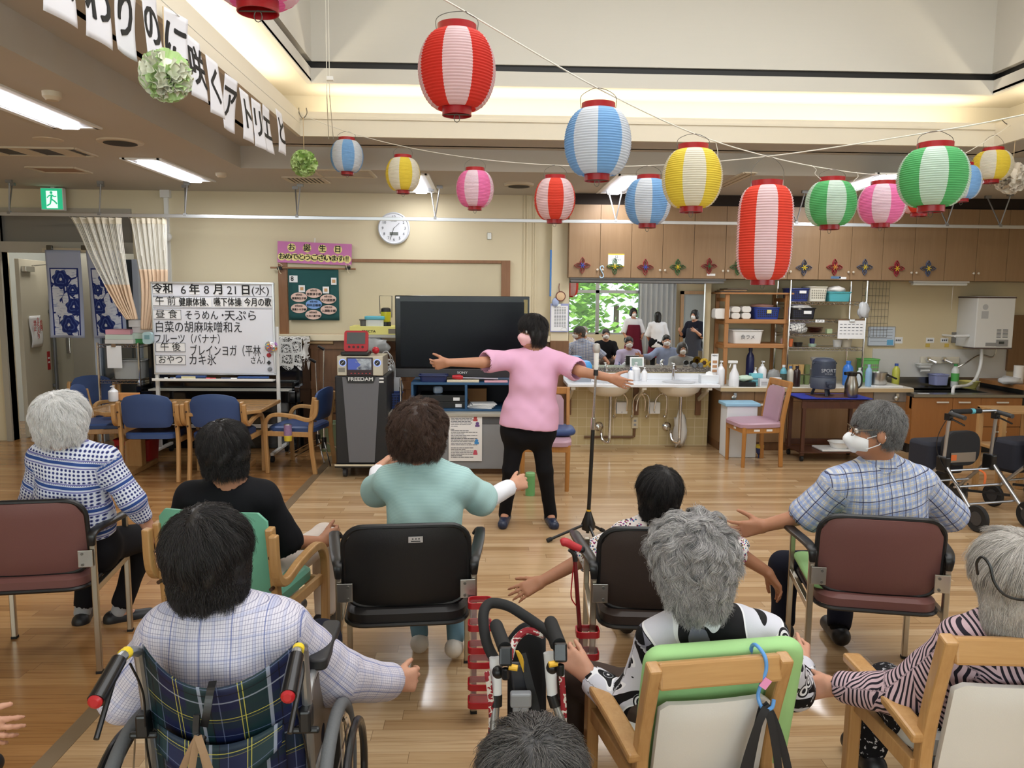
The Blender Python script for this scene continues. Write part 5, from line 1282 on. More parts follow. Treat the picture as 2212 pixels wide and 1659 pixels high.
for x_,lbx in((1374+566*0-60,'tap with square body over the left basin'),(1454,'tap over the right basin')):
 q=at(x_-0 if x_>1400 else 1307,812,TYF-0.10);t=thing('tap','chrome '+lbx,'tap',(q.x,TYF-0.10,zbt))
 b=MB();b.cyl((0,0,0),(0,0,0.13),0.016,n=12);b.build('body',m_chrome,t,True);b=MB();b.tube(spline([(0,0,0.12),(0,-0.02,0.16),(0,-0.07,0.165),(0,-0.12,0.12)],5),0.012,10);b.build('spout',m_chrome,t,True);b=MB();b.box((0,0.01,0.185),(0.022,0.07,0.014));b.build('lever',m_chrome,t,bevel=0.004)
for px_ in(1236,1388,1528):
 q=at(px_,870,BYF+0.1);x_=q.x-(xa+xb)/2
 b=MB();b.bx(x_-0.025,x_+0.025,0.02,0.45,-0.065,-0.036);b.beam((x_,0.10,-0.07),(x_,0.44,-0.22),0.028,0.04,X);b.build('bracket',M('bracket_cream',(214,206,190),0.4),bc_,bevel=0.005)
 b=MB();b.bx(x_-0.03,x_+0.03,0.445,0.475,-0.40,-0.05);b.build('bracket_board',m_brownwood,bc_)
for px_ in(1344,1415):
 a=at(px_,880,TYF-0.10);t=thing('sensor_box','white square control box on the tiles under the %s basin'%('left' if px_<1400 else 'right'),'control box',(a.x,TYF-0.09,a.z),0,'white boxes under the basins')
 b=MB();b.bx(-0.062,0.062,0,0.09,-0.075,0.055);b.build('case',m_whp,t,bevel=0.006);b=MB();b.bx(-0.066,-0.056,-0.002,0.05,-0.07,0.05);b.bx(-0.005,0.005,-0.003,0,-0.06,-0.05);b.build('side_seam',m_grey,t)
a=at(1371,913,TYF);so=thing('wall_socket','beige double wall socket on the tiles between the drains','socket',(a.x,TYF-0.02,a.z))
b=MB();b.bx(-0.034,0.034,0,0.02,-0.062,0.062);b.build('plate',M('beige_plate',(214,202,172),0.4),so,bevel=0.004)
for z_ in(-0.02,0.025):b=MB();b.bx(-0.014,0.014,-0.003,0,z_-0.012,z_+0.012);b.build('outlet',m_grey,so)
b=MB();q0,q1,q2=at(1262,944,TYF-0.02),at(1371,944,TYF-0.02),at(1371,925,TYF-0.02);b.tube([q0,q1+Vector((-0.03,0,0)),q1+Vector((-0.008,0,0.008)),q2],0.014,10)
tag(b.build('brown_pipe',M('pipe_brown',(110,78,48),0.5),None,True),'brown cable pipe along the foot of the tiles up to the socket','pipe')
q=at(1466,925,TYF-0.08);crumple('plastic_bag','white plastic bag hanging under the right basin','bag',(q.x,TYF-0.14,q.z-0.02),(0.075,0.05,0.21),M('bag_white',(222,220,216),0.35),9.0)
# things on the basin counter
def pump(name,label,x_,y_,z_,r_,h_,mat,capm,group=None):
 t=thing(name,label,'bottle',(x_,y_,z_),0,group)
 b=MB();b.lathe([(r_*0.92,0),(r_,0.01),(r_,h_*0.62),(r_*0.7,h_*0.72),(r_*0.35,h_*0.78)],n=20);b.build('body',mat,t,True)
 b=MB();b.lathe([(r_*0.38,h_*0.78),(r_*0.38,h_*0.85),(r_*0.14,h_*0.86),(r_*0.14,h_*0.94)],n=14);b.box((0,-r_*0.25,h_*0.97),(r_*0.5,r_*1.1,h_*0.05));b.build('pump',capm,t,True)
 return t
m_soap=M('soap_white',(234,234,236),0.35);m_soapb=M('soap_blue',(96,130,190),0.4)
for px_,r_,h_,cm,lb in((1375,0.052,0.20,m_soap,'large white pump bottle in the middle of the three on the wash counter'),(1362,0.032,0.155,m_soapb,'small white pump bottle with a blue top, left of the large one'),(1391,0.032,0.155,m_soap,'small white pump bottle right of the large one on the wash counter')):
 q=at(px_,826,TYF-0.2);pump('soap_bottle',lb,q.x,TYF-(0.13 if r_>.04 else 0.21),zbt+0.001,r_,h_,m_soap,cm,'soap bottles on the wash counter')
q=at(1378,795,TYF-0.04);pf=thing('photo_frame','white tilted picture frame with a grey landscape behind the soap bottles','picture frame',(q.x,TYF+0.03,at(1378,797,MY-0.05).z+0.14))
zl_=at(1400,794,TYF).z
pf.matrix_basis=Matrix.Translation((q.x,TYF+0.03,zl_+0.058))@Matrix.Rotation(R(-10),4,'X')
b=MB();b.box((0,0,0),(0.155,0.014,0.112));b.build('frame',m_whp,pf,bevel=0.003);b=MB();b.box((0,-0.008,0),(0.12,0.003,0.082));b.build('picture',M('picture_grey',(150,168,160),0.5,var=0.3,vs=18),pf)
q=at(1538,820,8.15);tb_=thing('tissue_box','white tissue box at the right end of the wash counter','tissue box',(q.x-0.03,8.16,zbt))
b=MB();b.bx(-0.10,0.09,-0.06,0.06,0,0.085);b.build('box',M('box_white',(226,230,234),0.5),tb_,bevel=0.004);b=MB();b.ball((0,0,0.085),(0.045,0.02,0.04),8);b.build('tissue',m_paper,tb_)
q=at(1258,800,8.3);crate('paper_tray','blue-topped grey box at the left end of the wash counter','box',q.x-0.01,8.25,zbt,0.20,0.22,0.13,(150,156,166),lat=False)
b=MB();L_=[[Vector((q.x-0.01+p[0]*k,8.25+p[1]*k,zbt+0.14+z_))for p in rrect(0.2,0.2,0.04)]for k,z_ in((1,0),(1,0.035),(0.8,0.075),(0.5,0.085))];b.ring(L_)
tag(b.build('blue_bag',M('sky_blue_film',(64,150,214),0.4),None,True),'bright blue packet on the grey box at the left of the wash counter','packet')
bn=thing('glasses_stand','black binoculars-like double holder standing on the granite ledge','ornament',(at(1497,793,MY).x,TYF+0.03,zl_))
for s in(-1,1):
 b=MB();b.lathe([(0.028,0),(0.03,0.03),(0.022,0.05)],(s*0.035,-0.03,0.031),14,frame((0,-1,0)));b.build('barrel',M('grey_rubber',(92,94,96),0.5),bn,True)
sf=thing('sunflower_ornament','yellow sunflower ornaments standing on the granite ledge','ornament',(at(1516,790,MY).x,TYF+0.02,zl_))
for x_,r_ in((-0.015,0.052),(0.06,0.036),(0.10,0.03)):
 b=MB()
 for k in range(12):a=2*PI*k/12;b.ball((x_+math.cos(a)*r_*0.7,-0.005*(k%2),r_+0.004+math.sin(a)*r_*0.7),(r_*0.32,0.004,r_*0.32),6)
 b.build('petals',M('sunflower_yellow',(210,170,50),0.7),sf);b=MB();b.ball((x_,-0.008,r_+0.004),(r_*0.45,0.010,r_*0.45),10);b.build('disc',M('sunflower_brown',(70,46,28),0.8),sf)
 # pillar things
cl=thing('clipboard','pale violet clipboard with a typed list hanging on the pillar','clipboard',at(1207,685,WY-0.115))
b=MB();b.bx(-0.095,0.11,-0.004,0.004,-0.165,0.15);b.build('board',M('violet_board',(158,164,206),0.4),cl,bevel=0.002);b=MB();b.bx(-0.085,0.10,-0.006,-0.004,-0.155,0.125);b.build('sheet',m_paper,cl)
b=MB()
for k in range(14):
 for j in range(5):b.bx(-0.05+0.027*j,-0.05+0.027*j+0.02,-0.0068,-0.006,0.10-0.016*k,0.106-0.016*k)
b.build('lettering',M('grey_ink'),cl);b=MB();b.bx(-0.02,0.02,-0.012,-0.006,0.12,0.145);b.build('clip',m_steel,cl)
b=MB();b.tube([Vector(p)for p in spline([(0.02,-0.008,-0.14),(0.05,-0.008,-0.11),(0.09,-0.008,-0.12),(0.08,-0.008,-0.15),(0.03,-0.008,-0.145)],6)],0.003,6);b.build('cord',m_white,cl)
ch=thing('hanging_charm','hanging charm with a face ornament and a blue-white bag on the pillar','ornament',at(1208,640,WY-0.13))
b=MB();b.lathe([(0.048,0),(0.05,0.012),(0.03,0.02)],(0.015,0,0),20,frame((0,-1,0)));b.build('medallion',M('charm_cream',(222,190,150),0.7),ch,True);b=MB();b.tube([Vector((0.015+math.cos(k*PI/10)*0.05,-0.01,math.sin(k*PI/10)*0.05))for k in range(20)],0.006,6,closed=True);b.tube([Vector((0.0,-0.002,0.05)),Vector((-0.005,0,0.10)),Vector((0.0,0.01,0.14))],0.004,6);b.build('cord_ring',M('charm_brown',(110,50,44),0.7),ch,True)
b=MB();b.ball((-0.04,0.0,-0.065),(0.04,0.02,0.05),10);b.build('cloth_bag',M('charm_blue',(164,178,212),0.7),ch,True)
b=MB();q0,q1=at(1192,540,WY-0.12),at(1192,640,WY-0.12);b.cyl((q0.x-0.01,WY-0.13,q0.z),(q0.x-0.01,WY-0.13,q1.z),0.010,n=8);tag(b.build('blue_rod',M('rod_blue',(70,130,200),0.4),None,True),'thin blue rod hanging along the left edge of the pillar','rod')
for k,(xp)in enumerate((1133,1139,1153,1157)):
 b=MB();q=at(xp,500,WY-0.02);b.cyl((q.x,WY-0.015,1.25),(q.x,WY-0.015,CEIL),0.004,n=6);tag(b.build('pull_wire',m_cream,None),'thin cream wire running down the wall left of the pillar','wire','thin wires down the wall by the pillar')
 # ------------------------------------------------------------------ counters
LYF=8.16
zct=at(1700,836,LYF).z
xa,xb=at(1556,900,LYF).x,at(1966,900,LYF).x
cu_=thing('kitchen_counter','long brown counter cabinet with a pale worktop between basins and sink','cabinet',((xa+xb)/2,LYF,0));w_=xb-xa
b=MB();b.bx(-w_/2,w_/2,0.02,KY-LYF-0.006,0.09,zct-0.05);b.build('body',m_cup2,cu_)
b=MB();b.bx(-w_/2,w_/2,0.03,KY-LYF-0.006,0,0.09);b.build('plinth',m_brownwood,cu_)
b=MB();b.bx(-w_/2-0.02,w_/2,-0.035,KY-LYF-0.006,zct-0.05,zct);b.build('worktop',M('counter_top',(214,208,196),0.35,var=0.03),cu_,bevel=0.006)
b=MB();b.bx(-w_/2-0.02,w_/2,-0.038,-0.034,zct-0.048,zct-0.008);b.build('edge_band',M('edge_beige',(188,162,122),0.5),cu_)
dxs=[1556,1628,1700,1884,1966]
for i in range(4):
 x0_,x1_=at(dxs[i],900,LYF).x-(xa+xb)/2,at(dxs[i+1],900,LYF).x-(xa+xb)/2
 b=MB();b.bx(x0_+0.003,x1_-0.003,0.0,0.02,zct-0.155,zct-0.055);b.build('fascia_panel',m_cup2 if i<3 else M('grey_foil',(140,132,124),0.4,0.2),cu_)
 b=MB();b.bx(x0_+0.003,x1_-0.003,0.0,0.02,0.095,zct-0.16);o_=b.build('door',m_cup2,cu_,bevel=0.002)
 if i<2:
  kx=x1_-0.03 if i==0 else x0_+0.03;b=MB();b.lathe([(0.006,0),(0.013,0.015),(0.010,0.024)],(kx,0,zct-0.20),12,frame((0,-1,0)));b.build('knob',M('knob_brown',(120,88,60),0.4),o_,True)
for px_ in(1590,1701,1942):
 q=at(px_,843,LYF-0.04);b=MB();x_=q.x-(xa+xb)/2;b.box((x_,-0.012,zct-0.085),(0.03,0.02,0.04));b.lathe([(0.026,0),(0.026,0.012),(0.018,0.015)],(x_-0.015,-0.02,zct-0.115),14,frame((0,-1,0)));b.build('towel_hook',m_steel,cu_,True)
for x_,y_,wd_ in((1602,868,20),(1602,874,15),(1602,880,9),(1602,885,6),(1642,874,15)):
 b=MB();a,c_=at(x_-wd_/2,y_-2.2,LYF),at(x_+wd_/2,y_+2.2,LYF);b.bx(a.x-(xa+xb)/2,c_.x-(xa+xb)/2,-0.002,0,c_.z,a.z);b.build('paper_label',m_paper,cu_)
 # sink cabinet with a steel top
SKY=8.03
zst=at(2080,852,SKY).z
xa2,xb2=at(1969,900,SKY).x,at(2206,900,SKY).x
sk=thing('sink_cabinet','orange-brown sink cabinet with doors, drawers and a steel worktop on the right','cabinet',((xa2+xb2)/2,SKY,0));w_=xb2-xa2;ox=(xa2+xb2)/2
b=MB();b.bx(-w_/2,w_/2,0.02,KY-SKY-0.006,0.10,zst-0.16);b.bx(-w_/2,w_/2,0.02,0.06,zst-0.16,zst-0.03);b.bx(-w_/2,-w_/2+0.02,0.02,KY-SKY-0.006,zst-0.16,zst-0.03);b.bx(w_/2-0.02,w_/2,0.02,KY-SKY-0.006,zst-0.16,zst-0.03);b.build('body',m_cup3,sk)
b=MB();b.bx(-w_/2,w_/2,0.06,KY-SKY-0.006,0,0.10);b.build('plinth',m_black,sk)
m_st=M('worktop_steel',(150,150,148),0.22,1.0,var=0.05)
b=MB();sxa,sxb,sya,syb=-w_/2+0.12,w_/2-0.28,0.14,0.62
for q_ in((-w_/2,sxa,-0.02,KY-SKY-0.006),(sxb,w_/2,-0.02,KY-SKY-0.006),(sxa,sxb,-0.02,sya),(sxa,sxb,syb,KY-SKY-0.006)):b.bx(q_[0],q_[1],q_[2],q_[3],zst-0.03,zst)
b.build('worktop',m_st,sk)
b=MB();b.bx(sxa,sxb,sya,syb,zst-0.15,zst-0.14);b.bx(sxa-0.005,sxa,sya,syb,zst-0.15,zst-0.01);b.bx(sxb,sxb+0.005,sya,syb,zst-0.15,zst-0.01);b.bx(sxa,sxb,sya-0.005,sya,zst-0.15,zst-0.01);b.bx(sxa,sxb,syb,syb+0.005,zst-0.15,zst-0.01);b.build('sink_bowl',m_st,sk)
b=MB();b.bx(-w_/2,w_/2,KY-SKY-0.02,KY-SKY-0.004,zst,zst+0.10);b.build('upstand',m_st,sk)
def pull(b,x_,z_):b.box((x_,-0.018,z_),(0.13,0.012,0.016));b.box((x_-0.055,-0.008,z_),(0.01,0.02,0.012));b.box((x_+0.055,-0.008,z_),(0.01,0.02,0.012))
m_pull=M('pale_pull',(214,208,196),0.35)
for x0p,x1p,z0_,z1_,nm_ in((1969,2056,0.10,zst-0.035,'door'),(2056,2117,0.10,zst-0.035,'door'),(2117,2206,zst-0.19,zst-0.035,'drawer'),(2117,2206,zst-0.35,zst-0.195,'drawer'),(2117,2206,0.10,zst-0.355,'drawer')):
 x0_,x1_=at(x0p,900,SKY).x-ox,at(x1p,900,SKY).x-ox
 b=MB();b.bx(x0_+0.002,x1_-0.002,0,0.02,z0_,z1_-0.003);o_=b.build(nm_,m_cup3,sk,bevel=0.0015)
 b=MB();pull(b,(x0_+x1_)/2 if nm_=='drawer' else(x1_-0.12 if x0p<2000 else x0_+0.12),z1_-0.05);b.build('handle',m_pull,o_,bevel=0.003)
a,c_=at(1885,753,KY),at(2172,810,KY)
b=MB();b.bx(a.x,c_.x,KY-0.008,KY,zst+0.05,a.z);struct(b.build('trim_11',M('white_splash_panel',(214,212,208),0.25)))
# wall tap and water heater
q=at(2020,780,KY-0.06);wt=thing('sink_tap','chrome wall tap with two handles over the sink','tap',(q.x,KY-0.05,q.z))
b=MB();b.bx(-0.16,0.30,0.0,0.04,-0.03,0.05);b.build('back_plate',M('cream_plate',(222,214,196),0.35),wt,bevel=0.008)
for s in(-0.09,0.10):b=MB();b.lathe([(0.03,0),(0.032,0.03),(0.02,0.05)],(s,0,0.02),14,frame((0,-1,0)));b.cyl((s,-0.04,0.02),(s+0.07,-0.07,-0.01),0.012,0.018,n=10);b.build('handle',m_chrome,wt,True)
q=at(1997,790,KY-0.1);crate('soap_tray','small white soap tray fixed under the sink tap','tray',q.x,KY-0.09,q.z-0.02,0.16,0.10,0.04,(222,222,220),lat=False)
b=MB();b.cyl((q.x-0.04,KY-0.1,q.z-0.06),(q.x+0.06,KY-0.1,q.z-0.055),0.016,n=12);tag(b.build('tap_filter',m_whp,None,True),'white tap end piece below the soap tray','tap filter')
q=at(2026,800,KY-0.1);crate('blue_basin','translucent blue-violet square basin hanging at the sink','basin',q.x,KY-0.12,zst+0.02,0.17,0.17,0.12,(150,156,200),lat=False)
HYF=8.52
a,c_=at(2112,640,HYF),at(2186,752,HYF)
wh=thing('water_heater','white wall-mounted water heater with a small control panel','water heater',((a.x+c_.x)/2,HYF,(a.z+c_.z)/2));ww,hh=c_.x-a.x,a.z-c_.z
b=MB();b.bx(-ww/2+0.005,ww/2,0,KY-HYF,-hh/2,hh/2);b.build('casing',M('heater_white',(228,228,226),0.3),wh,bevel=0.008)
b=MB();b.bx(-ww/2,ww/2+0.005,-0.004,KY-HYF,hh/2-0.02,hh/2-0.005);b.bx(-ww/2,ww/2,-0.004,0.2,-hh/2-0.012,-hh/2);b.build('seam_band',M('heater_band',(86,70,66),0.5),wh)
b=MB();b.bx(0.03,0.165,-0.008,0,-hh/2+0.02,-hh/2+0.095);b.bx(-0.09,0.03,-0.004,0,-hh/2+0.02,-hh/2+0.06);b.build('control_panel',M('panel_grey',(150,150,150),0.4),wh,bevel=0.002);b=MB();b.bx(0.06,0.12,-0.010,-0.008,-hh/2+0.045,-hh/2+0.075);b.build('display',M('lcd_dark2',(56,60,58),0.3),wh)
b=MB();b.lathe([(0.032,0),(0.032,0.002)],(-ww/2+0.10,0,hh/2-0.12),20,frame((0,-1,0)));b.bx(-ww/2+0.06,-ww/2+0.14,-0.002,0,hh/2-0.25,hh/2-0.165);b.build('label',M('label_pale_grey',(186,188,190),0.5),wh)
b=MB()
for k in range(7):b.bx(0.03,0.08,-0.002,0,-hh/2+0.12+k*0.014,-hh/2+0.126+k*0.014);b.bx(0.10,0.16,-0.002,0,-hh/2+0.12+k*0.014,-hh/2+0.126+k*0.014)
b.build('lettering',M('grey_ink'),wh)
b=MB();b.tube(spline([(-0.05,0.12,-hh/2),(-0.06,0.10,-hh/2-0.2),(-0.14,0.05,-hh/2-0.36),(-0.29,-0.05,-hh/2-0.42),(-0.48,-0.18,-hh/2-0.42),(-0.56,-0.22,-hh/2-0.44),(-0.56,-0.24,-hh/2-0.62)],6),0.018,10);b.build('outlet_hose',m_whp,wh,True)
b=MB();b.tube(spline([(0.18,0.2,-hh/2),(0.16,0.22,-hh/2-0.12),(0.02,0.25,-hh/2-0.10),(-0.15,0.25,-hh/2-0.2),(-0.22,0.28,-hh/2-0.25)],5),0.009,8);b.build('water_pipe',m_steel,wh,True)
b=MB();b.cyl((-ww/2+0.0,0.10,-hh/2+0.13),(-ww/2-0.15,0.12,-hh/2+0.125),0.016,n=10);b.cyl((-ww/2-0.15,0.12,-hh/2+0.125),(-ww/2-0.155,0.36-0.004,-hh/2+0.125),0.012,n=8);b.build('plug',m_whp,wh,True)
b=MB();q=at(2062,729,KY);b.box((q.x,KY-0.008,q.z),(0.08,0.012,0.125));tag(b.build('wall_socket',M('socket_grey',(130,126,120),0.5),None,bevel=0.003),'grey wall socket plate left of the water heater','socket')
for(x_,y_,w_p,h_p,lb)in((2009,735,18,11,'white label stuck on the wall over the sink tap'),(2040,735,17,10,'white label on the wall beside the grey socket'),(1940,735,20,14,'white label on the wall right of the small whiteboard')):
 q=at(x_,y_,KY-0.002);b=MB();b.box(q,(w_p*KY/F_PX,0.003,h_p*KY/F_PX));t=tag(b.build('wall_label',m_paper,None),lb,'label');
 b=MB();
 for k in range(3):b.box(q+Vector(((k-1)*0.022,-0.002,0)),(0.014,0.001,0.02))
 o_=b.build('lettering',M('grey_ink'),t)
for x_,y_ in((2004,746),(2045,746)):
 b=MB();b.box(at(x_,y_,KY-0.003),(0.05,0.004,0.04));tag(b.build('yellow_note',M('note_yellow',(216,186,90),0.8),None),'small yellow note under the wall label %s'%('over the tap' if x_<2030 else 'beside the socket'),'note')
a,c_=at(1878,706,KY-0.03),at(1932,747,KY-0.03);swb=thing('small_whiteboard','small framed whiteboard planner with a blue note on the kitchen wall','whiteboard',((a.x+c_.x)/2,KY-0.02,(a.z+c_.z)/2));w2,h2=c_.x-a.x,a.z-c_.z
b=MB();b.bx(-w2/2,w2/2,-0.005,0.015,-h2/2,h2/2);b.build('board',M('planner_white',(206,216,228),0.3),swb)
b=MB()
for k in range(5):b.bx(-w2/2+0.02,w2/2-0.03,-0.006,-0.005,h2/2-0.03-0.035*k,h2/2-0.027-0.035*k)
b.build('handwriting',M('grey_ink'),swb);b=MB();b.bx(w2/2-0.09,w2/2-0.015,-0.007,-0.005,-h2/2+0.01,-h2/2+0.07);b.build('blue_note',M('note_blue',(110,180,220),0.7),swb);b=MB();b.tube([Vector((x_*w2/2,-0.003,z_*h2/2))for x_,z_ in((-1,-1),(1,-1),(1,1),(-1,1))],0.006,6,closed=True);b.build('frame',m_grey,swb)
b=MB();a,c_=at(2180,680,KY),at(2212,800,KY);b.bx(a.x,X1,KY-0.04,KY,c_.z,a.z);struct(b.build('trim_12',m_cup2))
# ------------------------------------------------------------------ wooden shelf on the counter and what it holds
WSY=8.40
zc=zct+0.001
a,c_=at(1545,632,WSY),at(1706,632,WSY);sx0,sx1=at(1566,700,WSY).x,at(1703,700,WSY).x
ws=thing('wooden_shelf','open wooden shelf standing on the left of the kitchen counter','shelf',((sx0+sx1)/2,WSY,zc));w_=sx1-sx0;D_=0.40
m_pine=wood('pine_shelf',(178,126,76),(156,104,58),0.5,'z');m_pinex=wood('pine_board',(178,126,76),(156,104,58),0.5,'x')
zt=at(1640,632,WSY).z-zc
for x_ in(-w_/2+0.022,w_/2-0.022):
 for y_ in(0.02,D_-0.02):b=MB();b.bx(x_-0.022,x_+0.022,y_-0.016,y_+0.016,0,zt-0.02);b.build('post',m_pine,ws,bevel=0.003)
b=MB();b.bx(-w_/2-0.06,w_/2+0.04,-0.02,D_,zt-0.018,zt);b.build('top_board',m_pinex,ws,bevel=0.002)
szs=[at(1640,690,WSY).z-zc,at(1640,743,WSY).z-zc]
for z_ in szs:b=MB();b.bx(-w_/2+0.02,w_/2-0.02,0.0,D_,z_-0.02,z_);b.bx(-w_/2,w_/2,-0.004,0.016,z_-0.045,z_-0.005);b.build('shelf_board',m_pinex,ws,bevel=0.002)
for z_ in szs+[zt-0.04]:
 for x_ in(-w_/2+0.022,w_/2-0.022):b=MB();b.bx(x_-0.014,x_+0.014,0.03,D_-0.03,z_-0.06,z_-0.02);b.build('side_rail',m_pine,ws)
wox=(sx0+sx1)/2
def WX(px_,y=WSY):return at(px_,700,y).x
for k in range(3):slab('flat_tray','dark flat trays stacked on top of the wooden shelf','tray',WX(1583+4*k),WSY+0.15,zc+zt+0.001+k*0.014,(0.28-0.02*k,0.22,0.012),M('tray_brown_%d'%(k%2),(70,54,40)if k%2==0 else(150,120,84),0.5),0.05*k,'flat trays on the wooden shelf')
zs0=zc+szs[0]+0.001;zs1=zc+szs[1]+0.001
def roll(label,px_,z_,s=1.0,y=WSY+0.12):
 t=thing('paper_roll_pack',label,'paper pack',(WX(px_),y,z_),0,'white paper packs on the wooden shelf')
 b=MB();b.rbox((0,0,0.042*s),(0.125*s,0.14,0.084*s),0.028,axis='y');b.build('wrap',M('soft_white',(226,222,216),0.7),t,True,bevel=0.006);return t
roll('white paper packet at the left end of the upper wooden shelf',1562,zs0,1.35,WSY+0.10);roll('lower left white packet of the little pile on the wooden shelf',1592,zs0,0.8);roll('upper left white packet of the little pile on the wooden shelf',1592,zs0+0.070,0.8);roll('lower right white packet of the little pile beside the blue basket',1615,zs0,0.82);roll('upper right white packet of the little pile beside the blue basket',1615,zs0+0.072,0.82)
q=WX(1660);crate('blue_basket','blue plastic basket with a yellow label on the upper wooden shelf','basket',q,WSY+0.16,zs0,0.28,0.24,0.125,(34,62,150));b=MB();b.box((WX(1663),WSY+0.036,zs0+0.085),(0.05,0.003,0.04));tag(b.build('basket_label',M('note_yellow2',(222,214,140),0.8),None),'pale yellow label on the blue basket on the wooden shelf','label')
b=MB();b.lathe([(0.12,0),(0.13,0.02),(0.02,0.035)],(WX(1655),WSY+0.16,zs0+0.135));tag(b.build('woven_tray',M('pinkish_tray',(176,134,120),0.7),None,True),'round pinkish tray lying on the blue basket on the wooden shelf','tray')
crate('white_tub','white plastic wash tub on the middle board of the wooden shelf','tub',WX(1620),WSY+0.18,zs1,0.34,0.28,0.145,(230,228,224),lat=False);text('lettering','食ラメ',0.055,(WX(1618),WSY+0.018,zs1+0.07),X,m_ink,[o for o in bpy.data.objects if o.name.startswith('white_tub')][0])
# ------------------------------------------------------------------ chrome wire rack
RKY=8.36
rx0,rx1=at(1704,700,RKY).x,at(1868,700,RKY).x
rk=thing('wire_rack','chrome wire rack standing on the counter full of baskets and crockery','rack',((rx0+rx1)/2,RKY,zc));w_=rx1-rx0;D_=0.38
rzt=at(1706,605,RKY).z-zc
for x_ in(-w_/2,w_/2):
 for y_ in(0,D_):b=MB();b.cyl((x_,y_,0),(x_,y_,rzt),0.012,n=10);b.build('post',m_chrome,rk,True)
rzs=[at(1780,y_,RKY).z-zc for y_ in(652,691,722,751)]
for z_ in rzs:
 b=MB()
 for e in(0.0,-0.032):
  for y_ in(0,D_):b.cyl((-w_/2,y_,z_+e),(w_/2,y_,z_+e),0.004,n=6)
  for x_ in(-w_/2,w_/2):b.cyl((x_,0,z_+e),(x_,D_,z_+e),0.004,n=6)
 n_=16
 for y_ in(0,):
  b.tube([Vector((-w_/2+w_*i/(2*n_),y_,z_-0.032*(i%2)))for i in range(2*n_+1)],0.003,5)
 for i in range(24):b.cyl((-w_/2+w_*i/24,0,z_),(-w_/2+w_*i/24,D_,z_),0.0025,n=5)
 b.build('wire_shelf',m_chrome,rk,True)
def RX(px_,y=RKY):return at(px_,700,y).x
rz=[zc+z_+0.005 for z_ in rzs]
crate('blue_basket','dark blue labelled basket at the left of the rack top shelf','basket',RX(1726),RKY+0.14,rz[0],0.22,0.24,0.135,(30,48,120));crate('white_basket','white slotted basket in the middle of the rack top shelf','basket',RX(1767),RKY+0.14,rz[0],0.20,0.24,0.155,(226,222,206));crate('turquoise_basket','turquoise box heaped with white cloths on the rack top shelf','box',RX(1814),RKY+0.14,rz[0],0.25,0.24,0.10,(84,176,186),lat=False)
b=MB();b.box((RX(1732),RKY+0.014,rz[0]+0.10),(0.075,0.003,0.03));tag(b.build('basket_label',m_paper,None),'white label on the dark blue basket at the rack top','label')
crumple('white_cloth','folded white cloths in the turquoise box at the rack top','cloth',(RX(1814),RKY+0.14,rz[0]+0.125),(0.10,0.09,0.045),M('soft_white'),3.0)
crate('black_basket','black lattice basket under a white cloth on the second rack shelf','basket',RX(1736),RKY+0.14,rz[1],0.28,0.25,0.12,(26,26,28));crumple('white_cloth','white cloth spread over the black basket on the rack','cloth',(RX(1735),RKY+0.13,rz[1]+0.125),(0.14,0.12,0.035),M('soft_white'),6.0)
b=MB();b.box((RX(1744),RKY+0.008,rz[1]+0.075),(0.085,0.003,0.035));tag(b.build('basket_label',m_paper,None),'white label on the black basket of the rack','label')
def check_mat(name,c1,c2,s):
 g=NG(name);x,y,z=g.sep(g.coord());f=g.math('MAXIMUM',g.stripe(g.math('ADD',x,g.math('MULTIPLY',y,0.3)),s,s*0.12),g.stripe(g.math('SUBTRACT',z,g.math('MULTIPLY',x,0.3)),s,s*0.12));return g.fin(g.mix(f,srgb(c1),srgb(c2)),0.85)
crumple('checked_cloth','white cloth with black check heaped on the third rack shelf','cloth',(RX(1727),RKY+0.13,rz[2]+0.055),(0.13,0.12,0.07),check_mat('tea_towel',(232,230,224),(40,40,46),0.035),11.0)
for k in range(4):
 b=MB();b.lathe([(0.04,0),(0.085,0.012),(0.09,0.018),(0.04,0.01)],(RX(1770)+0.004*k,RKY+0.14,rz[2]+0.016*k),20);tag(b.build('lacquer_plate',M('lacquer_brown',(92,44,30),0.3),None,True),'brown lacquer plates stacked on the third rack shelf','plate','lacquer plates on the rack')
slab('green_sponge','pale green sponge beside the brown plates on the rack','sponge',RX(1799),RKY+0.09,rz[2],(0.06,0.05,0.05),M('sponge_green',(190,206,160),0.8))
rc_=thing('rack_clipboard','clipboard with a white calendar sheet hanging on the right of the rack','clipboard',at(1839,712,RKY-0.03));b=MB();b.bx(-0.15,0.15,-0.002,0.002,-0.10,0.10);b.build('sheet',m_paper,rc_);b=MB();b.bx(-0.15,0.15,0.003,0.007,-0.08,0.115);b.build('board',M('board_brown',(110,84,60),0.6),rc_);b=MB();b.bx(-0.03,0.03,-0.014,0.0,0.085,0.115);b.build('clip',m_steel,rc_,bevel=0.004)
b=MB()
for k in range(4):
 for j in range(6):b.bx(-0.13+0.045*j,-0.13+0.045*j+0.028,-0.003,-0.002,0.055-0.035*k,0.061-0.035*k)
b.build('lettering',M('grey_ink'),rc_)
b=MB();b.box((RX(1770),RKY-0.008,rz[1]-0.018),(0.10,0.003,0.03));o_=tag(b.build('rack_label',m_paper,None),'white strip label on the second rack shelf','label');text('lettering','ｽﾌﾟｰﾝ',0.026,(RX(1770),RKY-0.010,rz[1]-0.018),X,m_ink,o_,bold=0.02,world=False)
def cup(name,label,cat,px_,z_,r,h,c,y=RKY+0.10,group=None,inner=True):
 b=MB();b.lathe([(r*0.8,0),(r,h),(r*0.93,h),(r*0.74,0.006)],(RX(px_),y,z_),18);return tag(b.build(name,M('cup_%d_%d_%d'%c,c,0.35),None,True),label,cat,group)
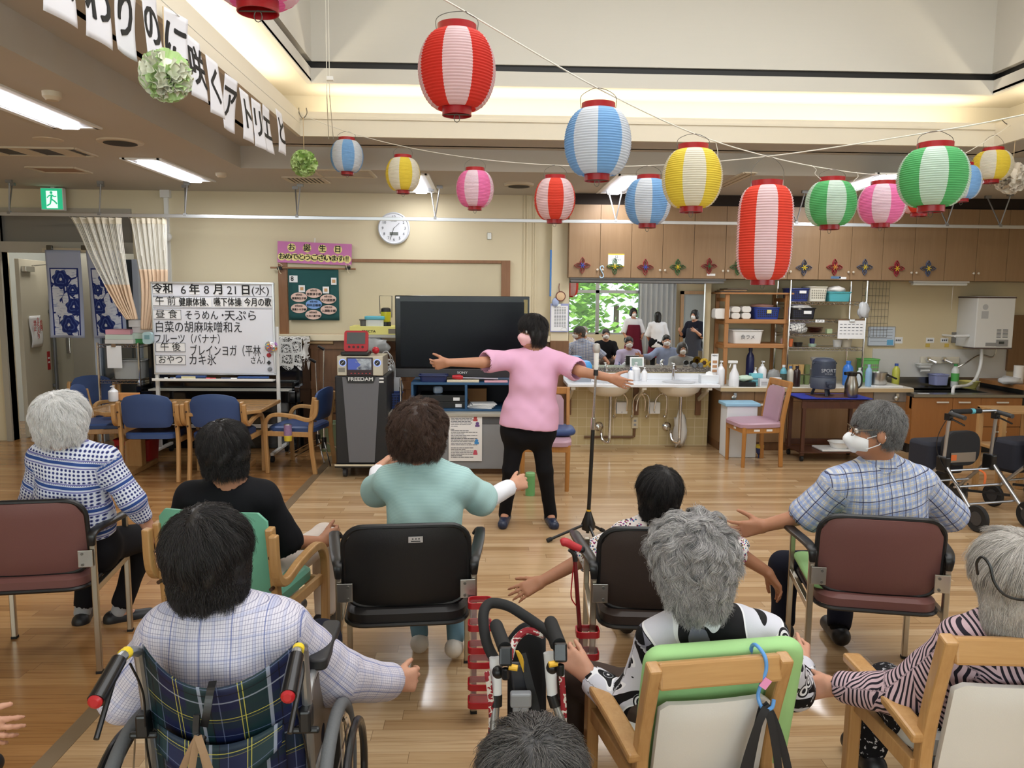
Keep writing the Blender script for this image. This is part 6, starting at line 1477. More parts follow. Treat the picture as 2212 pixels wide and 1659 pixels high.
cup('orange_cup','orange cup lying at the left of the lowest rack shelf','cup',1716,rz[3],0.035,0.085,(224,120,70));cup('pink_cup','pale pink cup at the left end of the lowest rack shelf','cup',1709,rz[3],0.035,0.085,(222,190,186),RKY+0.2);cup('dark_bowl','black bowl on the lowest rack shelf','bowl',1734,rz[3],0.05,0.045,(34,30,28));cup('white_cup','white cup on the right of the lowest rack shelf','cup',1820,rz[3],0.05,0.075,(226,224,220));cup('rice_pot','cream lidded pot at the right end of the lowest rack shelf','pot',1840,rz[3],0.06,0.08,(206,196,176));cup('green_dish','pale green dish in the middle of the lowest rack shelf','dish',1765,rz[3],0.045,0.03,(186,210,190));cup('violet_packet','dark violet packet in the middle of the lowest rack shelf','packet',1773,rz[3],0.03,0.085,(58,54,110),RKY+0.2)
for j in range(2):
 for k in range(4):
  c_=((196,160,104),(110,120,78),(112,122,80))[j+(1 if k==3 else 0)]if j==0 else(108,122,78)
  cup('tumbler','%s drinking tumbler, number %s of the %s row beneath the rack'%('tan' if c_[0]>150 else 'olive green',('one from the left','two from the left','three from the left','four from the left')[k],'upper' if j==0 else 'lower'),'cup',1713+k*13.5,zc+0.115*(1-j),0.036,0.105,c_,RKY+0.06,'tumblers beneath the rack')
crumple('clear_bag','clear plastic bag of white things hung on the right post of the rack','bag',(RX(1862),RKY-0.02,rz[0]-0.10),(0.06,0.04,0.10),M('film_white2',(196,198,200),0.3),13.0)
b=MB();b.lathe([(0.08,0),(0.115,0.10),(0.12,0.12),(0.11,0.12)],(RX(1793),RKY+0.16,zc+0.17),22);tag(b.build('white_bowl',m_whp,None,True),'white bowl upside on the things beneath the rack','bowl')
b=MB();b.box((RX(1793),RKY+0.17,zc+0.085),(0.26,0.2,0.165));tag(b.build('dish_rack_box',M('box_grey_white',(198,196,190),0.5),None,bevel=0.01),'pale box under the white bowl beneath the rack','box')
grd=thing('wire_grid','black wire grid panel leaning on the wall right of the rack','grid panel',at(1890,665,KY-0.03));b=MB()
for k in range(9):b.cyl((-0.16+0.04*k,0,-0.34),(-0.16+0.04*k,0,0.30),0.002,n=5)
for k in range(9):b.cyl((-0.16,0,-0.34+0.08*k),(0.16,0,-0.34+0.08*k),0.002,n=5)
b.build('grid',M('grid_grey',(120,112,98),0.5,0.5),grd)
# ------------------------------------------------------------------ bottles, jug and thermos on the counter
BY=LYF+0.06
def bx_(px_,y=BY):return at(px_,835,y).x
def bottle(name,label,px_,r,h,c,capc,y=BY,liq=None,cat='bottle',group=None):
 t=thing(name,label,cat,(bx_(px_,y),y,zc),0,group);m_=M('bt_%d_%d_%d'%c,c,0.3)
 b=MB();b.lathe([(r*0.9,0),(r,0.012),(r,h*0.68),(r*0.85,h*0.78),(r*0.42,h*0.87),(r*0.42,h*0.92)],n=18);b.build('body',m_,t,True)
 b=MB();b.cyl((0,0,h*0.9),(0,0,h),r*0.48,n=14);b.build('cap',M('bt_%d_%d_%d'%capc,capc,0.4),t,True)
 if liq:b=MB();b.lathe([(r*1.02,h*0.25),(r*1.02,h*0.6)],n=18,cap=False);b.build('label',M('bt_%d_%d_%d'%liq,liq,0.6),t,True)
 return t
GBT='bottles along the kitchen counter'
pump('pump_bottle','white pump bottle at the left end of the counter beside the menu card',bx_(1556,8.3),8.3,zc,0.042,0.27,m_soap,m_soap,GBT)
mc=thing('menu_card','upright white card with small coloured pictures at the left end of the counter','card',(bx_(1541,8.34),8.36,zc));b=MB();b.bx(-0.03,0.05,0,0.003,0,0.34);b.build('card',m_paper,mc);text('lettering','MENU',0.022,(0.01,-0.002,0.32),X,m_ink,mc,world=False)
b=MB()
for k in range(5):b.box((0.012,-0.001,0.05+0.05*k),(0.05,0.002,0.03))
b.build('printed_picture',M('print_tan',(190,140,100),0.7),mc)
sp_=thing('spray_bottle','white trigger spray bottle at the front left of the counter','spray bottle',(bx_(1585,8.2),8.2,zc));b=MB();b.lathe([(0.055,0),(0.058,0.02),(0.05,0.13),(0.02,0.20),(0.016,0.24)],n=20);b.build('body',m_soap,sp_,True);b=MB();b.box((-0.02,0,0.265),(0.10,0.03,0.03));b.beam((-0.04,0,0.25),(-0.055,0,0.20),0.012,0.012);b.build('trigger',m_whp,sp_,bevel=0.005)
bottle('vacuum_flask','tall dark navy flask under the wooden shelf',1618,0.045,0.40,(22,26,70),(22,26,60),8.5,None,'flask')
pump('pump_bottle','white pump bottle under the right of the wooden shelf',bx_(1645,8.42),8.42,zc,0.046,0.26,m_soap,m_soap,GBT);pump('pump_bottle','small white pump bottle between the navy flask and the larger pump',bx_(1630,8.38),8.38,zc,0.028,0.19,m_soap,m_soap,GBT)
bx_t=thing('document_tray','black tray holding a pale green folded cloth at the front of the counter','tray',(bx_(1612,8.2),8.22,zc));b=MB();b.bx(-0.09,0.09,-0.07,0.07,0,0.05);b.build('tray',m_blk,bx_t,bevel=0.004)
crumple('green_cloth','pale green and white cloth lying on the black tray on the counter','cloth',(bx_(1608,8.2),8.22,zc+0.085),(0.10,0.07,0.035),M('cloth_mint',(196,218,198),0.7),15.0)
for k,(px_,c_,lb,d_)in enumerate(((1640,(126,202,214),'turquoise box of tissues stacked behind the white boxes on the counter',(0.13,0.08,0.13)),(1648,(222,222,224),'left white printed box at the front of the counter',(0.10,0.07,0.085)),(1674,(224,224,226),'right white printed box at the front of the counter',(0.10,0.08,0.10)))):
 t=thing('small_carton',lb,'box',(bx_(px_,8.2),8.32 if k==0 else 8.19,zc));b=MB();b.bx(-d_[0]/2,d_[0]/2,-d_[1]/2,d_[1]/2,0,d_[2]);b.build('carton',M('ct_%d'%c_[0],c_,0.5),t,bevel=0.003);b=MB()
 for j in range(4):b.bx(-d_[0]*0.35,d_[0]*0.3,-d_[1]/2-0.001,-d_[1]/2,d_[2]*(0.2+0.13*j),d_[2]*(0.24+0.13*j))
 b.build('lettering',M('grey_ink'),t)
crumple('foil_packet','grey crumpled packet standing behind the boxes under the wooden shelf','packet',(bx_(1668,8.45),8.42,zc+0.08),(0.08,0.05,0.09),M('foil_grey',(150,150,148),0.35),18.0)
bottle('drink_bottle','light blue drink bottle with a white cap in front of the rack',1691,0.034,0.235,(96,168,186),(230,230,232),8.2,(60,70,60),group=GBT);bottle('drink_bottle','cream slim bottle with a blue cap in front of the rack',1706,0.036,0.22,(206,200,186),(70,110,160),8.22,None,group=GBT);bottle('drink_bottle','dark brown bottle with a black cap in front of the rack',1720,0.038,0.225,(44,26,26),(30,26,40),8.2,None,group=GBT)
# trolley
tx0,tx1=at(1732,870,7.62).x,at(1880,870,7.62).x;tzt=at(1760,861,7.62).z
tr=thing('wooden_trolley','dark reddish wooden trolley with a blue cloth on top, in front of the counter','trolley',((tx0+tx1)/2,7.80,0));w_=tx1-tx0
for x_ in(-w_/2+0.03,w_/2-0.03):
 for y_ in(-0.17,0.17):
  b=MB();b.bx(x_-0.018,x_+0.018,y_-0.018,y_+0.018,0.06,tzt-0.015);b.build('leg',m_darkwood,tr,bevel=0.003);b=MB();b.cyl((x_-0.012,y_,0.028),(x_+0.012,y_,0.028),0.028,n=16);b.bx(x_-0.008,x_+0.008,y_-0.008,y_+0.008,0.04,0.062);b.build('caster',m_rub,tr,True)
for z_ in(tzt-0.012,0.10,0.14):b=MB();b.bx(-w_/2,w_/2,-0.20,0.20,z_-0.012,z_)if z_!=0.14 else b.bx(-w_/2,w_/2,0.18,0.20,z_-0.03,z_+0.03);b.build('shelf_board' if z_<tzt-0.02 else 'top_board',m_darkwood,tr,bevel=0.003)
b=MB();b.bx(-w_/2,w_/2,-0.19,-0.17,tzt-0.10,tzt-0.03);b.build('apron',m_darkwood,tr)
b=MB();b.rbox((tr.location.x,7.80,tzt+0.001),(w_+0.03,0.43,0.007),0.02);tag(b.build('blue_cloth',M('royal_blue_cloth',(34,48,150),0.7),None),'royal blue cloth covering the top of the dark trolley','cloth')
b=MB();b.rbox((tr.location.x+0.02,7.80,tzt+0.007),(w_*0.6,0.3,0.004),0.02);tag(b.build('brown_mat',M('mat_brown',(96,60,50),0.8),None),'brown mat on the blue cloth of the trolley','mat')
jug=thing('water_jug','dark blue insulated drinks jug with a tap standing on the trolley','jug',(at(1780,850,7.78).x,7.82,tzt+0.0095));m_jug=M('jug_navy',(56,64,82),0.45)
b=MB()
for k in range(3):a=2*PI*k/3+0.5;b.beam((math.cos(a)*0.08,math.sin(a)*0.08,0.075),(math.cos(a)*0.105,math.sin(a)*0.105,0.0),0.03,0.012)
b.build('feet',M('jug_dark',(44,50,66),0.5),jug,bevel=0.003)
b=MB();b.lathe([(0.10,0.07),(0.122,0.085),(0.124,0.20),(0.118,0.205),(0.118,0.33),(0.110,0.335)],n=28);b.build('body',m_jug,jug,True);b=MB();b.lathe([(0.121,0.075),(0.1255,0.09),(0.1255,0.185),(0.12,0.195)],n=28);b.build('lower_shell',M('jug_grey',(78,84,98),0.5),jug,True);b=MB();b.lathe([(0.114,0.335),(0.112,0.36),(0.08,0.385),(0.03,0.39)],n=28);b.build('lid',m_jug,jug,True);b=MB();b.tube([Vector((math.cos(t)*0.122,-0.02,0.33+0.03*math.sin(t)))for t in[PI*i/12 for i in range(13)]],0.008,8);b.build('handle',M('jug_dark'),jug,True);b=MB();b.cyl((0,-0.12,0.115),(0,-0.18,0.115),0.02,n=12);b.box((0,-0.165,0.145),(0.08,0.04,0.03));b.build('tap',m_jug,jug,bevel=0.004)
text('lettering','SPORT',0.052,(0.0,-0.121,0.265),X,M('grey_silver_ink',(176,180,188),0.4),jug,bold=0.01,world=False);text('small_lettering','WATER JUG',0.015,(0.0,-0.121,0.232),X,M('grey_silver_ink'),jug,world=False)
th=thing('thermos_jug','steel thermos jug with a black handle on the trolley','thermos',(at(1836,850,7.72).x,7.70,tzt+0.0095));b=MB();b.lathe([(0.062,0),(0.066,0.01),(0.066,0.13),(0.045,0.20),(0.042,0.215)],n=24);b.build('body',M('thermos_steel',(160,154,146),0.28,1.0),th,True);b=MB();b.lathe([(0.044,0.215),(0.05,0.235),(0.05,0.255),(0.02,0.262)],n=20);b.box((-0.055,0,0.24),(0.04,0.04,0.03));b.build('lid',m_blk,th,True);b=MB();b.tube(spline([(0.045,0,0.245),(0.085,0,0.24),(0.105,0,0.19),(0.10,0,0.12),(0.066,0,0.09)],6),0.009,8);b.build('handle',m_blk,th,True)
q=at(1790,967,7.72);slab('white_tray','white tray on the lower board of the trolley','tray',q.x+0.06,7.75,0.101,(0.34,0.26,0.02),m_whp,bevel=0.006);b=MB();b.lathe([(0.08,0),(0.11,0.06),(0.118,0.062),(0.104,0.06),(0.076,0.006)],(q.x+0.12,7.74,0.123),24);tag(b.build('white_basin',m_whp,None,True),'white round basin on the tray of the trolley, beside the man\'s face','basin')
# right part of the counter
bottle('blue_tumbler','bright blue lidded tumbler with a straw behind the thermos',1830,0.055,0.27,(54,116,200),(54,116,200),8.35,None,'cup');bottle('drink_bottle','small clear bottle with a white cap right of the blue tumbler',1855,0.032,0.20,(196,204,206),(230,230,230),8.3,None,group=GBT);bottle('drink_bottle','pale blue smooth bottle on the counter left of the steel pot',1875,0.034,0.24,(140,176,206),(150,184,210),8.25,None,group=GBT)
crate('green_basket','bright green basket tipped up against the wall by the rack','basket',at(1880,790,KY-0.2).x,KY-0.14,zc,0.20,0.18,0.26,(120,200,110))
pt=thing('steel_pot','steel saucepan at the right end of the pale worktop','pot',(at(1898,815,8.3).x,8.32,zc+0.02));b=MB();b.lathe([(0.085,0),(0.095,0.02),(0.10,0.13),(0.096,0.13),(0.088,0.012)],n=26);b.build('pan',m_steel,pt,True);b=MB();b.beam((0.07,-0.06,0.11),(0.14,-0.14,0.07),0.018,0.012);b.build('handle',m_blk,pt)
slab('cutting_board','white chopping board lying at the right end of the pale worktop','board',at(1910,828,8.25).x,8.26,zc,(0.32,0.22,0.015),m_whp)
zst1=zst+0.001
ys=8.70
for nm_,px_,c_,cp,lb,h_ in(('dish_soap',1936,(206,206,90),(60,90,180),'yellow dish soap bottle with a blue top at the back of the sink',0.27),('dish_soap',2064,(226,230,226),(60,150,80),'white dish soap bottle with a green top right of the sink tap',0.27)):
 t=bottle(nm_,lb,px_,0.042,h_,c_,cp,ys,(90,180,90)if c_[0]>210 else None);t.location=(at(px_,800,ys).x,ys,zst1)
b=MB();b.lathe([(0.08,0),(0.115,0.075),(0.122,0.08),(0.11,0.075),(0.075,0.008)],(at(2090,808,8.65).x,8.62,zst1),26);tag(b.build('yellow_basin',M('basin_yellow',(216,206,120),0.4),None,True),'yellow round basin right of the sink','basin')
slab('sink_note','white strip lying on the edge of the steel worktop','label',at(1999,858,8.05).x,8.09,zst1,(0.12,0.03,0.003),m_paper)
# the open rack right of the sink
rs=thing('side_shelf','dark open shelf at the right edge with a chipped wooden top','shelf',(at(2206,850,8.1).x+0.16,8.45,0));b=MB();b.bx(-0.15,0.55,-0.38,0.4,zst+0.04,zst+0.09);b.build('top_board',m_pinex,rs,bevel=0.004)
for z_ in(0.1,0.35,0.6):b=MB();b.bx(-0.13,0.53,-0.35,0.38,z_,z_+0.02);b.build('shelf_board',m_blk,rs)
for x_ in(-0.13,0.53):b=MB();b.bx(x_-0.015,x_+0.015,-0.35,0.38,0,zst+0.04);b.build('side_panel',m_blk,rs)
zrs=zst+0.091
crumple('plastic_bag','white plastic bag lying on the shelf right of the water heater hose','bag',(at(2168,800,8.3).x+0.08,8.3,zrs+0.03),(0.12,0.09,0.05),M('film_white'),21.0);b=MB();q=at(2198,790,8.3);b.cyl((q.x+0.02,8.3,zrs),(q.x+0.02,8.3,zrs+0.20),0.05,n=20);tag(b.build('paper_roll',M('soft_white'),None,True),'grey-white upright roll at the right edge above the open shelf','roll')
# box under the mauve kitchen chair, cup on its leg
q=fl(1612,985);wbx=thing('storage_box','white box with a light blue lid behind the mauve kitchen chair','box',(2.66,7.90,0));b=MB();b.bx(-0.16,0.16,-0.10,0.12,0,0.54);b.build('box',M('box_white'),wbx,bevel=0.006);b=MB();b.bx(-0.185,0.185,-0.12,0.14,0.54,0.575);b.build('lid',M('lid_blue',(150,196,222),0.4),wbx,bevel=0.008)
b=MB();b.lathe([(0.016,0),(0.016,0.03),(0.034,0.05),(0.040,0.12)],(2.86,7.80,0),16);t=tag(b.build('leg_can',M('can_navy',(40,56,110),0.4),None,True),'navy and yellow cap on the back leg of the mauve kitchen chair','cap');b=MB();b.lathe([(0.041,0.105),(0.041,0.135),(0.02,0.137)],(2.86,7.80,0),16);b.build('yellow_rim',M('can_yellow',(214,190,60),0.5),t,True)
gc_=thing('tea_can','tall green can standing at the foot of the mauve chair behind the standing person','can',(0.375,6.30,0));b=MB();b.lathe([(0.04,0),(0.04,0.17)],n=20);b.build('body',M('can_green',(110,176,112),0.4,var=0.1),gc_,True);b=MB();b.lathe([(0.041,0.17),(0.041,0.19),(0.03,0.195)],n=20);b.build('lid',M('can_lid_green',(140,200,140),0.4),gc_,True)
ca_=thing('drink_can','violet patterned can with a yellow foot hung on the blue chair at the table end','can',(at(628,936,7.15).x,7.05,at(628,952,7.05).z));b=MB();b.lathe([(0.036,0.05),(0.036,0.15)],n=18);b.build('body',M('can_violet',(150,120,160),0.4,var=0.4,vs=60),ca_,True);b=MB();b.lathe([(0.034,0),(0.037,0.05)],n=18);b.build('foot',M('can_yellow'),ca_,True);b=MB();b.lathe([(0.037,0.15),(0.033,0.156)],n=18);b.build('rim',m_steel,ca_,True)
# ------------------------------------------------------------------ wire cart by the doorway with its boxes
WC=8.25
wx0_,wx1_=at(232,800,WC).x,at(318,800,WC).x
wcx=(wx0_+wx1_)/2;ww_=wx1_-wx0_
wcr=thing('wire_cart','chrome wire cart between the rose curtain and the whiteboard','cart',(wcx,WC,0));wcz=at(270,742,WC).z
for x_ in(-ww_/2,ww_/2):
 for y_ in(-0.18,0.18):b=MB();b.cyl((x_,y_,0),(x_,y_,wcz+0.02),0.012,n=10);b.build('post',m_chrome,wcr,True)
for z_ in(wcz,at(270,818,WC).z,0.25):
 b=MB()
 for e in(0,-0.03):
  for y_ in(-0.18,0.18):b.cyl((-ww_/2,y_,z_+e),(ww_/2,y_,z_+e),0.004,n=6)
  for x_ in(-ww_/2,ww_/2):b.cyl((x_,-0.18,z_+e),(x_,0.18,z_+e),0.004,n=6)
 b.tube([Vector((-ww_/2+ww_*i/20,-0.18,z_-0.03*(i%2)))for i in range(21)],0.003,5)
 for i in range(14):b.cyl((-ww_/2+ww_*i/14,-0.18,z_),(-ww_/2+ww_*i/14,0.18,z_),0.0025,n=5)
 b.build('wire_shelf',m_chrome,wcr,True)
def W2(px_):return at(px_,720,WC-0.1).x
z_=wcz+0.006
for x_,w2,h2,c_,lb in((262,0.29,0.045,(222,220,216),'white box at the bottom of the pile on the wire cart'),(262,0.28,0.05,(206,220,210),'pale mint box second in the pile on the wire cart'),(260,0.25,0.05,(226,166,180),'pink box on top of the left pile on the wire cart')):
 slab('glove_box',lb,'box',W2(x_),WC-0.06,z_,(w2,0.2,h2),M('gb_%d_%d'%(c_[0],c_[1]),c_,0.6));z_+=h2+0.001
zz_=wcz+0.006
for x_,w2,h2,c_,lb,r_ in((300,0.17,0.05,(66,150,84),'green box at the right of the wire cart',0),(306,0.2,0.06,(196,214,202),'pale box with a green stripe on the green box of the wire cart',0.1),(308,0.2,0.06,(226,226,228),'white glove box third in the right pile on the wire cart',-0.15),(300,0.22,0.07,(228,228,230),'white box on top of the right pile under the curtain',0.2)):
 slab('glove_box',lb,'box',W2(x_),WC-0.02,zz_,(w2,0.17,h2),M('gb_%d_%d'%(c_[0],c_[1]),c_,0.6),r_);zz_+=h2+0.001
pcl=thing('paper_pad','white paper sheets clipped to the front of the wire cart','paper',at(247,768,WC-0.21));b=MB();b.bx(-0.075,0.075,-0.002,0.001,-0.13,0.10);b.build('sheet',m_paper,pcl);b=MB();b.bx(-0.02,0.02,-0.012,0.0,0.09,0.12);b.build('clip',M('clip_brown',(130,104,80),0.6),pcl)
q=at(270,817,WC).z+0.006;crate('clear_drawer_box','clear plastic box on the middle shelf of the wire cart','box',W2(272),WC,q,0.30,0.26,0.19,(176,178,176),lat=False)
pump('sanitiser_bottle','white pump bottle standing at the far end of the table before the wire cart',at(250,850,7.5).x,7.45,TZ+0.001,0.045,0.15,m_soap,m_soap);slab('picture_box','orange and blue printed box at the back of the table','box',at(275,850,7.5).x,7.52,TZ+0.001,(0.20,0.06,0.07),M('print_box',(214,150,90),0.6,var=0.3,vs=12))
bd_=thing('clear_dispenser','pale green clear container hooked on the left edge of the whiteboard','container',at(320,730,VB-0.08));b=MB();b.rbox((0,0,0),(0.09,0.05,0.12),0.03,axis='y');b.build('cup',M('pale_aqua',(168,196,200),0.25),bd_,True);b=MB();b.box((0,-0.026,0.01),(0.05,0.003,0.04));b.build('label',M('label_teal',(110,150,156),0.5),bd_)
# ------------------------------------------------------------------ paper lanterns on their strings
m_red_cap=M('lantern_cap_red',(158,18,26),0.32)
def lantern_mat(name,c,wht,off,n=8,pale=None):
 g=NG(name);x,y,z=g.sep(g.coord())
 a=g.math('FRACT',g.math('ADD',g.math('DIVIDE',g.math('ARCTAN2',x,g.math('MULTIPLY',y,-1.0)),2*PI/n*2),off+4))
 f=g.math('LESS_THAN',a,0.5)
 nz=g.noise(g.coord(),30,2);k=g.math('ADD',0.94,g.math('MULTIPLY',nz,0.1))
 cc=g.mul(g.mix(f,srgb(wht),srgb(c)),g.comb(k,k,k))
 s=g.node('ShaderNodeBsdfTranslucent',{'Color':cc});m=g.fin(cc,0.6,0,0.3)
 mx=g.n.new('ShaderNodeMixShader');mx.inputs[0].default_value=0.35
 g.t.links.new(g.b.outputs[0],mx.inputs[1]);g.t.links.new(s,mx.inputs[2]);g.t.links.new(mx.outputs[0],g.n['Material Output'].inputs[0])
 return m
LC={'red':((224,62,50),(240,214,218)),'redl':((238,80,60),(242,218,222)),'blue':((142,190,238),(230,234,240)),'yellow':((246,222,84),(240,236,222)),'pink':((250,138,194),(246,224,234)),'green':((104,196,124),(220,238,226))}
def lantern(label,kind,x0p,x1p,ytop,ybot,Y,off,hook,tall=False,string=0.06):
 """body spans photograph columns x0p..x1p and rows ytop..ybot"""
 cx_=(x0p+x1p)/2;p=at(cx_,(ytop+ybot)/2,Y);d0,d1=at(x0p,(ytop+ybot)/2,Y),at(x1p,(ytop+ybot)/2,Y)
 r=(d1-d0).length/2;h=(at(cx_,ytop,Y)-at(cx_,ybot,Y)).length
 t=thing('paper_lantern',label,'paper lantern',p,0,'striped paper lanterns hung across the room')
 view=math.atan2(p.x,p.y);b=MB();prof=[];N=26 if not tall else 36
 for i in range(N*4+1):
  v=-1+2*i/(N*4);ph=(i%4)/4
  base=(1-abs(v)**(2.0 if not tall else 4.2))**(0.60 if not tall else 0.42);rr=0.50*r+0.50*r*base if not tall else 0.40*r+0.60*r*base
  prof.append((rr*(0.986+0.018*math.sin(2*PI*i/4)),v*h/2))
 b.lathe(prof,n=48,cap=False);b.build('body',lantern_mat('lantern_'+kind,LC[kind][0],LC[kind][1],off+view/(2*PI)*4),t,True,angle=180)
 rc=r*(0.50 if not tall else 0.56)
 for s,k,nm in((1,rc,'top_cap'),(-1,rc*0.76 if not tall else rc*0.78,'bottom_cap')):
  z0=s*h/2-s*0.012;z1=s*h/2+s*r*0.17;b=MB();b.lathe([(k*0.94,z0),(k,z0+s*0.004),(k,z1),(k*0.93,z1),(k*0.88,z0)],n=36);b.build(nm,m_red_cap,t,True)
 zt_=h/2+r*0.12
 b=MB();hk=(hook-p)if hook is not None else Vector((0,0,h/2+r*0.55));hz=hk.z
 b.tube(spline([(-rc*1.01,0,zt_-0.02),(-rc*1.06,0,zt_+(hz-zt_)*0.45),(-rc*0.55,0,zt_+(hz-zt_)*0.86),(hk.x*1.0,hk.y,hz),(rc*0.55,0,zt_+(hz-zt_)*0.86),(rc*1.06,0,zt_+(hz-zt_)*0.45),(rc*1.01,0,zt_-0.02)],7),0.0014,6);b.build('wire_handle',M('wire_grey',(116,112,104),0.4,0.7),t,True)
 b=MB();z_=-h/2-r*0.17;b.tube([Vector((math.cos(a)*0.010,0,z_-0.008+math.sin(a)*0.014))for a in[2*PI*i/12 for i in range(12)]],0.0014,6,closed=True);b.cyl((-rc*0.7,0,z_+0.004),(rc*0.7,0,z_+0.004),0.002,n=5);b.build('bottom_hook',M('wire_grey'),t,True)
 return t
S1=[(950,-6,2.55),(1003,24,2.77),(1290,190,3.23),(1500,289,3.63),(1658,338,4.0),(1797,366,4.43),(1905,377,4.8),(1990,366,5.2),(2075,336,5.8),(2150,292,6.1),(2186,268,6.4)]
S2=[(2300,232,2.9),(2212,248,3.05),(2026,283,3.3),(1658,338,4.0),(1400,358,4.7),(1200,357,5.22),(1023,342,5.67),(870,316,6.2),(748,284,6.45),(652,248,6.50)]
h1=[at(*p)for p in S1];h2=[at(*p)for p in S2]
lantern('large red and white paper lantern hanging nearest, left of the picture centre at the top','red',903,1071,70,236,2.77,0.74,h1[1])
lantern('large blue and white paper lantern hanging right of the big red one','blue',1219,1363,237,379,3.23,0.0,h1[2])
lantern('large yellow and white paper lantern hanging left of the tall red one','yellow',1431,1559,324,448,3.63,0.70,h1[3])
lantern('tall barrel-shaped red and white paper lantern hanging before the cupboards','redl',1594,1710,402,606,4.0,0.72,h1[4],True)
lantern('small green and white paper lantern right of the tall red one','green',1742,1847,393,487,4.43,0.60,h1[5])
lantern('pink and white paper lantern between the small green and the large green ones','pink',1856,1953,400,483,4.8,0.76,h1[6])
lantern('red and white paper lantern almost hidden behind the large green one','redl',1944,2030,385,460,5.2,0.4,h1[7])
lantern('small blue and white paper lantern half hidden behind the large green one','blue',2042,2116,359,430,5.8,0.75,h1[8])
lantern('small yellow and white paper lantern at the right end of the string','yellow',2103,2183,327,389,6.1,0.88,h1[9])
lantern('large green and white paper lantern hanging on the right','green',1945,2086,322,446,3.3,0.74,h2[2])
lantern('small blue and white paper lantern just left of the large yellow one','blue',1350,1449,388,484,4.7,0.88,h2[4])
lantern('small red and white paper lantern left of the large blue one','redl',1154,1243,387,475,5.22,0.22,h2[5])
lantern('small pink and white paper lantern left of the small red one','pink',985,1067,370,447,5.67,0.88,h2[6])
lantern('small yellow and white paper lantern above the round clock','yellow',833,908,342,412,6.2,0.14,h2[7])
lantern('small blue and white paper lantern at the left end of the string','blue',714,785,304,372,6.45,0.20,h2[8])
lantern('pink and white paper lantern cut off by the top edge, only its red foot showing','pink',435,672,-225,8,2.05,0.8,None)
m_string=M('white_string',(226,222,210),0.7)
def string(label,pts,r,cat='string'):
 b=MB();b.tube(spline(pts,6),r,6);return tag(b.build('string',m_string,None,True),label,cat)
string('white string carrying the large lanterns from the top to the right corner',h1,0.0028);string('white string carrying the small lanterns from the left corner to the right edge',h2,0.0030)
for k,(a,c_)in enumerate((((1545,303,3.735),(1545,405,3.75)),((1850,371,4.61),(1848,405,4.6)),((1752,357,4.29),(1774,388,4.3)))):
 p,q=at(*a),at(*c_);b=MB();b.tube(spline([p,p.lerp(q,0.3)+Vector((0.012,0,0)),p.lerp(q,0.6)-Vector((0.012,0,0)),q],6),0.0016,5);tag(b.build('loose_string',m_string,None,True),('loose string end dangling right of the large yellow lantern','loose string end between the small green and the pink lanterns','short string tail on the knot left of the small green lantern')[k],'string')
hk_=MB();q=at(652,245,6.5);hk_.tube([q+Vector(p)for p in spline([(-0.03,0.03,0.05),(-0.02,0,0.0),(0.01,-0.01,-0.04),(0.04,0,0),(0.03,0.03,0.05)],5)],0.004,6);tag(hk_.build('wire_hook',M('wire_grey'),None,True),'wire hook on the left corner of the ceiling well','hook')
hk_=MB();q=at(2190,268,6.4);hk_.tube([q+Vector(p)for p in spline([(-0.10,0.0,0.03),(-0.06,0,0.0),(0.0,-0.01,-0.02),(0.05,0,0.04),(0.10,0.0,0.03)],5)],0.004,6);tag(hk_.build('wire_hook',M('wire_grey'),None,True),'curled wire hook on the right corner of the ceiling well','hook')
# tissue pompoms
def pompom(label,p,r,c1,c2,cord,seed):
 rr=np.random.default_rng(seed);t=thing('tissue_pompom',label,'pompom',p,0,'tissue paper pompoms');b=MB();bi=MB()
 for k in range(105):
  d=Vector(rr.normal(size=3)).normalized();m=frame(d);a0=rr.uniform(0,6);w_=r*rr.uniform(0.34,0.52);ph=rr.uniform(0,6)
  tgt=b if k%5<3 else bi;k0=rr.uniform(0.45,0.62);tl=rr.uniform(-0.35,0.35);ct,st=math.cos(a0),math.sin(a0)
  def fn(u,v):
   x=(u-0.5)*2*w_*(0.35+0.65*v);y=0.10*r*math.sin(5*u*PI+ph)*v+tl*r*0.4*v;z=r*(k0+(1.0-k0)*v-0.12*(u-0.5)**2*4*v+0.03*math.sin(11*u+ph)*v)
   return m@Vector((x*ct-y*st,x*st+y*ct,z))
  tgt.grid(fn,7,4)
 b.build('petals',M('tissue_%d_%d'%(c1[0],c1[1]),c1,0.8),t,True,angle=180);bi.build('petal_tips',M('tissue_%d_%d'%(c2[0],c2[1]),c2,0.8),t,True,angle=180)
 b=MB();b.ball((0,0,0),r*0.66,14);b.build('core',M('tissue_%d_%d'%(c1[0],c1[1])),t,True)
 b=MB();b.cyl((0,0,r*0.5),(0,0,cord),0.0025,n=5);b.build('ribbon',M('ribbon_tan',(206,180,140),0.6),t);return t
pompom('large white and pale green tissue pompom hanging behind the paper banner',at(358,163,3.45),0.108,(232,234,214),(196,228,160),0.28,1)
pompom('small lime green tissue pompom left of the first blue lantern',at(657,353,6.45),0.108,(206,228,156),(176,216,120),0.36,2)
pompom('white tissue pompom at the right edge below the yellow lantern',at(2186,385,6.3),0.128,(236,226,210),(244,236,222),0.35,3)
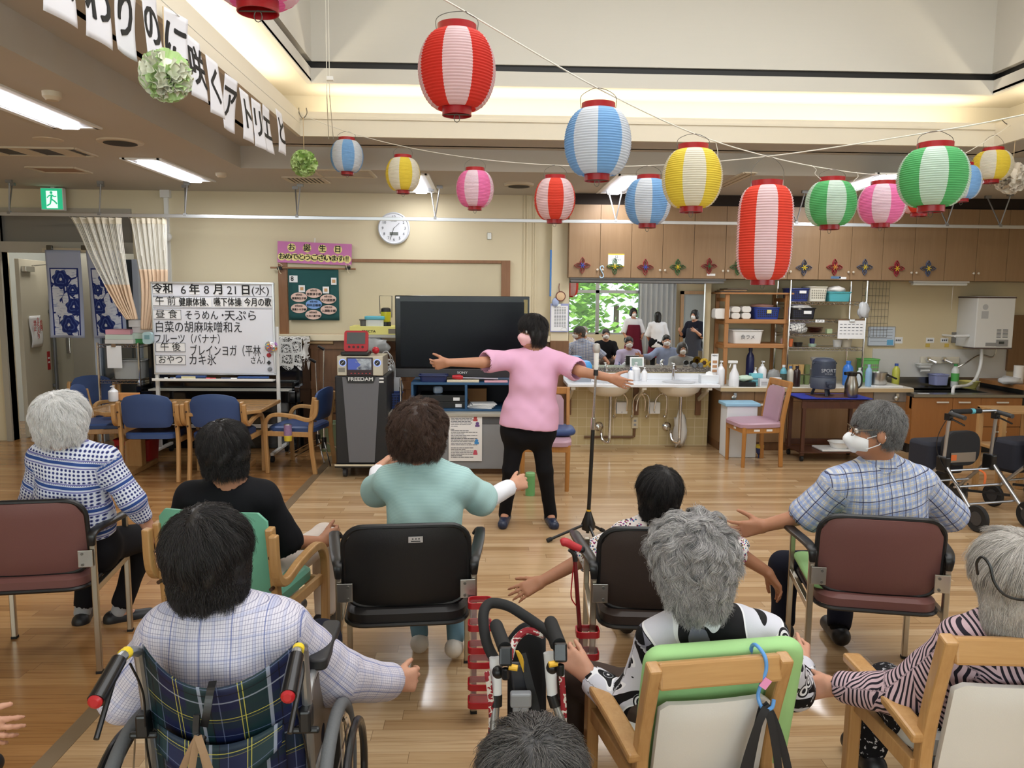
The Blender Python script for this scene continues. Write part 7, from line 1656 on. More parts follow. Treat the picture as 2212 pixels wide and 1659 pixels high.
# hanging character banner on the left fascia
BX=-1.475
for k,(px_,py_,ch,lb)in enumerate(((118,-55,'ま','leftmost paper of the banner, blank except at its cut-off top'),(204,5,'わ','banner paper with a long downstroke, second from the left'),(277,40,'り','banner paper lettered り left of the round の'),(332,60,'の','banner paper lettered の just before the white-green pompom'),(385,85,'に','banner paper turned edge-on over the white-green pompom'),(424,150,'咲','banner paper lettered 咲 right of the large pompom'),(463,190,'く','banner paper lettered く right of 咲'),(499,226,'ア','white banner paper lettered ア near the far end'),(531,252,'ト','white banner paper lettered ト near the far end'),(559,270,'リ','white banner paper lettered リ near the far end'),(580,281,'エ','white banner paper lettered エ near the far end'),(605,287,'と','last banner paper lettered と at the far right end'))):
 d_=ray(px_,py_);q=CAM+d_*(BX/d_.x);Yp=q.y;top=min(q.z+0.15,2.99);t=thing('banner_paper',lb,'banner paper',(BX,Yp,top),R(-14 if ch=='に' else rng.uniform(-5,5)),'lettered papers of the hanging banner')
 sd=rng.uniform(0,6);b=MB();b.grid(lambda u,v:Vector((0.014*math.sin(2.6*v+sd)+0.010*v*v*math.sin(3*u+sd),(u-0.5)*0.18,-v*0.297)),8,12);b.build('sheet',M('banner_white',(228,228,234),0.75),t,True,solid=0.0008)
 o_=text('lettering',ch,0.205,(0.02,0.0,-0.150),Y_,m_ink,t,bold=0.024,world=False)
 for v in o_.data.vertices:
  vv=-v.co.z/0.297;uu=v.co.y/0.18+0.5;v.co.x=0.014*math.sin(2.6*vv+sd)+0.010*vv*vv*math.sin(3*uu+sd)+0.0025+(v.co.x-0.02)
b=MB();b.tube(spline([(BX,2.3,3.0),(BX,3.6,2.985),(BX,5.0,2.985),(BX,6.2,3.0),(-1.52,6.48,3.04)],8),0.0022,6);tag(b.build('string',m_string,None,True),'string holding the lettered banner papers along the left beam','string')
# ceiling fittings
def ceil_round(name,label,cat,px_,py_,r,mat,h=0.02,inner=None):
 p=fl(px_,py_,CEIL);t=thing(name,label,cat,(p.x,p.y,CEIL));b=MB();b.lathe([(r,0),(r*0.96,-h*0.6),(r*0.6,-h),(r*0.55,-h)],n=28);b.build('rim',mat,t,True)
 if inner:b=MB();b.lathe([(r*0.72,-h-0.001),(r*0.1,-h-0.002)],n=28);b.build('opening',inner,t)
 return t
m_fit=M('fitting_cream',(206,192,168),0.5)
ceil_round('round_vent','round dark ceiling air outlet left of the paper banner end','vent',260,306,0.16,m_fit,0.015,M('vent_dark',(52,42,32),0.8));ceil_round('smoke_detector','cream smoke detector beside the lamp at the left edge','detector',112,199,0.05,m_fit,0.045);ceil_round('smoke_detector','cream smoke detector right of the second ceiling lamp','detector',478,374,0.05,m_fit,0.04);ceil_round('ceiling_speaker','flat round cream ceiling disc between the two left lamps','speaker',104,301,0.10,m_fit,0.008);ceil_round('round_vent','round dark ceiling opening above the pink lantern string','vent',1121,397,0.15,m_fit,0.03,M('vent_dark'))
def ceil_flat(name,label,cat,px_,py_,wx,wy,mat,slats=0,rz=0.0):
 p=fl(px_,py_,CEIL);t=thing(name,label,cat,(p.x,p.y,CEIL),rz);b=MB()
 for s in(-1,1):b.bx(s*wx/2-0.015,s*wx/2+0.015,-wy/2,wy/2,-0.012,0);b.bx(-wx/2,wx/2,s*wy/2-0.015,s*wy/2+0.015,-0.012,0)
 b.build('frame',m_fit,t);b=MB();b.bx(-wx/2,wx/2,-wy/2,wy/2,-0.004,-0.001);b.build('panel',mat,t)
 if slats:
  b=MB()
  for k in range(slats):x_=-wx/2+wx*(k+0.5)/slats;b.box((x_,0,-0.008),(wx/slats*0.45,wy,0.006))
  b.build('slats',m_fit,t)
 return t
ceil_flat('air_grille','slatted ceiling air grille behind the small green pompom','vent',662,388,0.36,0.36,M('vent_dark'),9);ceil_flat('ceiling_hatch','square ceiling hatch behind the first small blue lantern','hatch',745,374,0.5,0.42,m_ceil);ceil_flat('ceiling_hatch','brownish framed ceiling panel at the far left above the exit sign','hatch',128,366,0.42,0.30,M('panel_tan',(160,124,92),0.6));ceil_flat('air_slot','long dark air-conditioning slot at the left edge of the ceiling','vent',60,326,0.9,0.34,M('slot_dark',(70,64,58),0.6),3);ceil_flat('air_slot','dark air-conditioning slot between the large yellow and the tall red lantern','vent',1585,388,0.10,0.9,M('slot_dark'),1)
# ------------------------------------------------------------------ wheelchair
def tartan():
 g=NG('blue_green_tartan');x,y,z=g.sep(g.attr('cuv'));c=srgb((18,28,64))
 gx=g.stripe(x,.16,.075,.1);gy=g.stripe(y,.16,.075,.3);c=g.mix(g.math('MULTIPLY',gx,.75),c,srgb((16,48,44)));c=g.mix(g.math('MULTIPLY',gy,.6),c,srgb((15,40,50)))
 for ax in(x,y):
  for ph,w_,k,al in((.02,.010 if ax==x else.005,(160,168,186),.6),(.36,.0026,(198,190,84),.7),(.42,.0026,(198,190,84),.7 if ax==x else.2),(.72,.003,(110,120,156),.5),(.86,.003,(10,12,26),.9)):c=g.mix(g.math('MULTIPLY',g.stripe(ax,.19,w_,ph),al),c,srgb(k))
 g.bump(g.noise(g.coord(),400,2),.12,.001);return g.fin(c,.5,0,.35)
m_tart=tartan()
def sheetuv(name,fn,nu,nv,mat,parent,uvf,solid=.003):
 b=MB();b.grid(fn,nu,nv);me=bpy.data.meshes.new(name);me.from_pydata(b.v,[],b.f)
 uv=[uvf(i/nu,j/nv)for i in range(nu+1)for j in range(nv+1)];me.attributes.new('cuv','FLOAT_VECTOR','POINT').data.foreach_set('vector',np.array([(u,v,0)for u,v in uv],'f').ravel())
 return finish(name,me,mat,parent,True,solid=solid,angle=180)
wc_=thing('wheelchair','wheelchair with a blue-green tartan back holding the person in the lilac shirt','wheelchair',(-.655,1.87,0),R(2))
m_frm=M('wheelchair_frame',(168,170,172),.35,.8);m_grip=M('grip_black',(24,24,26),.25)
hw_=.188
def backf(u,v):
 x=(u-.5)*2*hw_;s_=1-(2*(u-.5))**2;top=.815-.075*s_;z=.40+(top-.40)*v;return Vector((x,-.03-.085*s_*(.4+.6*v)+.06*(1-v),z))
sheetuv('back_sling',backf,20,16,m_tart,wc_,lambda u,v:((u)*.46,v*.44))
def pock(u,v):p=backf(.10+.80*u,.0+.52*v+.05*math.sin(PI*u)*-v);return p+Vector((0,-.018-.02*math.sin(PI*u)*math.sin(PI*v),-.05*(1-v)))
sheetuv('back_pocket',pock,16,10,m_tart,wc_,lambda u,v:(u*.38+.05,v*.3+.07))
sheetuv('pocket_flap',lambda u,v:pock(u,1.0)+Vector((0,-.014-.012*(1-v),.02-.10*(1-v)*(.6+.4*math.sin(PI*u)))),16,6,m_tart,wc_,lambda u,v:(u*.38+.02,v*.12+.03))
b=MB();b.ribbon(spline([(0,-.10,.75),(.004,-.135,.74),(0,-.15,.70),(-.008,-.15,.665)],6),X,.018,.003);b.build('strap',m_blk,wc_)
b=MB();b.ribbon(spline([(-.02,-.158,.70),(-.02,-.165,.655),(0,-.172,.645)],5),X,.014,.01);b.build('hook',m_blk,wc_)
b=MB();b.bx(-hw_+.01,hw_-.01,.02,.44,.40,.425);b.build('seat',M('seat_navy',(30,34,58),.7),wc_,bevel=.008)
for s in(-1,1):
 x=s*(hw_+.012);b=MB();b.tube(spline([(x,.05,.12),(x,.03,.45),(x,-.02,.76),(x,-.04,.80),(x,-.09,.822),(x+s*.004,-.13,.822)],6),.0125,10);b.build('back_tube',m_frm,wc_,True)
 b=MB();b.tube([Vector((x+s*.004,-.125,.822)),Vector((x+s*.008,-.235,.782))],[.0175,.0195],14);o_=b.build('push_grip',m_grip,wc_,True)
 b=MB();b.lathe([(.0155,0),(.016,.008),(.009,.013)],(x+s*.008,-.233,.7823),14,frame((0,-1,0)));b.build('red_end_cap',M('cap_red',(170,28,36),.3),o_,True)
 b=MB();b.tube([Vector((x+s*.001,-.085,.822)),Vector((x+s*.003,-.105,.823))],.0145,12);b.build('yellow_band',M('band_yellow',(236,206,40),.5),o_,True)
 b=MB();b.tube(spline([(x+s*.012,-.11,.80),(x+s*.016,-.13,.775),(x+s*.012,-.20,.725),(x+s*.010,-.24,.695)],5),.0065,8);b.build('brake_lever',m_blk,wc_,True)
 b=MB();b.tube(spline([(x-s*.01,-.10,.80),(x-s*.02,-.06,.70),(x-s*.005,-.02,.55),(x,.02,.42)],6),.003,6);b.build('brake_cable',m_blk,wc_,True)
 b=MB();b.box((x,-.012,.60),(.03,.05,.06));b.cyl((x-.035,-.02,.572),(x+.035,-.02,.572),.009,n=10);b.build('fold_joint',m_blk,wc_,bevel=.006)
 b=MB();b.tube(spline([(x,.02,.63),(x,.06,.665),(x,.30,.665),(x,.36,.64),(x,.37,.40)],6),.0115,10);b.build('arm_tube',m_frm,wc_,True)
 b=MB();b.rbox((x+s*.01,.22,.688),(.052,.26,.032),.02);b.build('arm_pad',M('pad_black',(34,34,36),.5),wc_,True,bevel=.006)
 b=MB();b.bx(x-.004,x+.004,.04,.36,.42,.64);b.build('side_guard',M('guard_bronze',(112,100,88),.4,.4),wc_)
 b=MB();b.tube(spline([(x,.03,.40),(x,.38,.40),(x,.46,.36),(x,.52,.12)],6),.0125,10);b.build('lower_tube',m_frm,wc_,True);b=MB();b.bx(x-s*.18,x-s*.02,.50,.64,.10,.115);b.build('footrest',m_blk,wc_,bevel=.004)
 wx=s*(hw_+.072);c=Vector((wx,.07,.285));circ=lambda r_,n_,dx=0:[c+Vector((dx,math.cos(2*PI*i/n_)*r_,math.sin(2*PI*i/n_)*r_))for i in range(n_)]
 b=MB();b.tube(circ(.268,48),.0175,12,closed=True);wh_=b.build('wheel',M('tyre_grey',(92,94,96),.7,bump=.4,bs=120),wc_,True)
 b=MB();b.tube(circ(.243,48),.010,8,closed=True);b.build('rim',m_chrome,wh_,True)
 b=MB()
 for i in range(24):a=2*PI*i/24;b.cyl(c+Vector((.02*(-1)**i,.02*math.cos(a),.02*math.sin(a))),c+Vector((0,.24*math.cos(a+.25*(-1)**(i//2)),.24*math.sin(a+.25*(-1)**(i//2)))),.0014,n=5)
 stuff(b.build('spokes',m_steel,wh_));b=MB();b.cyl(c-Vector((.035,0,0)),c+Vector((.035,0,0)),.022,n=14);b.build('hub',m_frm,wh_,True)
 b=MB();b.tube(circ(.225,40,s*.045),.011,10,closed=True);b.build('hand_rim',m_grip,wh_,True)
 b=MB();b.cyl((x+s*.03,.38,.40),(x+s*.035,.34,.60),.007,n=8);b.ball((x+s*.035,.34,.615),.018,10);b.build('parking_lever',m_blk,wc_,True)
 b=MB();b.cyl((x-.014,.44,.075),(x+.014,.44,.075),.074,n=22);b.cyl((x,.44,.07),(x,.43,.36),.012,n=8);b.build('caster',m_rub,wc_,True)
bg=thing('cloth_bag','bag with brown straps hanging from the hook on the tartan wheelchair back','bag',(-.655,1.675,.668));m_strap=M('strap_brown',(140,112,84),.8)
for x_,dx in((-.012,-.055),(.012,.045),(-.004,-.02),(.02,.02)):b=MB();b.ribbon(spline([(0,0,0),(x_*.6+dx*.3,-.012,-.05),(dx+x_,-.02,-.16),(dx*1.2+x_,-.02,-.24)],5),Vector((1,.4,0)),.016,.003);b.build('strap',m_strap,bg)
b=MB();b.rbox((0,-.015,-.35),(.19,.03,.22),.04,axis='y');b.build('pouch',M('bag_brown',(96,62,48),.8),bg,True,bevel=.008)
# ------------------------------------------------------------------ folded walker in the foreground
wk=thing('folded_walker','folded silver walker with black foam handle loop and red flower print pouch','walker',(.13,2.25,0));WP=lambda x,y,Y:at(x,y,Y)
b=MB();b.tube(spline([WP(1078,1440,2.24),WP(1052,1390,2.30),WP(1044,1330,2.36),WP(1058,1304,2.40),WP(1095,1308,2.40),WP(1130,1328,2.38),WP(1165,1352,2.36),WP(1190,1372,2.32),WP(1200,1395,2.28)],5),.017,12);b.build('handle_loop',M('foam_black',(24,24,25),.8),wk,True)
def mid_(a,c):return a.lerp(c,.5)
for px_,g0,g1,st,pb in((0,(1072,1352),(1090,1400),(1068,1450),(1069,1640)),(1,(1190,1345),(1208,1392),(1185,1440),(1236,1640))):
 a,c=WP(*g0,2.30),WP(*g1,2.18);b=MB();b.cyl(a,c,.021,n=16);b.ball(a,.021,12);b.build('hand_grip',M('foam_black'),wk,True)
 b=MB();q=WP(g1[0]+2,g1[1]+16,2.16);b.box(q,(.038,.05,.055),m=Matrix.Rotation(R(-20),4,'X'));b.cyl(q+Vector((0,-.015,-.03)),q+Vector((0,-.02,-.065)),.012,n=10);b.build('brake_block',m_grip,wk,bevel=.006)
 b=MB();s_=-1 if px_ else 1;b.cyl(q+Vector((s_*.01,-.02,-.025)),q+Vector((s_*.035,-.025,-.027)),.009,n=10);b.build('yellow_stop',M('stop_yellow',(224,176,50),.5),wk,True)
 b=MB();b.ball(WP(st[0]+8,st[1]+2,2.17),.019,12);b.build('ball_knob',m_blk,wk,True)
 p0,p1=WP(st[0]+2,st[1]-30,2.24),WP(st[0]+(8 if px_ else 4),1500,2.22);b=MB();b.cyl(p0,p1,.019,.0165,n=14);b.build('upper_sleeve',M('walker_white',(224,226,228),.3),wk,True)
 b=MB();b.cyl(p1,p1.lerp(WP(*pb,2.18),.18),.0185,n=14);b.build('collar',m_blk,wk,True);p2=ground(WP(*pb,2.18));p2.x+=.03*(1 if px_ else-.2)
 b=MB();b.tube(spline([p1,WP(pb[0]-(18 if px_ else 2),1570,2.20),WP(*pb,2.18),p2+Vector((0,.0,.09))],5),.0135,12);b.build('post',m_frm,wk,True)
 for dy in(-.06,.34):b=MB();q=p2+Vector((0,dy,.075));b.cyl(q-Vector((.014,0,0)),q+Vector((.014,0,0)),.075,n=24);b.build('wheel',m_rub,wk,True)
 b=MB();b.tube([p2+Vector((0,-.06,.08)),p2+Vector((0,.05,.25)),p2+Vector((0,.34,.08))],.011,8);b.build('lower_frame',m_frm,wk,True)
def pr(name,c1,c2,c3):
 g=NG(name);v=g.coord();n=g.noise(v,34,2);return g.fin(g.ramp(n,[(0,c1),(.45,c2),(.55,c1),(.62,c3)],'CONSTANT'),.7)
m_pouch=pr('red_flower_print',(150,34,44),(222,214,206),(60,40,44))
for px_,a_,c_ in((0,1042,1062),(1,1206,1218)):
 b=MB();b.grid(lambda u,v:WP(a_+(c_-a_)*(.5+.5*math.sin(PI*v))if not px_ else c_-(c_-a_)*(.5-.5*math.sin(PI*v)),1450+200*v,2.20+.32*u),8,12);b.build('pouch_side',m_pouch,wk,True,solid=.018)
b=MB();b.tube(spline([WP(1100,1425,2.30),WP(1112,1385,2.34),WP(1140,1362,2.36),WP(1175,1372,2.34)],6),.012,8);b.build('pouch_edge',m_pouch,wk,True)
b=MB();b.grid(lambda u,v:WP(1098+80*u,1378+230*v-34*math.sin(PI*u)*(1-v),2.40+.03*math.sin(PI*u)-.1*v),10,10);b.build('pouch_inside',M('pouch_black',(20,20,22),.8),wk,True,solid=.01)
b=MB();b.ribbon(spline([WP(1128,1412,2.30),WP(1142,1470,2.26),WP(1160,1540,2.24),WP(1168,1600,2.22)],5),X,.024,.008);b.build('rubber_strap',m_rub,wk,True);b=MB();b.grid(lambda u,v:WP(1100+34*u+10*v,1430+85*v,2.27),6,6);b.build('lining',M('grey_film',(52,52,56),.35),wk,True,solid=.006)
b=MB();b.grid(lambda u,v:WP(1113+14*math.sin(PI*(.15+.85*v))*u*(1-v*.6)+18*v,1405+48*v,2.265),4,8);b.build('yellow_tag',M('stop_yellow'),wk,True,solid=.003)
b=MB();q=WP(1125,1510,2.22);b.box(q,(.065,.03,.045));b.box(q+Vector((0,0,-.06)),(.05,.02,.08));b.build('latch',M('latch_grey',(140,142,146),.4),wk,bevel=.006)
for o_ in kids(wk):o_.data.transform(wk.matrix_basis.inverted())
# ------------------------------------------------------------------ the two walkers by the sink
def walker(label,loc,rz):
 t=thing('rollator',label,'walker',loc,rz,'walkers parked by the sink');m_tub=M('walker_silver',(186,188,192),.3,.9)
 for s in(-1,1):
  x=s*.215;b=MB();b.tube(spline([(x,.02,.40),(x,.0,.70),(x*.98,-.01,.80),(x*.9,-.01,.825)],5),.0125,10);b.build('upright',m_tub,t,True)
  b=MB();b.box((x,.02,.42),(.05,.10,.12));b.build('joint',m_blk,t,bevel=.012)
  b=MB();b.cyl((x,-.02,.40),(x*1.06,-.33,.09),.0135,n=12);b.build('rear_leg',m_tub,t,True);b=MB();b.cyl((x,.05,.40),(x,.30,.15),.0135,n=12);b.build('front_leg',m_tub,t,True)
  for y_,r_ in((-.34,.098),(.31,.092)):
   b=MB();b.lathe([(r_*.5,-.012),(r_*.92,-.017),(r_,-.009),(r_,.009),(r_*.92,.017),(r_*.5,.012)],(x*1.06,y_,r_),26,frame((1,0,0)));o_=b.build('wheel',m_rub,t,True)
   b=MB();b.cyl((x*1.06-.016,y_,r_),(x*1.06+.016,y_,r_),r_*.52,n=16);b.build('hub',M('hub_dark',(58,58,60),.5),o_,True)
  b=MB();b.cyl((x,-.01,.815),(x,-.15,.80),.017,n=12);b.build('grip',M('grip_grey',(52,54,56),.6),t,True);b=MB();b.tube([Vector((x,-.02,.775)),Vector((x,-.07,.765)),Vector((x,-.15,.745))],.007,8);b.box((x,0,.785),(.035,.05,.05));b.build('brake',m_blk,t)
  b=MB();b.tube(spline([(x+s*.01,.0,.78),(x+s*.06,.03,.62),(x+s*.03,.02,.45),(x*1.05,-.2,.25)],6),.003,6);b.build('brake_cable',m_blk,t,True)
 b=MB();b.cyl((-.2,-.01,.825),(.06,-.01,.825),.02,n=12);b.build('foam_bar',M('foam_black'),t,True);b=MB();b.cyl((.06,-.01,.825),(.2,-.01,.825),.0125,n=12);b.build('cross_bar',m_tub,t,True);b=MB();b.cyl((-.03,-.01,.825),(.0,-.01,.825),.0215,n=12);b.build('turquoise_band',M('turquoise'),t,True)
 for z_,y_ in((.37,0),(.27,-.1),(.17,-.22),(.24,.2)):b=MB();b.cyl((-.215,y_,z_),(.215,y_,z_),.009,n=10);b.build('cross_tube',m_tub,t,True)
 b=MB();b.beam((-.2,-.2,.2),(.19,.18,.2),.018,.012,Z);b.beam((.2,-.2,.21),(-.19,.18,.21),.018,.012,Z);b.build('fold_cross',m_blk,t)
 b=MB();L=[[Vector((p[0],y_,.52+p[1]))for p in rrect(.33*k,.27*k,.10,6)]for y_,k in((.06,.94),(.07,1),(.11,1),(.12,.94))];b.ring(L);b.build('seat_back',M('bag_black',(24,24,28),.7),t,True);b=MB();b.box((0,.055,.455),(.23,.004,.075));b.build('reflector_plate',M('plate_grey',(150,140,130),.35,.5),t);b=MB();b.box((-.09,.052,.455),(.05,.003,.045));b.build('orange_mark',M('orange',(220,110,50),.6),t)
 b=MB();b.rbox((-.06,.26,.43),(.36,.24,.26),.05);b.build('bag',M('bag_navy',(32,34,46),.8),t,True,bevel=.03);b=MB();b.ribbon(spline([(.08,-.02,.37),(.11,-.05,.34),(.10,-.06,.26)],5),X,.02,.003);b.build('orange_strap',M('orange'),t)
 return t
wl=walker('silver rollator with a navy bag parked in front of the sink cabinet',(3.70,5.66,0),R(12))
dup(wl,'second silver rollator cut by the right edge of the picture',(4.42,5.72,0),R(16),'walkers parked by the sink')
bk_=thing('black_bucket','black bucket standing behind the two rollators','bucket',(4.02,6.6,0));b=MB();b.lathe([(.11,0),(.145,.30),(.15,.30),(.138,.30),(.104,.01)],n=24);b.build('body',m_blk,bk_,True);b=MB();b.tube([Vector((math.cos(t_)*.148,-.02,.29-.10*math.sin(t_)))for t_ in[PI*i/12 for i in range(13)]],.003,6);b.build('handle',m_steel,bk_,True)
st_=thing('wooden_stool','light wooden stand at the right edge behind the second rollator','stand',(4.52,6.35,0));
for x_ in(-.2,.2):
 for y_ in(-.15,.15):b=MB();b.bx(x_-.02,x_+.02,y_-.02,y_+.02,0,.74);b.build('leg',m_oak,st_,bevel=.003)
for z_ in(.72,.40):b=MB();b.bx(-.22,.22,-.17,.17,z_,z_+.025);b.build('shelf_board',m_oakx,st_,bevel=.003)
# ------------------------------------------------------------------ cane holders, cane, cushions, hook
m_rclear=glassy('clear_acrylic',(226,206,206),.05,.16);m_rhold=M('holder_red',(168,26,36),.3)
def holder(label,cx_,Y,zs):
 p=at(cx_,1400,Y);t=thing('cane_holder',label,'holder',(p.x,Y,zs[0]),0,'red cane holders tied to the chairs');h=zs[-1]-zs[0]
 b=MB();b.ring([[Vector((q[0],q[1],z_))for q in rrect(.078,.06,.016)]for z_ in(0,h)],cap=False);b.build('clear_tube',m_rclear,t,True)
 for z_ in zs:b=MB();L=[[Vector((q[0],q[1],z_-zs[0]+d_))for q in rrect(.078+e,.06+e,.018)]for d_,e in((-.012,.004),(-.012,.014),(.012,.014),(.012,.004))];L.append(L[0]);b.ring(L,cap=False);b.build('red_band',m_rhold,t,True)
 b=MB();b.bx(-.037,.037,-.028,.028,.0,.008);b.build('base',m_rhold,t)
holder('red-banded clear cane holder beside the black chair of the mint polo person',1036,2.86,(.085,.16,.25,.31,.40,.49));holder('red-banded clear cane holder with the red cane beside the dark brown chair',1268,2.86,(.12,.20,.28,.37))
cn=thing('walking_cane','red walking cane with a soft red handle standing in the right cane holder','cane',(at(1262,1400,2.86).x,2.86,.13));q=lambda x,y:at(x,y,2.86)-Vector((at(1262,1400,2.86).x,2.86,.13))
b=MB();b.tube([q(1242,1208),q(1248,1300),q(1258,1430)],.0085,10);b.build('shaft',M('cane_red',(104,24,28),.25),cn,True);b=MB();b.tube(spline([q(1211,1173),q(1222,1171),q(1240,1180),q(1256,1186)],5),[.010,.013,.016,.017,.017,.017,.017,.017,.016,.016,.016,.015,.015,.014,.013,.010][:16],12);b.build('handle',M('handle_red',(176,36,44),.5),cn,True);b=MB();b.tube(spline([q(1230,1186),q(1240,1196),q(1243,1212)],5),.010,10);b.ball(q(1257,1187),.014,10);b.build('neck',m_blk,cn,True);b=MB();b.tube(spline([q(1240,1216),q(1236,1250),q(1234,1290),q(1246,1310)],6),.0025,6);b.build('wrist_cord',m_rhold,cn,True)
m_gcush=M('green_cushion_cloth',(158,204,138),.85,bump=.1,bs=260)
cu2=fc1.matrix_basis@Vector((.025,-.165,.49));gcu=thing('back_cushion','light green back cushion on the wooden chair of the grey-curled person','cushion',cu2,R(8))
b=MB();b.T=Matrix.Rotation(R(11),4,'X');L=[]
for k in range(9):a=PI*k/8;e=.82+.18*math.sin(a)**.5;L.append([Vector((.03+p[0]*e,-.034*math.cos(a),p[1]*e-.025))for p in rrect(.49,.44,.05,5)])
b.ring(L);b.build('cushion',m_gcush,gcu,True,angle=60)
gp=thing('seat_pad','thin light green pad on the seat of the brown chair under the man','cushion',(1.665,3.22,.458),R(-12));b=MB();b.rbox((-.03,.0,.014),(.46,.42,.028),.05);b.build('pad',m_gcush,gp,True,bevel=.01)
q=fc1.matrix_basis@Vector((.118,-.262,.625));hk2=thing('s_hook','light blue S hook over the top rail of the wooden chair','hook',q);m_hkb=M('hook_blue',(96,156,222),.35)
b=MB();b.tube(spline([(.0,.035,.005),(-.002,.035,.05),(.0,.005,.072),(.014,-.025,.055),(.018,-.032,.02),(.006,-.034,-.02),(-.002,-.034,-.06),(.008,-.05,-.088),(.03,-.055,-.082),(.036,-.052,-.06)],6),.0055,10);b.build('hook',m_hkb,hk2,True);b=MB();b.box((.014,-.042,-.018),(.022,.003,.03),m=Matrix.Rotation(R(35),4,'Y'));b.build('pink_tag',M('tag_pink',(232,150,196),.7),hk2)
bb=thing('black_bag','black shoulder bag hanging by its straps from the light blue hook','bag',q+Vector((.012,-.052,-.082)))
for dx,e in((-.05,-.01),(-.03,.01),(.035,.0),(.06,.012)):b=MB();b.ribbon(spline([(0,e,.004),(dx*.4,-.008+e,-.03),(dx,-.012+e,-.13),(dx*1.5,-.012+e,-.25)],6),X,.022,.003);b.build('strap',M('bag_black'),bb,True)
b=MB();b.rbox((0,-.01,-.33),(.20,.045,.22),.05,axis='y');b.build('pouch',M('bag_black'),bb,True,bevel=.01)
b=MB();c_=at(2186,1240,2.06);b.tube(spline([at(*p)for p in((2112,1240,1.99),(2110,1216,1.97),(2122,1203,1.955),(2138,1222,1.94),(2148,1258,1.93),(2172,1286,1.92),(2215,1296,1.915),(2270,1288,1.95))],6),.0038,8)
tag(b.build('elastic_band',m_blk,None,True),'thin black elastic strap round the back of the grey head at the right edge','strap')
# ------------------------------------------------------------------ microphone on its floor stand
mf_=fl(1268,1160);mx,my=mf_.x,mf_.y
ms=thing('microphone_floor_stand','black and chrome floor microphone stand on a tripod beside the standing person','microphone stand',(mx,my,0));top_=at(1287,808,my).z;tx_=at(1287,808,my).x-mx;bx0=at(1271,1120,my).x-mx
def mpt(z):k=(z-.15)/(top_-.15);return Vector((bx0+(tx_-bx0)*k,0,z))
b=MB();b.cyl(mpt(.13),mpt(.76),.0135,n=14);b.build('lower_tube',m_blk,ms,True);b=MB();b.cyl(mpt(.76),mpt(.84),.017,n=14);b.cyl(mpt(.84),mpt(top_),.0085,n=12);b.build('upper_tube',m_chrome,ms,True)
b=MB();b.lathe([(.045,-.10),(.05,-.06),(.028,.0),(.018,.03)],mpt(.155),12);b.cyl(mpt(.03),mpt(.08),.012,n=8);b.build('hub',m_blk,ms,True);b=MB();b.cyl(mpt(.183),mpt(.197),.0155,n=12);b.build('yellow_ring',M('stop_yellow'),ms,True)
for px_,py_ in((1183,1168),(1303,1147),(1298,1196)):
 q=fl(px_,py_,.012);e=Vector((q.x-mx,q.y-my,.014));b=MB();b.cyl(mpt(.10),e,.0095,n=10);o_=b.build('leg',m_blk,ms,True);d_=(e-mpt(.10)).normalized();b=MB();b.cyl(e-d_*.03,e+d_*.004,.0145,n=10);b.build('rubber_foot',m_rub,o_,True)
b=MB();b.cyl(mpt(top_-.01),mpt(top_+.03),.016,n=12);b.build('clip',m_blk,ms,True)
mc_=thing('microphone','white and silver microphone clipped on top of the floor stand','microphone',Vector((mx,my,0))+mpt(top_+.03));b=MB();b.lathe([(.013,0),(.0165,.02),(.0185,.115)],n=18);b.build('body',m_whp,mc_,True);b=MB();b.lathe([(.0185,.115),(.025,.125),(.027,.15),(.022,.172),(.008,.18)],n=18);b.build('grille',M('mic_grille',(190,188,184),.4,.7,bump=.6,bs=900),mc_,True)
# thin hoist wires at the left of the raised ceiling
for k,(xa_,ya_,xb_,yb_)in enumerate(((703,-20,710,300),(709,-20,720,300))):
 b=MB();p_,q_=at(xa_,ya_,5.95),at(xb_,yb_,6.5);b.tube([p_,at(xa_+3,205,5.98),q_],.003,6);tag(b.build('hoist_wire',m_string,None),'thin white hoist wire in the left corner of the ceiling well','wire','hoist wires in the ceiling well')
b=MB();b.box(at(713,170,5.98),(.05,.04,.03));tag(b.build('wire_bracket',m_whp,None,bevel=.004),'small white bracket on the hoist wires in the left corner of the well','bracket')
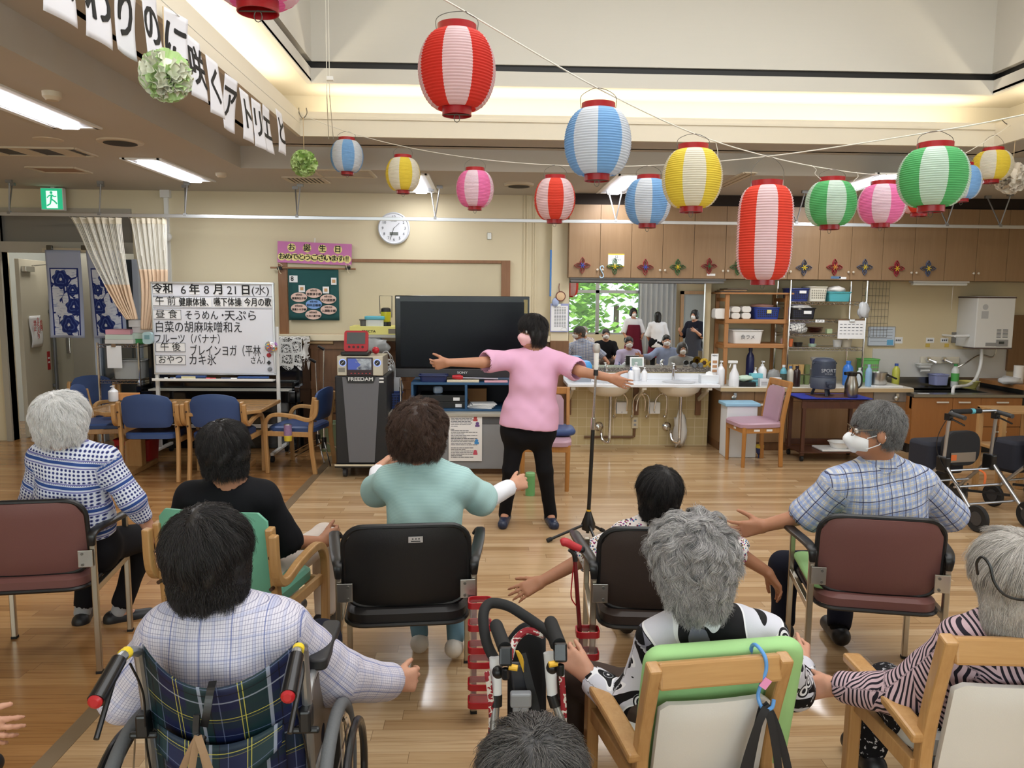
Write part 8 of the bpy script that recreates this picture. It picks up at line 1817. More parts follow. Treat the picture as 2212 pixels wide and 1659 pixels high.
# ------------------------------------------------------------------ smooth body surfaces
def V3(p):return np.array(p,float)
def unit(v):v=V3(v);return v/(np.linalg.norm(v)+1e-9)
class Blob:
 """shapes melted into one skin, meshed by surface nets"""
 def __init__(s,h):s.h=h;s.p=[]
 def cone(s,a,b,ra,rb,k=0.02,op='+',uv=None):s.p.append(('c',V3(a),V3(b),ra,rb,k,op,uv));return s
 def ell(s,c,r,M_=None,k=0.02,op='+',uv=None):s.p.append(('e',V3(c),V3(r),np.eye(3)if M_ is None else M_,0,k,op,uv));return s
 def cut(s,c,n):s.p.append(('h',V3(c),unit(n),0,0,0,'h',None));return s
 @staticmethod
 def dist(q,P):
  if q[0]=='c':
   ab=q[2]-q[1];t=np.clip(((P-q[1])@ab)/(ab@ab+1e-12),0,1)
   return np.linalg.norm(P-q[1]-t[...,None]*ab,axis=-1)-(q[3]+(q[4]-q[3])*t)
  L=(P-q[1])@q[3];k0=np.linalg.norm(L/q[2],axis=-1);k1=np.linalg.norm(L/(q[2]**2),axis=-1)+1e-9
  return k0*(k0-1)/k1
 def mesh(s):
  h=s.h;B=[]
  for q in s.p:
   if q[0]=='c':r=max(q[3],q[4])+q[5]+3*h;B.append((np.minimum(q[1],q[2])-r,np.maximum(q[1],q[2])+r))
   elif q[0]=='e':r=np.abs(q[3])@q[2]+q[5]+3*h;B.append((q[1]-r,q[1]+r))
   else:B.append(None)
  lo=np.min([b[0]for b,q in zip(B,s.p)if b is not None and q[6]=='+'],0);hi=np.max([b[1]for b,q in zip(B,s.p)if b is not None and q[6]=='+'],0)
  n=np.ceil((hi-lo)/h).astype(int)+1;F=np.full(n,0.5,np.float32)
  ax=[lo[i]+h*np.arange(n[i])for i in range(3)]
  for q,b in zip(s.p,B):
   if b is None:i0,i1=np.zeros(3,int),n
   else:i0=np.clip(np.floor((b[0]-lo)/h).astype(int),0,n);i1=np.clip(np.ceil((b[1]-lo)/h).astype(int)+1,0,n)
   if np.any(i1<=i0):continue
   sl=tuple(slice(i0[i],i1[i])for i in range(3));P=np.stack(np.meshgrid(*[ax[i][sl[i]]for i in range(3)],indexing='ij'),-1)
   A=F[sl]
   if q[6]=='h':F[sl]=np.maximum(A,(P-q[1])@q[2])
   else:
    d=s.dist(q,P);k=q[5]
    if q[6]=='+':hh=np.maximum(k-np.abs(A-d),0)/k;F[sl]=np.minimum(A,d)-hh*hh*k/4
    else:F[sl]=np.maximum(A,-d)
  I=F<0;c=I[:-1,:-1,:-1];al=c.copy();an=c.copy()
  for dx in(0,1):
   for dy in(0,1):
    for dz in(0,1):
     v=I[dx:n[0]-1+dx,dy:n[1]-1+dy,dz:n[2]-1+dz];al=al&v;an=an|v
  act=an&~al;idx=np.argwhere(act);N=len(idx);ids=np.full(act.shape,-1,np.int32);ids[act]=np.arange(N)
  cs=[(0,0,0),(1,0,0),(0,1,0),(1,1,0),(0,0,1),(1,0,1),(0,1,1),(1,1,1)]
  val=np.stack([F[idx[:,0]+a,idx[:,1]+b,idx[:,2]+d]for a,b,d in cs],1);acc=np.zeros((N,3));cnt=np.zeros(N)
  for a in range(8):
   for b in range(a+1,8):
    if bin(a^b).count('1')!=1:continue
    va,vb=val[:,a],val[:,b];m=(va<0)!=(vb<0);t=np.where(m,va/(va-vb+1e-20),0)
    pt=np.array(cs[a])+t[:,None]*(np.array(cs[b])-np.array(cs[a]));acc+=np.where(m[:,None],pt,0);cnt+=m
  P=lo+h*(idx+acc/np.maximum(cnt,1)[:,None]);Q=[]
  for a in range(3):
   u,v=(a+1)%3,(a+2)%3;s0=[slice(None)]*3;s1=[slice(None)]*3;s0[a]=slice(0,-1);s1[a]=slice(1,None)
   X_=I[tuple(s0)]!=I[tuple(s1)];e=np.argwhere(X_);e=e[(e[:,u]>0)&(e[:,v]>0)&(e[:,u]<n[u]-1)&(e[:,v]<n[v]-1)]
   fl_=I[tuple(s0)][tuple(e.T)];q4=[]
   for du,dv in((-1,-1),(0,-1),(0,0),(-1,0)):k=e.copy();k[:,u]+=du;k[:,v]+=dv;q4.append(ids[tuple(k.T)])
   q4=np.stack(q4,1);q4[~fl_]=q4[~fl_][:,::-1];Q.append(q4)
  return P,np.concatenate(Q)
 def uvs(s,P):
  best=np.full(len(P),9.0);uv=np.zeros((len(P),3))
  for q in s.p:
   if q[7]is None or q[6]!='+':continue
   d=s.dist(q,P);m=d<best;best[m]=d[m];k=q[7]
   o,x,y=k;L=P[m]-o
   if q[0]=='c' and x is None:
    ab=unit(q[2]-q[1]);e=unit(np.cross(ab,(0.3,0.2,1)));g=np.cross(ab,e);uv[m,0]=np.arctan2(L@g,L@e)*0.06+3;uv[m,1]=L@ab
   else:uv[m,0]=L@x;uv[m,1]=L@y
  return uv
 def build(s,name,mat,parent,disp=None,uv=False):
  P,Q=s.mesh();inv=np.array(parent.matrix_world_local.inverted())if hasattr(parent,'matrix_world_local')else np.array(ORG[parent.name].inverted())
  U=s.uvs(P)if uv else None
  if disp:
   nn=np.zeros_like(P);c=P[Q];fn=np.cross(c[:,2]-c[:,0],c[:,3]-c[:,1])
   for i in range(4):np.add.at(nn,Q[:,i],fn)
   nn/=np.linalg.norm(nn,axis=1)[:,None]+1e-12;P=P+nn*disp(P)[:,None]
  W=P@inv[:3,:3].T+inv[:3,3]
  me=bpy.data.meshes.new(name);me.vertices.add(len(W));me.vertices.foreach_set('co',W.astype('f').ravel());me.loops.add(len(Q)*4);me.loops.foreach_set('vertex_index',Q.astype('i').ravel())
  me.polygons.add(len(Q));me.polygons.foreach_set('loop_start',np.arange(0,len(Q)*4,4,dtype='i'));me.polygons.foreach_set('use_smooth',np.ones(len(Q),bool));me.update();me.validate()
  if uv:me.attributes.new('cuv','FLOAT_VECTOR','POINT').data.foreach_set('vector',U.astype('f').ravel())
  me.materials.append(mat);o=bpy.data.objects.new(name,me);col.objects.link(o);o.parent=parent;o['_']=0;del o['_']
  return o
ORG={}
def folds(amp,f=26.0,seed=0.0):
 """soft cloth creases"""
 def fn(P):
  x,y,z=P[:,0]+seed,P[:,1],P[:,2]
  w_=np.sin(f*0.7*x+2.1*np.sin(f*0.45*z+seed))+np.sin(f*z*0.8+1.7*np.sin(f*0.6*x+y*9))+0.6*np.sin(f*1.9*(x+z)+2*np.sin(f*y*0.6))+0.5*np.sin(f*2.3*(x-z)+1.5*np.sin(f*0.9*x))
  return amp*(w_/3.0-0.15)
 return fn
 # ------------------------------------------------------------------ people
def skin_mat(name,c):
 g=NG(name);co=g.coord();n=g.noise(co,22,3);c1=g.mix(g.math('MULTIPLY',n,0.5),srgb(c),srgb((c[0]*0.86,c[1]*0.72,c[2]*0.66)))
 g.bump(g.noise(co,160,3),0.12,0.002)
 return g.fin(c1,0.5,0,0.4,**{'Subsurface Weight':0.08,'Subsurface Radius':(0.01,0.004,0.002),'Subsurface Scale':1.0})
SKIN={'a':skin_mat('skin_warm',(196,146,118)),'b':skin_mat('skin_tan',(178,128,98)),'c':skin_mat('skin_light',(206,158,132))}
def hair_mat(name,c,c2,rough=0.45):
 g=NG(name);r_=g.node('ShaderNodeHairInfo',out='Random');n=g.noise(g.coord(),14,3)
 f=g.math('ADD',g.math('MULTIPLY',r_,0.6),g.math('MULTIPLY',n,0.5))
 return g.fin(g.ramp(f,[(0.2,c),(0.85,c2)]),rough,0,0.35)
HAIR={k:hair_mat('hair_'+k,*v)for k,v in{'black':((22,20,20),(46,42,42)),'brown':((48,34,28),(86,62,50)),'white':((214,211,208),(248,247,246)),'grey':((96,94,96),(196,192,190)),'salt':((66,64,64),(150,148,146)),'ash':((150,144,138),(206,200,194)),'dgrey':((40,38,38),(104,100,98))}.items()}
def cloth(name,c,rough=0.85,bumps=0.15):
 return M(name,c,rough,0,0.2,var=0.04,vs=9,bump=bumps,bs=380)
m_mask=cloth('white_mask',(232,232,234));m_maskp=cloth('pink_mask',(236,188,192))
def hand(B,W,d,t,side,s=1.0,curl=(0.35,0.45,0.35),thumb=0.6,spread=0.10):
 """palm, four fingers and a thumb: d towards the fingertips, t towards the thumb side"""
 d=unit(d);t=V3(t);t=unit(t-d*(t@d));pn=np.cross(t,d)*side;W=V3(W)
 def rot(v,k,a):return v*math.cos(a)+np.cross(k,v)*math.sin(a)+k*(k@v)*(1-math.cos(a))
 kax=np.cross(d,pn)
 for i,(o,ln,r_)in enumerate(((0.029,0.070,0.0088),(0.010,0.078,0.0090),(-0.010,0.072,0.0086),(-0.028,0.057,0.0076))):
  k=W+d*(0.088-0.004*abs(i-1.2))*s+t*o*s;B.cone(W+d*0.012*s+t*o*0.55*s,k,0.0150*s,0.0112*s,0.016)
  dd=rot(d,pn,spread*(1.2-i)*-side*0.6);dd=unit(dd+t*o*spread*6);p=k;c=1.0+0.12*(i-1)
  for j,(fr,cu)in enumerate(zip((0.45,0.30,0.25),curl)):
   dd=rot(dd,kax,cu*c)if np.dot(rot(d,kax,0.1),pn)>0 else rot(dd,kax,-cu*c)
   q=p+dd*ln*fr*s;B.cone(p,q,r_*(1-0.10*j)*s,r_*(0.92-0.12*j)*s,0.004);p=q
 b0=W+d*0.022*s+t*0.022*s+pn*0.006*s;e=unit(d*math.cos(thumb)+t*math.sin(thumb)+pn*0.35);m_=b0+e*0.042*s;B.cone(b0,m_,0.0145*s,0.0108*s,0.014)
 e2=unit(e+d*0.35+pn*0.15);q=m_+e2*0.03*s;B.cone(m_,q,0.0102*s,0.0092*s,0.004);B.cone(q,q+unit(e2+d*0.2)*0.022*s,0.0090*s,0.0074*s,0.004)
HS={'bob':([((0,-.014,.032),(.088,.104,.097)),((0,-.030,-.020),(.092,.088,.085)),((.062,.0,-.03),(.032,.06,.07)),((-.062,.0,-.03),(.032,.06,.07))],-.105,.050),'short':([((0,-.016,.030),(.082,.100,.090)),((0,-.040,-.02),(.076,.066,.075))],-.085,.035),'man':([((0,-.016,.030),(.080,.099,.088)),((0,-.045,-.015),(.074,.060,.075))],-.082,.022),'puffy':([((0,-.02,.028),(.104,.114,.100)),((0,-.035,-.02),(.112,.092,.088))],-.105,.042),'curly':([((0,-.018,.025),(.108,.118,.108)),((0,-.035,-.035),(.102,.095,.095)),((0,-.05,-.09),(.07,.06,.06))],-.145,.045),'long':([((0,-.014,.030),(.088,.104,.097)),((0,-.036,-.06),(.088,.080,.100)),((0,-.05,-.12),(.070,.055,.060))],-.165,.040)}
def strands(parent,P,Q,hM,hc,n,ln,curl,mat,seed,rad=0.0005,lf=0.0,locks=260,wave=.075,pull=.22,low=.5):
 """hair that flows from the crown in wavy locks"""
 rr=np.random.default_rng(seed);F_,U_=hM[:,1],hM[:,2];crown=hc+U_*0.10-F_*0.05;c0=hc-F_*0.015+U_*0.02;S=12
 def roots(m):f=Q[rr.integers(0,len(Q),m)];w_=rr.dirichlet((1,1,1,1),m);return(P[f]*w_[...,None]).sum(1)
 nz=lambda v:v/(np.linalg.norm(v,axis=1)[:,None]+1e-7)
 g0=roots(locks);p=g0.copy();G=np.zeros((locks,S,3));zz=(p-hc)@U_;L=ln*rr.uniform(.7,1.3,locks)*np.where(zz<-.02,low,1);ph=rr.uniform(0,6.28,locks);A=curl*rr.uniform(.6,1.3,locks);tw=rr.normal(size=locks)*.35*curl;hnd=np.sign(rr.normal(size=locks))
 for i in range(S):
  G[:,i]=p;nr_=nz(p-c0);a=p-crown;a=nz(a-nr_*(a*nr_).sum(1)[:,None]);g=np.tile(-U_,(locks,1));g=g-nr_*(g*nr_).sum(1)[:,None];v=nz(a+g*.45)
  wz=np.clip((-.02-(p-hc)@U_)/.05,0,1)[:,None];v=nz(v*(1-wz)+wz*(-U_-nr_*.10));sd=np.cross(nr_,v);th=ph+hnd*i*(2*PI*(ln/S)/wave)
  d=nz(v+sd*(A*np.cos(th)+tw)[:,None]+nr_*(A*.7*np.sin(th))[:,None]);p=p+d*(L/S)[:,None]+nr_*(lf*1.6*max(0,.5-i/S)/S*2)
 r0=roots(n);near=np.zeros(n,int)
 for i in range(0,n,2000):near[i:i+2000]=((r0[i:i+2000,None]-g0[None])**2).sum(2).argmin(1)
 off=r0-g0[near];k=np.linspace(0,1,S)[None,:,None];jit=rr.normal(size=(n,1,3))*(.003+.003*curl);jit2=rr.normal(size=(n,1,3))*.0025
 out=G[near]+off[:,None]*(1-pull*k)+jit*k**2+jit2*np.sin(k*9+rr.uniform(0,6,(n,1,1)))
 inv=np.array(ORG[parent.parent.name].inverted());W=out.reshape(-1,3)@inv[:3,:3].T+inv[:3,3]
 hcv=bpy.data.hair_curves.new('hair_strands');hcv.add_curves([S]*n);hcv.attributes['position'].data.foreach_set('vector',W.astype('f').ravel())
 ra=hcv.attributes.get('radius')or hcv.attributes.new('radius','FLOAT','POINT');ra.data.foreach_set('value',(np.tile(np.linspace(1,0.35,S),n)*rad).astype('f'))
 hcv.materials.append(mat);o=bpy.data.objects.new('hair_strands',hcv);col.objects.link(o);o.parent=parent;o['kind']='stuff';return o
def person(label,head,face,neck,sh,arms,hips,legs,hair,top,bottom,skin='a',h=0.006,s=1.0,up_=(0,0,1),hs=1.0,sleeve=(1.0,1.0),sleeve2=None,mask=None,shoe=None,stns=None,belly=1.0,hem=0.0,nstr=0,hair_len=0.05,curl=0.3,fold=0.004,neck_hole=1.0,sock=None,eyes=False,under=None,flare=1.0,hair_scale=1.0,group=None,ease=0.012,seed=1,legr=1.0,collar=False):
 """one person; every joint is a world point. arms/legs: (left, right), each a list of joints"""
 t=thing('person',label,'person',(hips[0][0]*0.5+hips[1][0]*0.5,hips[0][1]*0.5+hips[1][1]*0.5,0),0,group);ORG[t.name]=t.matrix_basis.copy()
 head,neck=V3(head),V3(neck);shL,shR=V3(sh[0]),V3(sh[1]);hL,hR=V3(hips[0]),V3(hips[1]);pel=(hL+hR)/2
 F_=unit(face);U_=V3(up_);U_=unit(U_-F_*(U_@F_));R_=np.cross(F_,U_);hM=np.stack([R_,F_,U_],1)
 H=lambda x,y,z:head+hM@(np.array((x,y,z))*s*hs)
 sk=SKIN[skin];k_=s*hs
 mid=(shL+shR)/2;Rv=unit(shR-shL);Uv=unit(mid-pel);Rh=unit(hR-hL);hwid=np.linalg.norm(shR-shL)/2
 B=Blob(h)
 B.ell(H(0,-.012,.026),V3((.073,.091,.084))*k_,hM,.02).ell(H(0,.028,-.030),V3((.058,.062,.072))*k_,hM,.03).ell(H(0,.040,-.078),V3((.038,.044,.034))*k_,hM,.03)
 B.cone(H(0,.088,.0),H(0,.106,-.030),.008*k_,.012*k_,.012).ell(H(0,.094,-.062),V3((.020,.008,.007))*k_,hM,.008)
 for q in(-1,1):B.ell(H(q*.075,-.006,-.016),V3((.009,.019,.031))*k_,hM,.006).ell(H(q*.033,.094,.004),V3((.014,.010,.009))*k_,hM,op='-')
 B.cone(H(0,-.020,-.055),neck-Uv*0.03,.051*s,.058*s,.03)
 sp=neck*0.9+mid*0.1
 ST=stns or((0.0,.165,.115),(0.33,.150*belly,.108*belly),(0.66,.155,.105),(0.92,.140,.082))
 def torso(T,e,uv=None,low=None,mul=1.0):
  for f_,w_,d_ in ST:
   c=pel+(mid-pel)*f_;ax=unit(Rh*(1-f_)+Rv*f_);ww=w_*s*mul;dd=d_*s*mul
   if f_>0.6:ww=min(ww,hwid*0.97)
   T.cone(c-ax*max(ww-dd,.01),c+ax*max(ww-dd,.01),dd+e,dd+e,.07,uv=uv)
  for q in(shL,shR):T.cone(sp-Uv*.02*s,q,.046*s+e,.050*s+e,.05,uv=uv)
 torso(B,-0.012)
 AR=(.047*s,.038*s,.027*s)
 for i,(J,q)in enumerate(zip(arms,(shL,shR))):
  el,wr,tip,th=(V3(v)for v in J[:4]);B.cone(q,el,AR[0]*0.95,AR[1],.03).cone(el,wr,AR[1]*1.0,AR[2],.012)
  hand(B,wr,tip-wr,th,-1 if i==0 else 1,s,*(J[4]if len(J)>4 else()))
 for J,q in zip(legs,(hL,hR)):
  kn,an=V3(J[0]),V3(J[1]);B.cone(q,kn,.072*s*legr,.052*s*legr,.03).cone(kn,an,.052*s*legr,.034*s,.02);B.cone(an,an+unit(J[2])*.10*s-np.array((0,0,.050)),.032*s,.020*s,.02)
 B.build('body',sk,t)
 # top
 T=Blob(h);uvb=(pel,Rv,Uv)
 torso(T,ease,uvb)
 lowc=pel-Uv*hem;T.cone(pel,lowc,.12*s*flare,.13*s*flare,.05,uv=uvb)
 if hem:T.cone(hL*0.8+hR*0.2-Uv*hem*0.7,hR*0.8+hL*0.2-Uv*hem*0.7,.11*s*flare,.11*s*flare,.06,uv=uvb)
 T.cut(lowc-Uv*0.02,-Uv)
 for i,(J,q)in enumerate(zip(arms,(shL,shR))):
  el,wr=V3(J[0]),V3(J[1]);f_=sleeve[i];e=ease*1.1
  if f_<=1.0:c=q+(el-q)*f_;T.cone(q,c,AR[0]+e,AR[1]+e*1.7+.010*s,.035,uv=(q,None,None));T.cone(c-unit(el-q)*.008,c+unit(el-q)*.06,AR[1]+e*1.7-.006,AR[1]+e*1.7-.004,.01,op='-').cone(c+unit(el-q)*(AR[1]+e*1.7+.035),c+unit(el-q)*.2,.07,.07,.01,op='-')
  else:
   c=el+(wr-el)*(f_-1.0);T.cone(q,el,AR[0]+e,AR[1]+e*1.5,.035,uv=(q,None,None));r_=AR[1]+(AR[2]-AR[1])*(f_-1)+e;T.cone(el,c,AR[1]+e*1.5,r_,.02,uv=(el,None,None));T.cone(c+unit(wr-el)*(r_+.02),c+unit(wr-el)*.12,r_*1.15,r_*1.3,.01,op='-').cone(c-unit(wr-el)*.01,c+unit(wr-el)*.06,r_-.013,r_-.008,.01,op='-')
 T.cone(neck-Uv*0.035*s,neck+(head-neck)*0.5+Uv*0.02,.062*s*neck_hole,.085*s*neck_hole,.01,op='-')
 if collar:
  ax=unit(head-neck+Uv*.05);m=frame(ax);L=[]
  for z_,r_ in((-.030,.082),(.004,.070),(.022,.064),(.024,.060),(.004,.064),(-.024,.076)):L.append([Vector(neck+ax*z_*s)+m@Vector((math.cos(a)*r_*s,math.sin(a)*r_*s,0))for a in[2*PI*i/28 for i in range(28)]])
  L.append(L[0]);b=MB();b.ring(L,cap=False);o=b.build('collar',top,t,True,world=True,angle=180);o.data.attributes.new('cuv','FLOAT_VECTOR','POINT').data.foreach_set('vector',np.array([(v.co.x-.004,v.co.z,0)for v in o.data.vertices],'f').ravel())
 tp=T.build('shirt',top,t,folds(fold,24,seed),True)
 if sleeve2:
  for i,(J,q)in enumerate(zip(arms,(shL,shR))):
   el,wr=V3(J[0]),V3(J[1]);S_=Blob(h);c=q+(el-q)*max(0.0,sleeve[i]-0.3);S_.cone(c,el,AR[1]+.010,AR[1]+.012,.02);e=el+(wr-el)*0.86;S_.cone(el,e,AR[1]+.012,AR[2]+.014,.02).cone(e,e+unit(wr-el)*.06,AR[2]+.001,AR[2]+.002,.01,op='-');S_.build('under_sleeve',sleeve2,t,folds(.004,40,i),True)
   # trousers
 if bottom is not None:
  T=Blob(h);T.cone(hL,hR,.125*s*legr,.125*s*legr,.05,uv=uvb).cone(pel-Rh*max(.01,(ST[0][1]-ST[0][2])*s),pel+Rh*max(.01,(ST[0][1]-ST[0][2])*s),ST[0][2]*s+.004,ST[0][2]*s+.004,.05,uv=uvb).cone(pel+(mid-pel)*.3-Rv*max(.01,(ST[1][1]-ST[1][2])*s),pel+(mid-pel)*.3+Rv*max(.01,(ST[1][1]-ST[1][2])*s),ST[1][2]*s+.003,ST[1][2]*s+.003,.05,uv=uvb).cone(pel,pel+Uv*.06,.11*s*legr,.10*s*legr,.05,uv=uvb);be=0.97 if shoe else 0.9
  if len(legs[0])>3:be=legs[0][3]
  for J,q in zip(legs,(hL,hR)):
   kn,an=V3(J[0]),V3(J[1]);T.cone(q,kn,.092*s*legr,.068*s*legr,.04,uv=(q,None,None));e=kn+(an-kn)*be;T.cone(kn,e,.068*s*legr,.052*s*legr,.02,uv=(kn,None,None));T.cone(e-unit(an-kn)*0.006,e+unit(an-kn)*.06,.038*s,.05*s,.01,op='-')
  T.build('trousers',bottom,t,folds(.004,22,seed+3),True)
 for J in legs:
  an=V3(J[1]);d=unit(J[2]);ft=an+np.array((0,0,-.045))
  if sock is not None:S_=Blob(h);kn=V3(J[0]);S_.cone(an+unit(kn-an)*.07*s,an,.042*s,.040*s,.02);S_.build('sock',sock,t)
  if shoe is not None:
   S_=Blob(0.006);z0=an[2]-0.078;a=an-d*.035;a[2]=z0+.036;b_=an+d*.135*s;b_[2]=z0+.030;S_.cone(a,b_,.038*s,.037*s,.02).cone(a+np.array((0,0,.012)),a+d*.05+np.array((0,0,.016)),.038*s,.03*s,.02).cut((0,0,z0),(0,0,-1)).cone(an,an+np.array((0,0,.1)),.033*s,.045*s,op='-');S_.build('shoe',shoe,t)
   # hair
 vol,zmin,fy=HS[hair[0]];hb=Blob(max(0.005,h*0.8))
 for c,r_ in vol:hb.ell(H(*(V3(c)*hair_scale)),V3(r_)*k_*hair_scale,hM,.03)
 hb.ell(H(0,.125,-.035),V3((.066,.085,.088))*k_,hM,op='-').cut(H(0,0,(zmin+.022)*hair_scale),-U_)
 hm=HAIR[hair[1]];hp,hq=hb.mesh();ho=hb.build('hair',hm,t,(lambda P:0.004*np.sin(P[:,0]*70+3*np.sin(P[:,2]*40))*np.sin(P[:,2]*55+P[:,1]*60))if hair[0]in('curly','puffy')else(lambda P:0.0022*np.sin(P[:,0]*110+2*np.sin(P[:,2]*35))))
 if nstr:strands(ho,hp,hq,hM,head,nstr,hair_len,curl,hm,seed,lf={'curly':.022,'puffy':.014}.get(hair[0],.002),locks={'curly':240,'puffy':420}.get(hair[0],520),pull={'curly':.5,'puffy':.3}.get(hair[0],.12),low={'curly':.4,'long':.5}.get(hair[0],.5))
 if mask is not None:
  mb=Blob(0.004);mb.ell(H(0,.034,-.046),V3((.062,.068,.054))*k_,hM).cone(H(0,.100,-.020),H(0,.106,-.034),.010,.014,.03).cone(H(0,.106,-.034),H(0,.088,-.080),.014,.010,.03).cut(H(0,.040,0),-F_).cut(H(0,0,-.002),U_).cut(H(0,0,-.098),-U_);mo=mb.build('face_mask',mask,t)
  for q in(-1,1):
   b=MB();b.tube([H(q*.058,.045,-.025),H(q*.072,.012,-.012),H(q*.079,-.012,.004),H(q*.081,-.020,-.02),H(q*.074,.005,-.05),H(q*.055,.048,-.07)],0.0022,6);b.build('ear_loop',mask,t,True,world=True)
 if eyes:
  for q in(-1,1):
   b=MB();b.ball(H(q*.033,.0785,.004),.0115*k_,12);b.build('eye',M('eye_white',(222,214,208),0.3),t,True,world=True);b=MB();b.ball(H(q*.033,.0868,.003),.0056*k_,10);b.build('iris',M('iris_dark',(26,18,14),0.2),t,True,world=True)
   b=MB();b.tube([H(q*.018,.088,.024),H(q*.034,.084,.029),H(q*.050,.073,.024)],[.002,.003,.0015],6);b.build('eyebrow',M('brow_dark',(46,36,32),0.8),t,True,world=True)
 return t
A3=lambda*p:np.array(at(*p))
# cloth prints
def gm(name,fn,rough=0.85,bump=0.15):
 g=NG(name);x,y,z=g.sep(g.attr('cuv'));c=fn(g,x,y);g.bump(g.noise(g.coord(),300,2),bump,0.002);return g.fin(c,rough,0,0.2)
def knit(g,x,y):
 v=g.comb(x,y);c=g.mix(g.math('GREATER_THAN',g.vor(v,58,0,'F1',0.0),0.34),srgb((84,92,150)),srgb((222,226,238)))
 c=g.mix(g.math('LESS_THAN',g.vor(v,58,0,'F1',0.0),0.16),c,srgb((30,34,70)))
 band=g.math('FRACT',g.math('DIVIDE',y,0.105));wb_=g.math('LESS_THAN',band,0.42);c=g.mix(wb_,c,srgb((206,212,230)))
 for a,w_,k in((0.03,0.05,(112,110,170)),(0.15,0.13,(52,80,146)),(0.35,0.05,(112,110,170))):c=g.mix(g.math('COMPARE',band,a+w_/2,w_/2),c,srgb(k))
 d_=g.math('MULTIPLY',g.math('COMPARE',band,0.33,0.015),g.math('LESS_THAN',g.math('FRACT',g.math('DIVIDE',x,0.008)),0.5));return g.mix(d_,c,srgb((70,76,120)))
def plaid(base,bands):
 def fn(g,x,y):
  c=srgb(base)
  for ax,per,w_,ph,k,al in bands:c=g.mix(g.math('MULTIPLY',g.stripe(x if ax=='x' else y,per,w_,ph),al),c,srgb(k))
  return c
 return fn
m_knit=gm('knit_pattern',knit)
m_check=gm('blue_check',plaid((206,206,204),[('x',.030,.010,0,(112,136,190),.6),('y',.030,.010,0,(112,136,190),.6),('x',.030,.004,.55,(190,180,160),.8),('y',.030,.004,.55,(190,180,160),.8),('x',.012,.003,.2,(150,166,206),.6),('y',.012,.003,.2,(150,166,206),.6),('x',.060,.0035,.3,(40,46,84),.9),('y',.060,.0035,.3,(40,46,84),.9)]))
m_lilac=gm('lilac_check',plaid((210,206,218),[('x',.034,.008,0,(164,170,204),.4),('y',.046,.006,0,(158,166,204),.4),('x',.0068,.0011,.1,(104,104,138),.65),('y',.0088,.0011,.1,(104,104,138),.65),('x',.080,.003,.4,(84,100,160),.7)]))
def floral(g,x,y):
 v=g.comb(x,y);d=g.vor(v,95,0);cc=g.vor(v,95,1);r_=g.sep(cc)[0]
 return g.mix(g.math('LESS_THAN',d,0.42),srgb((226,218,214)),g.ramp(r_,[(0,(60,50,80)),(.25,(150,60,120)),(.45,(70,120,160)),(.65,(130,110,60)),(.85,(120,40,70)),(1,(90,150,170))],'CONSTANT'))
m_floral=gm('floral_print',floral)
def swirl(g,x,y):
 v=g.comb(x,y);n=g.noise(v,5.2,1,0.4,dist=1.4);a=g.math('FRACT',g.math('MULTIPLY',n,3.2));c=g.mix(g.math('LESS_THAN',a,0.5),srgb((206,206,216)),srgb((16,16,20)))
 b=g.math('LESS_THAN',g.math('ABSOLUTE',g.math('SUBTRACT',a,0.5)),0.05);c=g.mix(b,c,srgb((232,232,236)))
 d=g.vor(v,14.0,0,'F1',0.85);ri=g.math('SINE',g.math('MULTIPLY',d,48.0));leaf=g.mix(g.math('GREATER_THAN',ri,0.0),srgb((30,30,36)),srgb((226,226,230)))
 c=g.mix(g.math('LESS_THAN',d,0.40),c,leaf);return g.mix(g.math('MULTIPLY',g.math('GREATER_THAN',g.noise(v,5,1),0.56),g.math('LESS_THAN',a,0.4)),c,srgb((120,120,134)))
m_swirl=gm('black_white_print',swirl,0.6)
def zebra(g,x,y):
 v=g.comb(x,y);n=g.noise(v,7.0,1,dist=0.4);k=g.math('GREATER_THAN',g.math('FRACT',g.math('MULTIPLY',g.math('ADD',x,y),4.2)),0.5)
 s1=g.math('FRACT',g.math('ADD',g.math('MULTIPLY',y,62.0),g.math('MULTIPLY',n,4.0)));s2=g.math('FRACT',g.math('ADD',g.math('MULTIPLY',g.math('ADD',g.math('MULTIPLY',x,.8),g.math('MULTIPLY',y,.6)),62.0),g.math('MULTIPLY',n,4.0)))
 a=g.math('ADD',g.math('MULTIPLY',s1,k),g.math('MULTIPLY',s2,g.math('SUBTRACT',1.0,k)));return g.mix(g.math('LESS_THAN',a,0.42),srgb((196,168,176)),srgb((34,30,40)))
m_zebra=gm('pink_black_stripes',zebra,0.7)
def speck(g,x,y):return g.mix(g.math('LESS_THAN',g.noise(g.coord(),70,3),0.60),srgb((200,200,206)),srgb((22,22,26)))
m_speck=gm('black_speckle',speck)
m_mint=gm('mint_polo',lambda g,x,y:g.mix(g.stripe(y,.006,.002),srgb((172,204,202)),srgb((156,190,190))))
m_pinkt=cloth('pink_blouse',(230,178,208),0.8,0.08);m_blackt=cloth('black_cotton',(20,20,24));m_navy=cloth('navy_cotton',(24,26,40));m_beige=cloth('beige_cotton',(206,194,184));m_brownc=cloth('brown_cotton',(70,58,52));m_whitec=cloth('white_cotton',(230,230,236))
m_shoeb=M('black_shoe',(26,26,30),0.45);m_shoen=M('navy_slipper',(36,46,70),0.35);m_shoew=M('white_sneaker',(222,216,206),0.5);m_sockg=cloth('grey_sock',(170,172,176));m_sockb=cloth('blue_sock',(112,146,162))
UPz,DN=(0,0,1),(0,0,-1)
RLX=((0.25,0.3,0.2),0.5,0.10);FIST=((0.9,1.1,0.6),0.5,0.02);FLAT=((0.12,0.12,0.1),0.75,0.14)
